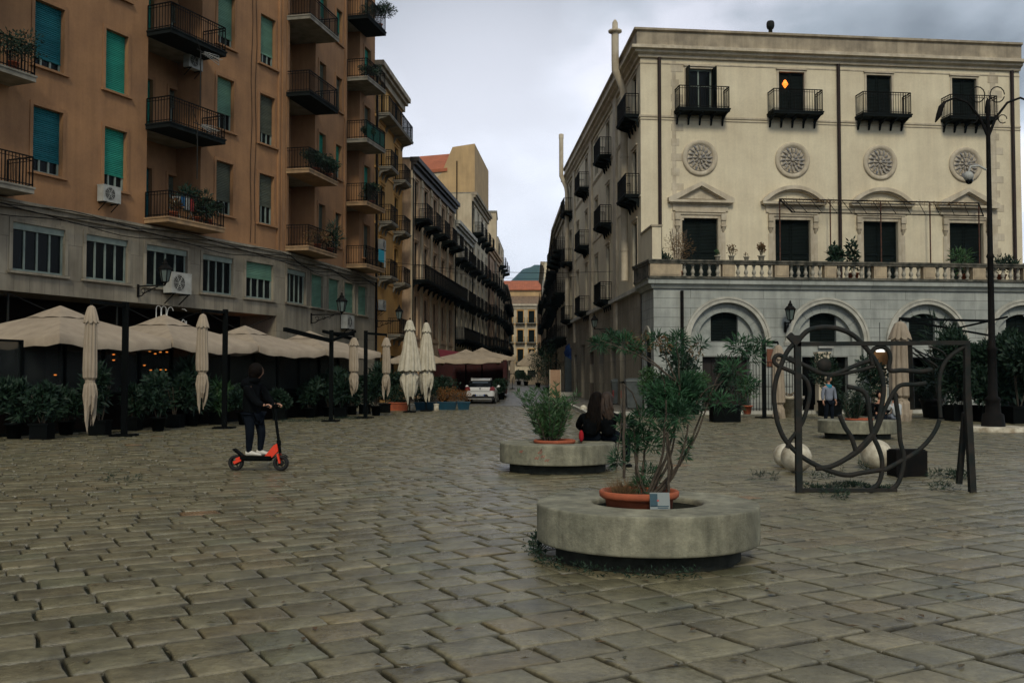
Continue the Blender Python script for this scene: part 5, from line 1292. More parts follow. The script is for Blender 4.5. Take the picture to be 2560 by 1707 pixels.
# ================================================================== parked car (rear towards us)
def car():
    Y = 59.2; p = at(1200, 960, Y); t = thing('parked_car', 'white compact crossover car parked facing away between the planters and the terrace', 'car', (p.x, Y, .0), R(-2))
    # y runs forwards (away from us); lofted body sections, rear at y=0
    def loft(secs, mt, name, smooth=True, cap=True):
        m = MB(); n = len(secs[0][1])
        vs = []
        for y, ring in secs: vs += [(x, y if not isinstance(y, list) else y[i], z) for i, (x, z) in enumerate(ring)]
        m.add(vs, [(j*n+i, j*n+(i+1)%n, (j+1)*n+(i+1)%n, (j+1)*n+i) for j in range(len(secs)-1) for i in range(n)], smooth)
        if cap: m.add(vs[:n], [tuple(range(n))[::-1]]); m.add(vs[-n:], [tuple(range(n))])
        return m.build(name, mt, t)
    def ring(hw, zb, zt, r=.12, tuck=0):
        pts = [(-hw+r, zb), (hw-r, zb), (hw, zb+r), (hw, zt-r*1.4), (hw-r-tuck, zt), (-hw+r+tuck, zt), (-hw, zt-r*1.4), (-hw, zb+r)]
        return pts
    secs = [(0.0, ring(.74,.42,.98,.1)), (.05, ring(.83,.34,1.02,.1)), (.25, ring(.88,.30,1.05)), (1.0, ring(.895,.27,1.03)), (2.6, ring(.895,.27,1.0)), (3.4, ring(.88,.28,.95)), (3.95, ring(.84,.30,.85)), (4.15, ring(.72,.38,.72))]
    loft(secs, M['carwhite'], 'body')
    cab = [(.12, ring(.70,1.0,1.06,.02)), (.34, ring(.70,1.0,1.36,.05,.06)), (.55, ring(.66,1.0,1.50,.06,.1)), (1.6, ring(.66,1.0,1.54,.06,.12)), (2.5, ring(.64,1.0,1.48,.06,.12)), (3.05, ring(.60,.98,1.1,.03,.05)), (3.3, ring(.58,.95,1.0,.02))]
    loft(cab, M['glass'], 'cabin_glass')
    rf = MB(); rf.add([(-.55,.42,1.47),(.55,.42,1.47),(.56,1.6,1.56),(-.56,1.6,1.56),(-.52,2.5,1.50),(.52,2.5,1.50),(-.6,.5,1.42),(.6,.5,1.42),(.62,1.6,1.5),(-.62,1.6,1.5),(-.58,2.5,1.44),(.58,2.5,1.44)], [(0,1,2,3),(3,2,5,4),(0,3,9,6),(1,7,8,2),(3,4,10,9),(2,8,11,5),(0,6,7,1)], True)
    rf.box(-.56,.56,.28,.52,1.43,1.475); rf.build('roof', M['carwhite'], t)
    rr = MB()
    for s in (-1,1): rr.tube([(s*.57,.6,1.52),(s*.58,.75,1.57),(s*.58,2.1,1.58),(s*.57,2.3,1.52)], .02, 6)
    rr.build('roof_rail', M['white'], t)
    w = MB(); w.T = Matrix.Identity(4)
    w.add([(-.52,.205,1.10),(.52,.205,1.10),(.46,.36,1.36),(-.46,.36,1.36)], [(0,1,2,3)]); w.build('rear_window', M['bglass'], t, Tr(0,-.03,.0))
    for s in (-1, 1):
        l = MB(); l.prism_y([(s*.56,.84),(s*.86,.84),(s*.89,.95),(s*.80,1.07),(s*.62,1.04)][::s], -.02, .3); l.build('tail_light', M['red'], t)
    b = MB(); b.prism_y([(-.86,.30),(.86,.30),(.84,.50),(.5,.50),(.42,.62),(-.42,.62),(-.5,.50),(-.84,.50)], -.05, .3); b.build('bumper', M['rubber'], t)
    b = MB(); b.box(-.7,.7,-.07,-.04,.33,.37); b.box(-.6,.6,-.035,-.0,.80,.82); b.build('trim_strip', M['white'], t)
    n = MB(); n.box(-.26,.26,-.075,-.05,.51,.62); pl = n.build('number_plate', mat('plate_white', (.55,.58,.6), .5), t)
    n = MB(); n.box(-.26,-.225,-.078,-.074,.51,.62); n.box(.225,.26,-.078,-.074,.51,.62); n.build('blue_band', mat('plate_blue', (.01,.06,.3), .5), pl)
    cu = bpy.data.curves.new('plate_text', 'FONT'); cu.body = 'GT 822XB'; cu.size = .1; cu.align_x = 'CENTER'; cu.extrude = .001
    ob = bpy.data.objects.new('tmp', cu); C.objects.link(ob); dg = bpy.context.evaluated_depsgraph_get(); me = bpy.data.meshes.new_from_object(ob.evaluated_get(dg)); bpy.data.objects.remove(ob)
    me.materials.clear(); me.materials.append(M['blackmet']); link('plate_lettering', me, pl, Tr(0,-.077,.53) @ Rx(R(90)))
    e = MB(); e.T = Tr(0,-.02,.94) @ Rx(R(90))
    e.tube([(-.05,.02,0),(-.03,.06,0),(.02,.05,0),(.05,.06,0)], .01, 5); e.tube([(.0,.05,0),(-.02,-.01,0),(.01,-.06,0)], .012, 5); e.tube([(.0,.03,0),(.05,.0,0),(.04,-.05,0)], .01, 5); e.build('emblem', M['steel'], t)
    for x, y in ((-.80,.75),(.80,.75),(-.80,3.3),(.80,3.3)):
        wv = MB(); wv.T = Tr(x, y, .33) @ Ry(R(90)); wv.lathe([(.2,-.11),(.31,-.11),(.335,-.08),(.335,.08),(.31,.11),(.2,.11)], 24); wh = wv.build('wheel', M['rubber'], t)
        r_ = MB(); r_.T = Tr(x, y, .33) @ Ry(R(90)); r_.lathe([(.001,.09),(.05,.1),(.2,.08),(.21,.115)], 10, smooth=False); r_.lathe([(.001,-.09),(.05,-.1),(.2,-.08),(.21,-.115)], 10, smooth=False); r_.build('rim', M['white'], wh)
    for s in (-1,1):
        m = MB(); m.sphere((s*.98, 2.55, 1.06), .1, 10, 8, (1,.6,.8)); m.bar((s*.86,2.55,1.0),(s*.95,2.55,1.04),.04); m.build('wing_mirror', M['carwhite'], t)
    w = MB(); w.bar((.02,.12,1.08),(.3,.2,1.2),.02); w.build('wiper', M['blackmet'], t)
car()
# second parked car seen over its roof
p = at(1185, 940, 64.5)

# ================================================================== concrete ring benches
def ring_bench(label, cx, cy, Rr=1.0, seed=1, top=.485, bot=.155, hole=.49):
    t = thing('ring_bench', label, 'bench', (cx, cy, 0), 0, 'round concrete benches with planters')
    m = MB(); e = .025
    m.lathe([(hole,bot),(Rr-.03,bot),(Rr-.012,bot),(Rr-.003,bot+.006),(Rr,bot+.02),(Rr,bot+.04),(Rr,top-.04),(Rr,top-.016),(Rr-.004,top-.004),(Rr-.016,top),(Rr-.04,top),(hole+.04,top),(hole+.015,top),(hole,top-.015),(hole,top-.04),(hole,bot)], 128)
    m.build('seat_ring', M['concrete'], t)
    f = MB(); f.lathe([(Rr*.83,0),(Rr*.83,bot),(hole,bot+.001)], 48); f.lathe([(hole-.004,top-.05),(hole-.01,.08),(.001,.09)], 64); f.build('base', mat('moss_and_shade_base', (.035,.038,.028), .95, (.012,.014,.010), ns=6, bump=.4), t)  # near-black foot paints in the shadow under the seat; hole lining is mossy
    return t
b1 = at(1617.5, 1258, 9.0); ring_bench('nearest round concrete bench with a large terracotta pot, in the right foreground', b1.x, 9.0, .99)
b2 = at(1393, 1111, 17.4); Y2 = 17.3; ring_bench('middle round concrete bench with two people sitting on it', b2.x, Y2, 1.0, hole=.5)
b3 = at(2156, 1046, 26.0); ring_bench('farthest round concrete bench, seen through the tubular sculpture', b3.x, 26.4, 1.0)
def big_pot(label, x, y, r, h=.6, z=0, tilt=0):
    t = thing('plant_pot', label, 'plant pot', (x, y, z), 0, 'terracotta pots in the round benches')
    m = MB(); m.lathe([(r*.66,0),(r*.86,h-.07),(r*.93,h-.07),(r,h-.05),(r*1.01,h-.01),(r*.97,h),(r*.9,h-.005),(r*.87,h-.05),(r*.85,h-.09)], 48); m.build('rim_pot', M['terracotta'], t)
    s = MB(); s.lathe([(r*.86,h-.08),(r*.5,h-.05),(.001,h-.04)], 24); s.build('soil', M['soil'], t)
    return t
big_pot('broad terracotta pot sitting low in the nearest bench, rim broken at one side', b1.x-.08, 8.93, .352, .60)
big_pot('terracotta pot in the middle bench holding the oleander', b2.x-.05, Y2, .36, .53)
big_pot('terracotta pot in the farthest bench behind the sculpture', b3.x+.05, 26.4, .36, .53)
# sign card leaning in the near pot
sg = thing('sign_card', 'small pale sign card with blue print and a red mark leaning on the nearest pot', 'sign', (b1.x+.05, 8.545, .47), 0)
m = MB(); m.box(-.085,.085,-.006,.0,0,.15); m.build('card', mat('card_white', (.22,.25,.245), .7), sg, Tr(0,0,0) @ Rx(R(-12)))
m = MB(); m.box(-.084,-.02,-.008,-.006,.03,.14); m.box(-.075,.075,-.008,-.006,.03,.038); m.box(-.02,.07,-.008,-.006,.016,.024); m.build('blue_print', mat('card_blue', (.03,.07,.09), .7), sg, Rx(R(-12)))
m = MB(); m.T = Rx(R(-12)); m.box(-.025,-.008,-.009,-.006,.075,.088); m.build('red_mark', mat('card_red', (.4,.05,.04), .6), sg)
# scribbled red marks on the middle bench
sc2 = MB(); 
for k, (px, py) in enumerate([(1299,1130),(1345,1131),(1352,1141),(1337,1145),(1362,1150)]):
    q = at(px, py, Y2-1.0+.05)
    ang_ = math.atan2(q.x-b2.x, -(Y2-1.0)+Y2); a = math.asin(max(-1, min(1, (q.x-b2.x)/1.003)))
    for s in range(4): 
        a2 = a + s*.018
        sc2.bar((b2.x+1.003*math.sin(a2), Y2-1.003*math.cos(a2), q.z), (b2.x+1.003*math.sin(a2+.018), Y2-1.003*math.cos(a2+.018), q.z+(.02 if s%2 else -.02)), .006)
a = math.asin((at(1353,1124,Y2-.9).x-b2.x)/1.003); zz = at(1353,1124,Y2-.95).z
for i in range(5): sc2.bar((b2.x+1.004*math.sin(a-.015+.003*i), Y2-1.004*math.cos(a), zz-.02),(b2.x+1.004*math.sin(a+.002), Y2-1.004*math.cos(a), zz+.02),.006)
for o_ in [o for o in C.objects if o.get('label','').startswith('middle round')]: sc2.T = Matrix.Identity(4); q = sc2.build('red_scrawl', mat('red_marker', (.4,.06,.04), .7), o_, Tr(-b2.x, -Y2, 0))

# ---- plant of the near pot: leaning many-stemmed shrub
def near_shrub():
    rn = random.Random(12); X0, Y0 = b1.x, 9.0
    t = thing('leaning_shrub', 'tall straggly shrub leaning right out of the nearest pot with feathery green tufts', 'shrub', (X0, Y0, .5))
    I = Tr(-X0, -Y0, -.5); st = MB(); f = MB(); f2 = MB()
    def p(px, py, dy=0): return at(px, py, Y0+dy)
    stems = [((1625,1235),(1700,960),.0),((1618,1238),(1665,1000),-.1),((1640,1235),(1760,1010),.1),((1610,1238),(1628,1050),.1),((1660,1225),(1668,1080),-.15),((1632,1235),(1770,1010),.0),((1600,1238),(1600,1040),.05),((1650,1230),(1720,1060),-.1),((1615,1236),(1585,1060),0),((1625,1236),(1690,1040),.15)]
    for (a, b, dy) in stems:
        A = p(*a, 0); B = p(*b, dy*2); bow = Vector((.05 if b[0] > 1650 else -.03, 0, -.04)); pts = stem(rn, A, B, 8, .012, bow)
        st.tube(pts, [.016-.0012*i for i in range(9)], 6)
    br = [((1700,960),(1690,850)),((1700,975),(1640,850)),((1690,960),(1550,860)),((1760,1010),(1850,880)),((1770,1005),(1860,900)),((1850,900),(1905,865)),((1740,1010),(1800,960)),((1600,1040),(1560,960)),((1665,1000),(1650,930)),((1560,1000),(1540,1180)),((1770,1000),(1838,870)),((1700,960),(1500,850))]
    for a, b in br:
        dy = rn.uniform(-.25,.25); st.tube(stem(rn, p(*a), p(*b, dy), 7, .012, (0,0,.05)), [.009-.0008*i for i in range(8)], 5)
    st.tube(stem(rn, p(1560,1195,-.1), p(1560,960,-.15), 9, .01), .013, 6); st.tube(stem(rn, p(1672,1230,-.15), p(1668,1080,-.2), 6, .008), .013, 6)
    bl = [(1700,985,.16,900),(1660,1010,.12,500),(1730,1005,.11,330),(1765,985,.07,120),(1725,960,.10,350),(1640,985,.09,260),(1690,1035,.12,420),(1605,1045,.08,200),(1600,1095,.07,160),
          (1695,850,.07,170),(1640,850,.06,130),(1700,890,.05,70),(1560,855,.07,190),(1500,860,.055,130),(1530,845,.05,110),(1590,870,.05,90),(1750,860,.04,60),
          (1850,865,.09,220),(1880,885,.07,150),(1905,860,.05,80),(1830,925,.09,160),(1870,960,.08,120),(1840,1010,.06,80),(1800,1000,.07,130),(1655,1080,.09,220),(1630,1110,.07,120),
          (1575,1105,.08,230),(1560,1060,.06,130),(1545,1150,.06,120),(1590,1075,.05,90),(1710,1140,.03,40),(1715,1110,.04,70),(1620,1190,.09,200),(1600,1215,.06,100),
          (1690,1000,.2,350)]
    for px, py, r_, n_ in bl:
        c = p(px, py, rn.uniform(-.12,.12)); leafy(f, rn, c, (r_*1.1, r_*1.0, r_*1.0), int(n_*.95), .085, .0115, .45, .8)
    for px, py, r_, n_ in [(1610,860,.08,90),(1660,860,.06,60),(1740,875,.06,50),(1575,845,.05,40)]: leafy(f2, rn, p(px, py), r_, n_, .055, .01, .2, .8)
    st.build('stem', M['bark'], t, I); f.build('foliage', mat('feathery_leaf', (.009,.038,.017), .6, (.026,.085,.032), ns=5, det=2), t, I); f2.build('dry_foliage', M['leafr'], t, I)
    d = thing('dry_grass_tuft', 'brown dry tuft at the left side of the nearest pot', 'plant', (X0-.2, Y0, .52)); g_ = MB()
    for i in range(420):
        a = rn.uniform(0,6.28); l = rn.uniform(.08,.26); b = Vector((rn.gauss(0,.05), rn.gauss(0,.05), 0)); e_ = b + Vector((math.cos(a)*l*.6, math.sin(a)*l*.6, l*.8)); s = Vector((.003,.002,0))
        g_.add([b-s, b+s, e_], [(0,1,2)])
    g_.build('blades', M['dry'], d)
    for px, py in ((1540,1205),(1600,1225)): leafy(g_, rn, (0,0,.1), .08, 120, .05, .006)
near_shrub()
def oleander(label, x, y, z, s, n, seed, leaf='leaf'):
    rn = random.Random(seed); t = thing('oleander', label, 'shrub', (x, y, z)); st = MB(); f = MB()
    for i in range(n):
        a = rn.uniform(0, 6.28); l = rn.uniform(.45, 1.0)*s; sp = rn.uniform(.1,.62)
        b = (math.cos(a)*.09, math.sin(a)*.09, -.05); e_ = (math.cos(a)*l*sp, math.sin(a)*l*sp*.9, l*(1.0-sp*.35))
        pts = stem(rn, b, e_, 8, .015, (0,0,-.03)); st.tube(pts, [.011-.001*k for k in range(9)], 5)
        for k in range(2, 9):
            P_ = pts[k]; dr = (pts[min(8,k+1)] - pts[k-1]).normalized()
            for w_ in range(11 if k < 8 else 16):
                q = rn.uniform(0,6.28); o = dr.orthogonal().normalized(); o.rotate(Matrix.Rotation(q, 3, dr)); ld = (dr*.75 + o*.8).normalized(); L_ = rn.uniform(.09,.17)
                sd_ = ld.cross(Vector((rn.uniform(-1,1),rn.uniform(-1,1),.2))).normalized()*.0085; b0 = P_ + dr*rn.uniform(-.05,.05)
                f.add([b0, b0+ld*L_*.45-sd_, b0+ld*L_, b0+ld*L_*.45+sd_], [(0,1,2,3)])
    st.build('stem', M['bark'], t); f.build('foliage', M[leaf], t); return t
oleander('bushy oleander growing out of the middle bench beside the seated pair', b2.x-.12, Y2, .5, 1.02, 42, 5)
oleander('small dark oleander in the farthest bench behind the sculpture', b3.x-.1, 26.4, .5, 1.0, 26, 6, 'leafd')
# weeds
def weeds(label, px, py, n, w, h, seed, z=0, d=None):
    rn = random.Random(seed); p = gr(px, py); m = MB()
    for i in range(n): leafy(m, rn, (p.x+rn.gauss(0,w*.4), p.y+rn.gauss(0,(d or w)*.3), h*.4), (.06,.05,h*.5), 14, .06, .012, .5, .5)
    return m
m = MB(); rn = random.Random(9)
for a_ in range(60):
    a = R(150 + a_*2.3); r_ = 1.0 + rn.gauss(0,.035)
    leafy(m, rn, (b1.x+r_*math.cos(a), 9.0+r_*math.sin(a), .04 if a_ > 14 else .08), (.05,.05,.05 if a_ > 12 else .12), 26 if a_ < 15 else 9, .045, .012, .3, .7)
struct(m.build('weeds', M['leafd']), 'stuff', 'small green weeds growing round the foot of the nearest bench', 'weeds')
m = MB()
for i in range(70):
    t_ = i/70; a = gr(2010+220*t_, 1222+6*math.sin(t_*9)); leafy(m, rn, (a.x, a.y+rn.uniform(-.1,.1), .03), (.07,.07,.05*(1.3-t_)), 22, .07, .01, .5, .6)
for px, py, k in ((2385,1195,16),(2360,1192,10),(2170,1165,10),(2155,1172,8),(1905,1200,5),(2100,1245,7),(2065,1200,5),(2370,1225,8),(300,1205,4)):
    a = gr(px, py)
    for i in range(k): leafy(m, rn, (a.x+rn.gauss(0,.15), a.y+rn.gauss(0,.12), .04), (.07,.07,.07), 22, .09, .011, .5, .6)
struct(m.build('weeds', M['leafd']), 'stuff', 'green grass and weeds in the joints under the tubular sculpture', 'weeds')
m = MB()
for i in range(60):
    t_ = i/60; a = gr(690+210*t_, 1056-11*t_+rn.uniform(-2,4)); leafy(m, rn, (a.x, a.y, .03), (.15,.15,.05), 16, .09, .014, .3, .6)
struct(m.build('grass_strip', M['leafd']), 'stuff', 'dark green strip of weeds along the foot of the left terraces', 'weeds')
# ================================================================== tubular sculpture
def sculpture():
    Y0 = 14.0; X0 = at(2200, 1100, Y0).x
    t = thing('tube_sculpture', 'tall abstract sculpture of bent dark steel tubes inside an open frame', 'sculpture', (X0, Y0, 0)); I = Tr(-X0, -Y0, 0)
    def P(zx, zy, dy=0): return at(1880+zx/3.266, 780+zy/3.266, Y0+dy)
    def curve(pts, r=.034, sub=5, dy=0, slope=0):
        P_ = [P(p[0], p[1], (p[2] if len(p) > 2 else 0)+dy) for p in pts]; out = []
        n = len(P_)
        for i in range(n-1):
            p0, p1, p2, p3 = P_[max(0,i-1)], P_[i], P_[i+1], P_[min(n-1,i+2)]
            for k in range(sub):
                u = k/sub; out.append(.5*((2*p1) + (p2-p0)*u + (2*p0-5*p1+4*p2-p3)*u*u + (-p0+3*p1-3*p2+p3)*u**3))
        out.append(P_[-1]); return out, r
    def tubeit(name, curves):
        m = MB()
        for c, r in curves: m.tube(c, r, 8)
        m.build(name, M['steel'], t, I)
    # frame
    fr = MB(); fr.bar(P(370,190), (P(370,190).x, Y0, 0), .085); fr.bar(P(300,185), P(372,260), .09); fr.bar(P(362,262), P(1760,250), .085, .06)
    fr.bar(P(1752,235), P(1755,640), .075); fr.bar(P(1755,640), P(1800,1475), .085); fr.bar(P(1740,820,.1), P(1690,1400,.25), .07)
    fr.bar((P(370,1470).x,Y0,.03),(P(1180,1470).x,Y0,.03),.07,.05); fr.bar(P(1290,270), P(1310,790,.3), .06); fr.build('frame', M['steel'], t, I)
    A = [curve([(375,235),(460,150),(580,125),(700,135),(820,185),(920,280),(1010,400),(1060,520),(1075,640),(1050,800),(1010,950),(900,1090),(780,1190),(640,1260),(520,1275)], .036),
         curve([(360,240),(290,320),(235,440),(195,560),(180,680),(190,800),(215,920),(270,1040),(370,1150),(480,1225),(620,1290),(770,1330),(900,1310),(1100,1280)], .034),
         curve([(620,1270),(700,1235),(830,1165),(930,1080),(1010,980),(1060,860),(1100,760),(1160,650),(1220,595),(1340,590),(1420,580)], .03)]
    tubeit('large_loop', A)
    B = [curve([(400,440),(300,385),(215,350),(180,385),(200,430),(300,475),(400,520),(450,570),(470,650),(455,760),(420,880),(370,970),(310,1050),(285,1110)], .03),
         curve([(300,370),(420,430),(540,490),(640,510),(740,480),(860,430),(960,395)], .03), curve([(620,560),(640,520),(760,500),(900,470),(1000,440)], .026)]
    tubeit('side_loop', B)
    Cc = [curve([(985,430),(970,350),(1000,300),(1060,285),(1110,310),(1130,380),(1115,450),(1140,480),(1230,475),(1370,485),(1470,470)], .032),
          curve([(780,610),(860,625),(920,660),(950,740),(965,860),(985,1000),(1030,1100),(1060,1200),(1060,1310),(1030,1400),(960,1455)], .034),
          curve([(715,840),(760,940),(810,1020),(850,1140)], .034), curve([(1165,660),(1180,760),(1200,900),(1210,1050),(1240,1180),(1225,1300),(1190,1400),(1130,1450)], .034)]
    tubeit('inner_loop', Cc)
    D = [curve([(1530,880),(1500,960),(1430,1060),(1330,1150),(1200,1225),(1080,1290)], .032), curve([(1750,270),(1690,310),(1620,360),(1560,440),(1530,560),(1530,700),(1540,860)], .03),
         curve([(1310,290,.3),(1400,340,.3),(1500,380,.3),(1560,390,.3)], .012), curve([(1310,330,.3),(1400,390,.3),(1500,430,.3)], .012), curve([(1450,280,.3),(1550,320,.3),(1600,380,.3)], .012), curve([(1330,310,.2),(1450,400,.2),(1520,450,.2)], .012)]
    tubeit('right_loop', D)
    di = MB(); di.T = Tr(*P(590,430,.02)) @ Rx(R(90)); di.lathe([(.001,.02),(.095,.02),(.095,-.02),(.001,-.02)], 24); di.build('disc', M['steel'], t, I)
sculpture()
# ------------------------------------------------------------------ stone balls
def ball(label, px, pyb, pr, seed=0):
    p = gr(px, pyb-2); r = pr/FPX*p.y*1.0
    m = MB(); m.T = Rz(seed); m.sphere((0,0,r*.97), r, 32, 20); o = tag(m.build('stone_ball', M['sphere']), label, 'stone ball', 'stone ball bollards'); o.location = (p.x, p.y+.05, 0); return o
ball('stone ball behind the left post of the sculpture', 1993, 1183, 38, 1)
ball('stone ball behind the middle of the sculpture', 2194, 1176, 38, 2)
ball('stone ball with a broken flank just behind the left one', 1966, 1170, 30, 3)
p = gr(1459, 1032); ball('small stone ball on the kerb left of the seated pair', 1459, 1033, 9.5, 4)
ball('small stone ball behind the heads of the seated pair', 1487, 1031, 10, 5)
ball('small stone ball half hidden behind the oleander', 1386, 998, 7, 6)
# dark metal block behind the sculpture
m = MB(); q = gr(2268, 1190); m.box(-.27,.27,-.15,.15,0,.42); m.box(-.25,.25,-.13,.13,.42,.44); o = tag(m.build('metal_box', M['iron']), 'low black metal box standing on the paving behind the sculpture', 'metal box'); o.location = q; o.rotation_euler = (0,0,.15)
# ------------------------------------------------------------------ tall lamp standard at the right
def lamp_post():
    p = at(2482, 1000, 30); t = thing('street_lamp', 'tall black ornate lamp standard with curled arms at the right edge', 'street lamp', (p.x, 30, 0))
    m = MB(); m.lathe([(.42,.0),(.42,.1),(.34,.14),(.30,.5),(.22,.55),(.2,.9),(.24,.95),(.14,1.05),(.12,2.4),(.16,2.45),(.10,2.55),(.085,5.2),(.12,5.25),(.08,5.35),(.06,9.6),(.09,9.7),(.05,10.0),(.001,10.1)], 14); m.build('pole', M['iron'], t)
    b = MB(); b.lathe([(.95,0),(.95,.12),(.9,.14),(.001,.14)], 32); b.build('stone_base', M['sphere'], t)
    a = MB()
    for s in (-1, 1):
        pts = [(0,0,8.9),(s*.25,0,9.5),(s*.6,0,9.95),(s*1.0,0,10.1),(s*1.35,0,9.95)]; a.tube(pts, [.05,.04,.036,.034,.03], 8)
        a.tube([(s*(.3+.22*math.cos(k*.5)),0,10.2+.24*math.sin(k*.5)) for k in range(13)], .018, 6)
        a.tube([(s*(.45+.13*math.cos(k*.6)),0,9.45+.13*math.sin(k*.6)) for k in range(10)], .016, 6)
    a.build('arm', M['iron'], t)
    for s in (-1, 1):
        l = MB(); l.tube([(s*1.3,0,9.98),(s*1.42,0,9.8),(s*1.5,0,9.55),(s*1.6,0,9.35)], [.04,.085,.08,.02], 8); l.build('lamp_head', M['iron'], t)
    c = thing('security_camera', 'white dome camera on a short curved arm clamped to the lamp standard', 'security camera', (p.x, 30, 7.9))
    m = MB(); m.tube([(-.08,0,0),(-.3,0,.12),(-.55,0,.1),(-.62,0,-.1)], .035, 8); m.sphere((-.62,0,-.2), .15, 16, 10); m.build('housing', M['white'], c)
    m = MB(); m.sphere((-.6,0,-.34), .11, 14, 8); m.build('dome', M['glass'], c)
lamp_post()
# ------------------------------------------------------------------ dark greenery and planters in front of the palace
for i, (px, py, w_, h_, leaf, L_, W_, n_, pot, lb) in enumerate([
   (1812, 1054, 1.1, 2.3, 'leafd', .16, .04, 1600, (.95,.62,'blackmet',True), 'square black planter box with a bushy shrub in front of the first arch door'),
   (1690, 1035, 1.9, 3.0, 'leafd', .2, .06, 2200, (.6,.5,'blackmet',False), 'big dark shrub behind the leaning shrub at the palace corner'),
   (1640, 1034, 1.5, 1.9, 'leaf', .18, .05, 1500, (.6,.5,'blackmet',True), 'green hedge plant right of the grey bins'),
   (1725, 1036, 1.5, 1.7, 'leaf', .18, .05, 1500, (.6,.5,'blackmet',True), 'green hedge plant below the corner drainpipe'),
   (1980, 1042, 1.0, 1.0, 'dry', .1, .03, 100, (.95,.85,'sphere',False), 'large pale stone pot at the foot of the cream pillar'),
   (2180, 1040, 1.3, 2.2, 'leafd', .2, .06, 1300, (.7,.5,'blackmet',True), 'dark flowering shrub between the seated boys and the wall'),
   (2075, 1040, 1.6, 2.6, 'leafd', .16, .05, 1700, (.7,.6,'blackmet',True), 'dense dark shrub beside the open door of the second arch'),
   (2330, 1043, 1.6, 2.0, 'leafd', .2, .06, 1200, (.9,.75,'dkwood',False), 'brown barrel planter with pale flowers right of the seated boys'),
   (2400, 1052, 2.0, 3.4, 'leafd', .26, .08, 4500, (.8,.6,'blackmet',True), 'tall dark plant behind the right loop of the sculpture'),
   (2350, 1046, 1.3, 3.9, 'leafd', .7, .06, 260, (.6,.5,'blackmet',True), 'palm with drooping fronds behind the sculpture'),
   (2470, 1054, 2.2, 3.0, 'leafd', .26, .10, 6000, (.8,.6,'blackmet',True), 'dark hedge plant behind the lamp standard'),
   (2548, 1058, 2.4, 3.1, 'leafd', .26, .10, 6500, (.8,.6,'blackmet',True), 'dark hedge plant at the right edge of the photo'),
   (1868, 1035, .9, 1.4, 'leaf', .2, .04, 400, (.4,.35,'terracotta',False), 'small green plant by the railing left of the bracket post')]):
    z = .13 if py < 1041 else 0; bush('planter', lb, gr(px, py, z), w_, h_, pot, leaf, L_, W_, n_, 'planters in front of the palace', 120+i)
# iron railings by the palace wall
def railing(label, u0, u1, y, h=1.9, z=.13):
    m = MB(); n = int((u1-u0)/.13)
    for i in range(n+1): x = u0+(u1-u0)*i/n; m.bar((x,y,z),(x,y,z+h),.022)
    for zz in (.1, h*.5, h): m.bar((u0,y,z+zz),(u1,y,z+zz),.035)
    tag(m.build('iron_railing', M['iron'], None, PG.W), label, 'railing', 'iron railings before the arcade')
railing('iron railing between the first arch and the cream pillar', PG.u(1858, 960), PG.u(1962, 960), -.9, 2.15)
railing('iron railing right of the white menu pillar', PG.u(2178, 960), PG.u(2255, 960), -.9, 2.15)
def pillar(label, px0, px1, h, y=-1.1, boxy=False):
    u0, u1 = PG.u(px0, 960), PG.u(px1, 960); m = MB(); m.box(u0,u1,y-.3,y+.1,.13,h); m.box(u0-.05,u1+.05,y-.35,y+.15,h,h+.09); m.box(u0-.04,u1+.04,y-.34,y+.14,.13,.4)
    o = thing('gate_pillar', label, 'pillar', PG.pt(u0, y, 0), 0, 'cream pillars before the arcade'); m2 = m.build('shaft', M['creamtrim'], o, (Tr(*PG.pt(u0,y,0))).inverted() @ PG.W)
    if boxy:
        q = MB(); um = (u0+u1)/2
        for z in (1.95, 2.25): q.box(um-.17, um+.12, y-.33, y-.3, z, z+.22)
        q.build('notice', M['blackmet'], o, (Tr(*PG.pt(u0,y,0))).inverted() @ PG.W)
pillar('cream pillar left of the man in the blue sweater', 2015, 2042, 2.65)
pillar('white pillar carrying two small dark notices', 2152, 2180, 2.65, boxy=True)
m = MB(); m.box(-.22,.22,-.04,0,0,.8); m.box(-.19,.19,-.045,-.04,.04,.76); q = PG.pt(PG.u(1928, 900), -.02, 2.1); o = tag(m.build('wall_plaque', mat('brown_plaque', (.16,.06,.03), .7)), 'small brown plaque on the arcade wall behind the bracket post', 'plaque'); o.location = q; o.rotation_euler = (0,0,PG.ang)
m = MB(); m.box(-.35,.35,-.14,0,0,.2); q = PG.pt(PG.u(2068, 870), .22, 2.95); o = tag(m.build('wall_lamp', M['white']), 'small white box lamp over the second arch doorway', 'wall lamp'); o.location = q; o.rotation_euler = (0,0,PG.ang)
m = MB(); m.lathe([(.001,.24),(.1,.2),(.17,.0),(.19,-.02)], 16); q = at(2200, 879, 38); o = tag(m.build('terrace_lamp', glow('white_lamp', (.9,.88,.8), .9)), 'bright white lamp shining through the top loop of the sculpture', 'lamp'); o.location = q
s_ = MB(); s_.tube([(0,0,0),(0,0,.9)], .012, 5); s_.build('cord', M['blackmet'], o, Tr(0,0,.22))
l_ = MB(); l_.box(-.42,.42,-.05,.05,0,.52); q = at(2205, 912, 38); o = tag(l_.build('wicker_panel', mat('wicker', (.26,.13,.05), .9, (.15,.08,.03), ns=20)), 'wicker basket shade hanging under the white lamp', 'basket shade'); o.location = q
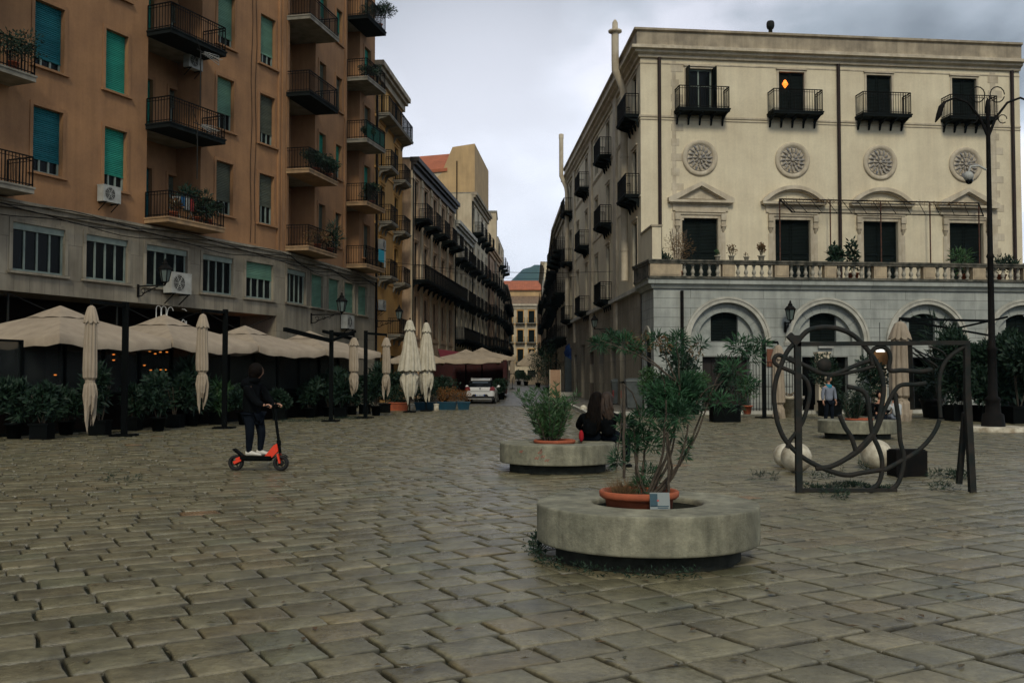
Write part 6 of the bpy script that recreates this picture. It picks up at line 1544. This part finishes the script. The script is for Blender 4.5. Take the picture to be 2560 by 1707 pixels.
# ------------------------------------------------------------------ waste bins
def bin_(label, px, py, w, h, col, z, strip=True, round_=False, rz=0):
    p = gr(px, py, z); t = thing('waste_bin', label, 'waste bin', p, rz, 'waste bins by the palace side')
    m = MB(); lo, hi = w*.42, w*.5
    ring = lambda a, z_: [(-a,-a*.9,z_),(a,-a*.9,z_),(a,a*.9,z_),(-a,a*.9,z_)]
    m.add(ring(lo,.06)+ring(hi,h*.88), [(0,3,2,1),(4,5,6,7),(0,1,5,4),(1,2,6,5),(2,3,7,6),(3,0,4,7)]); m.build('body', M[col], t)
    l = MB(); l.add(ring(hi*1.08,h*.88)+ring(hi*1.0,h*.95)+ring(hi*.6,h), [(0,1,5,4),(1,2,6,5),(2,3,7,6),(3,0,4,7),(4,5,9,8),(5,6,10,9),(6,7,11,10),(7,4,8,11),(8,9,10,11)]); l.build('lid', M[col], t)
    w_ = MB()
    for s in (-1,1): w_.T = Tr(s*lo*.7, lo*.7, .09) @ Ry(R(90)); w_.lathe([(.001,-.03),(.09,-.03),(.09,.03),(.001,.03)], 12)
    w_.build('wheel', M['rubber'], t)
    if strip:
        s = MB()
        for i in range(4): s.box(-hi*.92,-hi*.7,-hi*.93,-hi*.91,h*.3+.1*i,h*.3+.05+.1*i)
        s.build('reflector_strip', mat('red_white_strip', (.35,.03,.03), .5), t)
    return t
bin_('round topped black street bin with a striped patch near the shop shutters', 1489, 992, 1.15, 1.55, 'blackmet', .13)
bin_('grey bin with red striped edge, left of the two grey bins', 1545, 1010, .66, 1.25, 'binb', .13) if 'binb' in M else None
M['bin1'] = mat('grey_plastic', (.085,.10,.10), .6, (.05,.06,.06), ns=3)
bin_('grey wheeled bin with red striped edge, left of the pair', 1545, 1011, .72, 1.4, 'bin1', .13)
bin_('dark wheeled bin squeezed between the two grey bins', 1563, 1012, .6, 1.35, 'blackmet', .13)
bin_('blue-grey wheeled bin standing nearest the camera by the green hedge', 1585, 1022, .8, 1.45, 'bin1', .13, strip=False)
m = MB(); m.box(-.2,.2,-.2,.2,0,.9); m.box(-.17,.17,-.21,-.2,.2,.7); p = gr(1513, 994, .13); o = tag(m.build('notice_stand', M['sphere']), 'pale scribbled utility box beside the black street bin', 'utility box'); o.location = p
m = MB(); m.box(-.1,.1,-.1,.1,0,1.15); m.box(-.12,.12,-.12,.12,1.15,1.2); p = gr(1530, 1001, .13); o = tag(m.build('bollard_post', mat('pale_wood_post', (.36,.24,.13), .9)), 'pale wooden post standing left of the grey bins', 'post'); o.location = p
# board and tarpaulin down the street
Y = 66; p = at(1388, 960, Y); t = thing('display_board', 'plain pinkish-beige display board standing in the street at the right', 'board', (p.x, Y, gz(Y)))
m = MB(); m.box(-.36,.36,-.03,.03,.15,2.0); m.build('panel', mat('beige_board', (.42,.27,.17), .8, (.36,.22,.14), ns=4), t); m = MB(); m.box(-.38,.38,-.25,.25,0,.06); m.box(-.38,-.33,-.035,.035,.06,2.02); m.box(.33,.38,-.035,.035,.06,2.02); m.build('stand', M['creamtrim'], t)
Y = 78; p = at(1436, 945, Y); t = thing('covered_stall', 'tall dark kiosk topped by a bunched bright blue tarpaulin beside the palace side', 'kiosk', (p.x, Y, gz(Y)))
m = MB(); m.box(-.75,.5,-.5,.6,0,3.0); m.box(-.35,.35,-.55,-.5,.1,2.5); m.build('cabin', mat('blue_grey_panel', (.045,.06,.065), .7, (.03,.04,.045), ns=2), t)
m = MB(); rn_ = random.Random(2); prof = [(.05,4.1),(.35,4.05),(.62,3.8),(.75,3.4),(.66,3.1),(.7,2.85)]
nk = 26; vs = [(r_*math.cos(2*math.pi*i/nk)*(1+.18*math.sin(i*2.1+j)), r_*math.sin(2*math.pi*i/nk)*(1+.15*math.cos(i*1.7+j)), z_+.1*math.sin(i*1.3)) for j, (r_, z_) in enumerate(prof) for i in range(nk)]
m.add(vs, [(j*nk+i, j*nk+(i+1)%nk, (j+1)*nk+(i+1)%nk, (j+1)*nk+i) for j in range(len(prof)-1) for i in range(nk)], True); m.build('tarpaulin', M['bluetarp'], t)
m = MB(); m.box(-3.2,3.0,-.1,0,.0,.12); m.box(-3.2,3,-.06,-.02,.12,.9); o = tag(m.build('gazebo_skirt', M['cloth']), 'beige canvas skirt around the foot of the far gazebo', 'canvas skirt'); p = at(1338, 955, 126); o.location = (p.x+.3, 126, gz(126)); o.scale = (.45,1,1)
# wires across the street
for y_, z_, s_ in ((70, 9.4, .5), (52, 7.8, .35), (88, 8.7, .5)):
    m = MB(); a = (-7.6 if y_ < 60 else -6.6, y_, z_); b = (6.0, y_+4, z_-.2); m.tube([(a[0]+(b[0]-a[0])*i/20, a[1]+(b[1]-a[1])*i/20, a[2]+(b[2]-a[2])*i/20 - s_*math.sin(math.pi*i/20)) for i in range(21)], .012, 4)
    tag(m.build('overhead_wire', M['iron']), {52: 'nearest thin overhead wire slung from the orange block to the palace', 70: 'middle thin overhead wire slung across the street', 88: 'farthest thin overhead wire slung across the street'}[y_], 'wire', 'overhead wires')

# ================================================================== people
def skin_obj(name, pts, edges, rad, m, parent, sub=2, Mx=None):
    me = bpy.data.meshes.new(name); me.from_pydata([tuple(p) for p in pts], edges, [])
    o = bpy.data.objects.new('tmp_'+name, me); C.objects.link(o)
    md = o.modifiers.new('s', 'SKIN'); md.use_smooth_shade = True; md.branch_smoothing = .6
    for i, r_ in enumerate(rad):
        v = me.skin_vertices[0].data[i]; v.radius = (r_, r_) if not isinstance(r_, tuple) else r_; v.use_root = (i == 0)
    s = o.modifiers.new('b', 'SUBSURF'); s.levels = sub; s.render_levels = sub
    dg = bpy.context.evaluated_depsgraph_get(); dg.update(); nm = bpy.data.meshes.new_from_object(o.evaluated_get(dg)); bpy.data.objects.remove(o)
    nm.materials.clear(); nm.materials.append(m); nm.polygons.foreach_set('use_smooth', [True]*len(nm.polygons))
    nm.name = name; return link(name, nm, parent, Mx)
def chain(groups):                         # groups of [(x,y,z,r),...]; first point of each later group may be an int index into earlier points
    P = []; E = []; Rr = []
    for g_ in groups:
        prev = None
        for q in g_:
            if isinstance(q, int): prev = q; continue
            P.append(q[:3]); Rr.append(q[3] if len(q) == 4 else (q[3], q[4])); i = len(P)-1
            if prev is not None: E.append((prev, i))
            prev = i
    return P, E, Rr
def hand(parent, w_, dr, nrm, s=1.0, curl=.6, m='skin'):
    # palm with five fingers, wrist at w_, pointing along dr, fingers curl towards nrm
    w_ = Vector(w_); d = Vector(dr).normalized(); n = Vector(nrm).normalized(); x = d.cross(n).normalized()
    g_ = [[(*w_, .022*s), (*(w_+d*.045*s), .03*s), (*(w_+d*.08*s), .032*s)]]
    for k, (o, l) in enumerate(((-.03,.075),(-.01,.085),(.01,.08),(.03,.062))):
        b = w_ + d*.085*s + x*o*s; a1 = b + (d*math.cos(curl*.5)+n*math.sin(curl*.5))*l*.45*s; a2 = a1 + (d*math.cos(curl*1.8)+n*math.sin(curl*1.8))*l*.35*s; a3 = a2 + (d*math.cos(curl*2.9)+n*math.sin(curl*2.9))*l*.25*s
        g_.append([2, (*b, .0095*s), (*a1, .009*s), (*a2, .008*s), (*a3, .007*s)])
    b = w_ + d*.035*s - x*.035*s; a1 = b + (d*.7 - x*.6 + n*.4).normalized()*.04*s; a2 = a1 + (d*.7 + n*.7).normalized()*.03*s
    g_.append([1, (*b, .011*s), (*a1, .01*s), (*a2, .008*s)])
    P, E, Rr = chain(g_); return skin_obj('hand', P, E, Rr, M[m], parent, 1)
def head(parent, c, face, r=.105, hairm='hair', tilt=(0,0,1)):
    # c = head centre, face = direction looked at; one mesh with brow, nose, mouth, ears
    f = Vector(face).normalized(); up = Vector(tilt).normalized(); sd_ = f.cross(up).normalized(); up = sd_.cross(f).normalized()
    m = MB(); n, k = 24, 18; vs = []
    for j in range(k+1):
        ph = math.pi*j/k
        for i in range(n):
            a = 2*math.pi*i/n; x = math.sin(ph)*math.cos(a); y = math.sin(ph)*math.sin(a); z = -math.cos(ph)
            fx = 1.0; s_ = .78; jaw = 1 - .28*max(0, -z)*(1 if x > -.3 else .6)
            px_, py_, pz_ = x*.98*jaw, y*s_*jaw, z*1.18
            if x > .5 and abs(y) < .16: px_ += .16*math.exp(-((z+.12)/.16)**2)*math.exp(-(y/.09)**2)
            if x > .3: px_ -= .07*math.exp(-((z-.08)/.1)**2)*math.exp(-((abs(y)-.33)/.14)**2); px_ += .03*math.exp(-((z+.45)/.07)**2)*math.exp(-(y/.22)**2)
            vs.append(Vector(c) + (f*px_ + sd_*py_ + up*pz_)*r)
    m.add(vs, [(j*n+i, j*n+(i+1)%n, (j+1)*n+(i+1)%n, (j+1)*n+i) for j in range(k) for i in range(n)], True)
    for s in (-1,1): m.T = Matrix.Translation(Vector(c)+(sd_*s*.82-f*.02-up*.05)*r); m.sphere((0,0,0), r*.24, 8, 6, (.6,.6,1)); m.T = Matrix.Identity(4)
    return m, f, sd_, up
# ---- scooter rider
def scooter():
    p = gr(646, 1176); X0, Y0 = p.x, p.y; print('scooter', X0, Y0)
    t = thing('electric_scooter', 'black electric scooter with red-orange suspension arms ridden to the right', 'scooter', (X0, Y0, 0), R(-6))
    # local x = travel direction (right). wheel base ~ .80
    xr, xf, rw = -.40, .40, .135
    for x in (xr, xf):
        w = MB(); w.T = Tr(x,0,rw) @ Rx(R(90)); w.lathe([(rw*.6,-.04),(rw*.86,-.045),(rw*.98,-.03),(rw,0),(rw*.98,.03),(rw*.86,.045),(rw*.6,.04),(rw*.6,-.04)], 28); wh = w.build('wheel', M['rubber'], t)
        r_ = MB(); r_.T = Tr(x,0,rw) @ Rx(R(90)); r_.lathe([(rw*.6,.03),(rw*.56,.0),(rw*.6,-.03)], 20); r_.lathe([(.001,-.045),(.045,-.04),(.045,.04),(.001,.045)], 12)
        for k in range(5): a = k*R(72); r_.bar((0,0,0),(rw*.6*math.cos(a),rw*.6*math.sin(a),0),.018)
        r_.build('rim', M['steel'], wh)
    d = MB(); d.box(-.30,.24,-.09,.09,.20,.255); d.box(-.28,.22,-.075,.075,.17,.2); d.build('deck', M['blackmet'], t)
    d = MB(); d.bar((-.28,0,.25),(-.44,0,.37),.13,.03); d.build('foot_rest', M['blackmet'], t)
    for s in (-1,1):
        a = MB(); a.bar((-.42,s*.06,rw),(-.28,s*.06,.2),.025,.05); a.bar((-.38,s*.06,.2),(-.26,s*.06,.24),.03,.035); a.build('swing_arm', M['orangepaint'], t)
        a = MB(); a.bar((.40,s*.06,rw),(.36,s*.06,.30),.028,.05); a.build('fork', M['orangepaint'], t)
    n = MB(); n.prism_y([(.12,.25),(.25,.23),(.36,.34),(.34,.47),(.28,.44)], -.045, .045); n.build('neck_block', M['orangepaint'], t)
    s = MB(); s.tube([(.385,0,.30),(.36,0,.48),(.27,0,1.10)], .026, 10); s.tube([(.36,0,.44),(.355,0,.52)], .04, 10); s.build('stem_tube', M['blackmet'], t)
    s = MB(); s.tube([(.26,-.28,1.12),(.275,-.1,1.13),(.275,.1,1.13),(.26,.28,1.12)], .014, 8); s.box(.25,.31,-.03,.03,1.09,1.15); s.build('handlebar', M['blackmet'], t)
    for s in (-1,1): g_ = MB(); g_.tube([(.262,s*.32,1.12),(.265,s*.2,1.125)], .019, 8); g_.build('grip', M['rubber'], t)
    f = MB(); f.lathe([(rw+.02,-.035),(rw+.02,.035)], 16, (0,0,0), True, R(20), R(150)); 
    fm = MB(); fm.T = Tr(xf,0,rw) @ Rx(R(90)); fm.lathe([(rw+.02,-.04),(rw+.025,0),(rw+.02,.04)], 12, (0,0,0), True, R(40), R(150)); fm.build('mudguard', M['blackmet'], t)
    # rider: seen from behind-left, torso leaning, looking ahead to the right and away
    r = thing('person', 'person in a black hooded puffer jacket and dark trousers riding the electric scooter', 'person', (X0, Y0, 0), R(-6))
    dk = .26
    legs = [[(-.10,0,.98,.15,.12)], [0,(-.13,-.09,.92,.10),(-.12,-.10,.62,.078),(-.14,-.09,.36,.052),(-.14,-.085,.30,.045)], [0,(-.04,.09,.92,.10),(.02,.09,.62,.078),(-.0,.08,.38,.052),(-.0,.08,.31,.045)]]
    P, E, Rr = chain(legs); skin_obj('trousers', P, E, Rr, M['jeans'], r, 2)
    body = [[(-.10,0,.98,.10),(-.12,0,1.12,.10),(-.13,0,1.28,.10),(-.12,0,1.42,.09),(-.09,0,1.52,.06),(-.06,0,1.60,.05)],
            [3,(-.12,-.17,1.43,.04),(-.04,-.25,1.28,.032),(.03,-.25,1.18,.03),(.14,-.25,1.135,.026),(.20,-.25,1.13,.025)],[3,(-.09,.17,1.43,.04),(.02,.26,1.28,.032),(.08,.26,1.19,.03),(.15,.255,1.14,.026),(.20,.25,1.13,.025)]]
    P, E, Rr = chain(body); skin_obj('body', P, E, Rr, M['skin'], r, 1)
    jk = [[(-.10,0,.86,.175,.15),(-.12,0,1.0,.185,.155),(-.145,0,1.16,.19,.165),(-.15,0,1.32,.20,.17),(-.13,0,1.46,.165,.15),(-.10,0,1.54,.10,.10)],
          [4,(-.13,-.19,1.45,.10),(-.05,-.26,1.30,.085),(.03,-.25,1.19,.075),(.12,-.25,1.14,.06),(.18,-.25,1.13,.05)],
          [4,(-.08,.20,1.45,.10),(.02,.27,1.30,.085),(.08,.26,1.20,.075),(.15,.26,1.14,.06),(.19,.255,1.13,.05)]]
    P, E, Rr = chain(jk); skin_obj('jacket', P, E, Rr, M['jacket'], r, 2)
    h = MB(); h.T = Tr(-.19,0,1.49) @ Ry(R(-20)); h.sphere((0,0,0), .17, 16, 10, (.8,1.1,.7)); h.sphere((.1,0,.02), .14, 16, 10, (.8,1.1,.55)); h.build('hood', M['jacket'], r)
    m, f_, s_, u_ = head(r, (-.03,0,1.70), (.7,.72,-.1), .105); m.build('head', M['skin'], r)
    hm = MB(); hm.sphere((-.055,-.03,1.725), .122, 20, 14, (1,.98,1.1)); hm.sphere((-.08,-.03,1.66), .1, 16, 10, (1,1,1)); rn = random.Random(3)
    leafy(hm, rn, (-.06,-.01,1.73), (.115,.105,.12), 500, .05, .006, 0, .9, .4); hm.build('hair', M['hair'], r)
    for x, y in ((-.10,-.085),(.03,.08)):
        q = MB(); q.T = Tr(x, y, dk); prof = [(-.09,.035,.09),(-.05,.042,.10),(.02,.045,.085),(.09,.048,.06),(.15,.04,.045),(.18,.02,.03)]; n_ = 12; vs = []
        for xx, hw, hh in prof:
            for i in range(n_): a = 2*math.pi*i/n_; vs.append((xx, hw*math.cos(a), max(.0, hh*.5 + hh*.5*math.sin(a))))
        q.add(vs, [(j*n_+i, j*n_+(i+1)%n_, (j+1)*n_+(i+1)%n_, (j+1)*n_+i) for j in range(len(prof)-1) for i in range(n_)], True); q.add(vs[:n_], [tuple(range(n_))]); q.add(vs[-n_:], [tuple(range(n_))]); q.build('shoe', M['sneaker'], r)
    hand(r, (.20,-.25,1.135), (1,0,-.05), (0,0,-1), .95, 1.0); hand(r, (.21,.25,1.135), (1,0,-.05), (0,0,-1), .95, 1.0)
scooter()
# ---- seated pair on the middle bench, backs to us
def seated(label, x, y, z, rz, lean, coat, hairlen, hairm, arm_m=None, seed=1, hem=None, sc_=1.06, legm='jeans', facing=1):
    t = thing('person', label, 'person', (x, y, z), rz); t.scale = (sc_,)*3
    # local +y is forward (away from the camera), sitting at z=0
    lx = lean
    legs = [[(0,-.02,.09,.15,.12)],[0,(-.10,.08,.08,.085),(-.12,.42,.05,.062),(-.13,.44,-.12,.05),(-.13,.42,-.38,.038)],[0,(.10,.08,.08,.085),(.12,.44,.05,.062),(.13,.46,-.12,.05),(.13,.44,-.38,.038)]]
    P, E, Rr = chain(legs); skin_obj('trousers', P, E, Rr, M[legm], t, 2)
    bd = [[(0,-.02,.12,.13),(lx*.2,-.03,.28,.12),(lx*.5,-.0,.42,.12),(lx*.75,.02,.50,.055),(lx,.03,.58,.045)],[2,(lx*.5-.17,.02,.43,.055),(-.2,.14,.22,.042),(-.1,.30,.16,.03)],[2,(lx*.5+.17,.02,.43,.055),(.22,.14,.22,.042),(.1,.30,.16,.03)]]
    P, E, Rr = chain(bd); skin_obj('body', P, E, Rr, M['skin'], t, 1)
    jk = [[(0,-.03,.07,.18,.14),(lx*.15,-.04,.22,.165,.135),(lx*.4,-.02,.38,.175,.13),(lx*.6,.0,.48,.12,.10)],[2,(lx*.5-.18,.02,.42,.075),(-.22,.13,.24,.062),(-.12,.27,.17,.048)],[2,(lx*.5+.18,.02,.42,.075),(.24,.13,.24,.062),(.12,.27,.17,.048)]]
    P, E, Rr = chain(jk); skin_obj('jacket', P, E, Rr, M[coat], t, 2)
    if arm_m:
        P, E, Rr = chain([[(lx*.5+.2,.0,.40,.084),(.245,.10,.27,.07),(.2,.2,.2,.06)]]); skin_obj('sleeve', P, E, Rr, M[arm_m], t, 1)
    hc = Vector((lx, .04, .68)); m, f_, s_, u_ = head(t, hc, (0.1,1,-.25), .10); m.build('head', M['skin'], t)
    hm = MB(); hm.sphere(hc + Vector((0,-.02,.02)), .115, 18, 12, (1,1,1.05)); rn = random.Random(seed)
    if hairlen > 0:
        ng = 60
        for i in range(ng):
            a = rn.uniform(-1.2, 1.2); b0 = hc + Vector((.1*math.sin(a), -.10*math.cos(a), rn.uniform(-.03,.08))); l = hairlen*rn.uniform(.7,1)
            hm.tube([b0, b0+Vector((.03*math.sin(a)+.02*rn.uniform(-1,1), -.05, -l*.35)), b0+Vector((.05*math.sin(a)+.03*rn.uniform(-1,1)-lx*.3, -.07, -l*.7)), b0+Vector((.03*rn.uniform(-1,1)-lx*.5, -.05, -l))], [.022,.024,.018,.004], 5)
    else: leafy(hm, rn, hc+Vector((0,-.02,.03)), (.11,.11,.11), 200, .03, .006, 0, .9)
    hm.build('hair', M[hairm], t)
    for s in (-1,1):
        q = MB(); q.T = Tr(s*.13,.42,-.47); q.sphere((0,.06,.03), .1, 12, 8, (.45,1.2,.45)); q.build('shoe', M['blackmet'], t)
        hand(t, (s*.1,.28,.17), (-s*.4,.9,-.2), (0,0,-1), .85, .5)
    if hem: q = MB(); q.sphere((-.15,-.1,.09), .07, 12, 8, (.6,.5,1.4)); q.build('shirt_hem', hem, t)
    return t
M['hairb'] = mat('brown_hair', (.014,.009,.006), .7, (.04,.022,.012), ns=14)
M['stripe'] = mat('striped_knit', (.35,.3,.3), .9, (.05,.03,.04), ns=30)
M['bluegrey'] = mat('blue_grey_sweater', (.19,.21,.25), .9, (.14,.16,.2), ns=8)
M['whitetee'] = mat('white_shirt', (.42,.44,.43), .9)
pa = at(1476, 1100, Y2+.35); 
seated('person with very long dark hair, left of the pair seated on the middle bench', pa.x, Y2+.28, .485, R(-8), .10, 'jacket', .56, 'hair', seed=2, hem=mat('red_shirt', (.32,.008,.015), .9))
pb = at(1518, 1100, Y2+.35)
seated('person with brown hair and striped sleeve, right of the pair seated on the middle bench', pb.x+.03, Y2+.2, .485, R(-30), -.06, 'jacket', .42, 'hairb', 'stripe', seed=3)
# ---- two boys on the farthest bench
pc = at(2226, 1040, 27.0)
seated('boy in black sitting at the back of the farthest bench', pc.x-.22, 27.1, .485, R(160), .02, 'jacket', 0, 'hair', seed=4, sc_=.93)
seated('boy with a white shirt sitting in front on the farthest bench', pc.x+.12, 26.9, .485, R(20), -.04, 'whitetee', 0, 'hair', seed=5, sc_=.88, legm='bluegrey')
# ---- man standing behind the farthest bench
def standing():
    Y = 31.0; p = at(2072, 1000, Y); t = thing('person', 'fair haired man in a pale blue and grey sweater walking behind the farthest bench', 'person', (p.x, Y, 0), R(20)); t.scale = (.93,)*3
    P, E, Rr = chain([[(0,0,.96,.14,.11)],[0,(-.09,0,.88,.09),(-.10,.02,.50,.07),(-.11,.08,.10,.045)],[0,(.09,0,.88,.09),(.10,-.03,.50,.07),(.11,-.06,.10,.045)]]); skin_obj('trousers', P, E, Rr, M['jeans'], t, 2)
    P, E, Rr = chain([[(0,0,.98,.12),(0,0,1.2,.12),(0,0,1.40,.12),(0,0,1.5,.055),(0,0,1.57,.05)],[2,(-.18,0,1.40,.055),(-.24,0,1.15,.042),(-.25,-.04,.90,.03)],[2,(.18,0,1.40,.055),(.24,0,1.15,.042),(.24,-.05,.92,.03)]]); skin_obj('body', P, E, Rr, M['skin'], t, 1)
    P, E, Rr = chain([[(0,0,.92,.16,.125),(0,0,1.08,.155,.12),(0,0,1.24,.165,.125),(0,0,1.38,.15,.115),(0,0,1.47,.08,.08)],[3,(-.19,0,1.38,.075),(-.25,0,1.15,.06),(-.26,-.03,.96,.048)],[3,(.19,0,1.38,.075),(.25,0,1.15,.06),(.25,-.04,.98,.048)]]); skin_obj('sweater', P, E, Rr, M['bluegrey'], t, 2)
    P, E, Rr = chain([[(-.13,0,1.41,.08),(0,0,1.43,.125,.122),(.13,0,1.41,.08)]]); skin_obj('yoke', P, E, Rr, mat('bright_blue_yoke', (.02,.18,.26), .9), t, 1)
    m, f_, s_, u_ = head(t, (0,0,1.67), (.9,-.5,-.05), .105); m.build('head', M['skin'], t)
    q = MB(); q.sphere((-.02,.015,1.70), .112, 18, 12, (1,1,1)); q.build('hair', mat('fair_hair', (.34,.30,.22), .8), t)
    for s in (-1,1):
        q = MB(); q.T = Tr(s*.11, .07*-s-.03, .04); q.sphere((0,-.04,0), .1, 12, 8, (.45,1.2,.42)); q.build('shoe', M['blackmet'], t); hand(t, (s*.255,-.045,.94), (0,-.1,-1), (-s,0,0), .95, .4)
standing()

# ---- fallen leaves and scraps on the paving
m = MB(); rn = random.Random(77)
for i in range(420):
    y = 5.5 + 34*rn.random()**1.4; x = rn.uniform(-.5, .5)*y; a = rn.uniform(0, 6.28); l = rn.uniform(.02, .055)
    c_, s_ = math.cos(a)*l, math.sin(a)*l; z = .012 + rn.uniform(0,.006)
    m.add([(x-c_,y-s_,z),(x+s_*.4,y-c_*.4,z+.008),(x+c_,y+s_,z+.002),(x-s_*.4,y+c_*.4,z+.006)], [(0,1,2,3)])
struct(m.build('leaf_litter', mat('fallen_leaves', (.10,.055,.025), .8, (.05,.06,.03), ns=2)), 'stuff', 'scattered small fallen leaves lying on the paving', 'leaf litter')
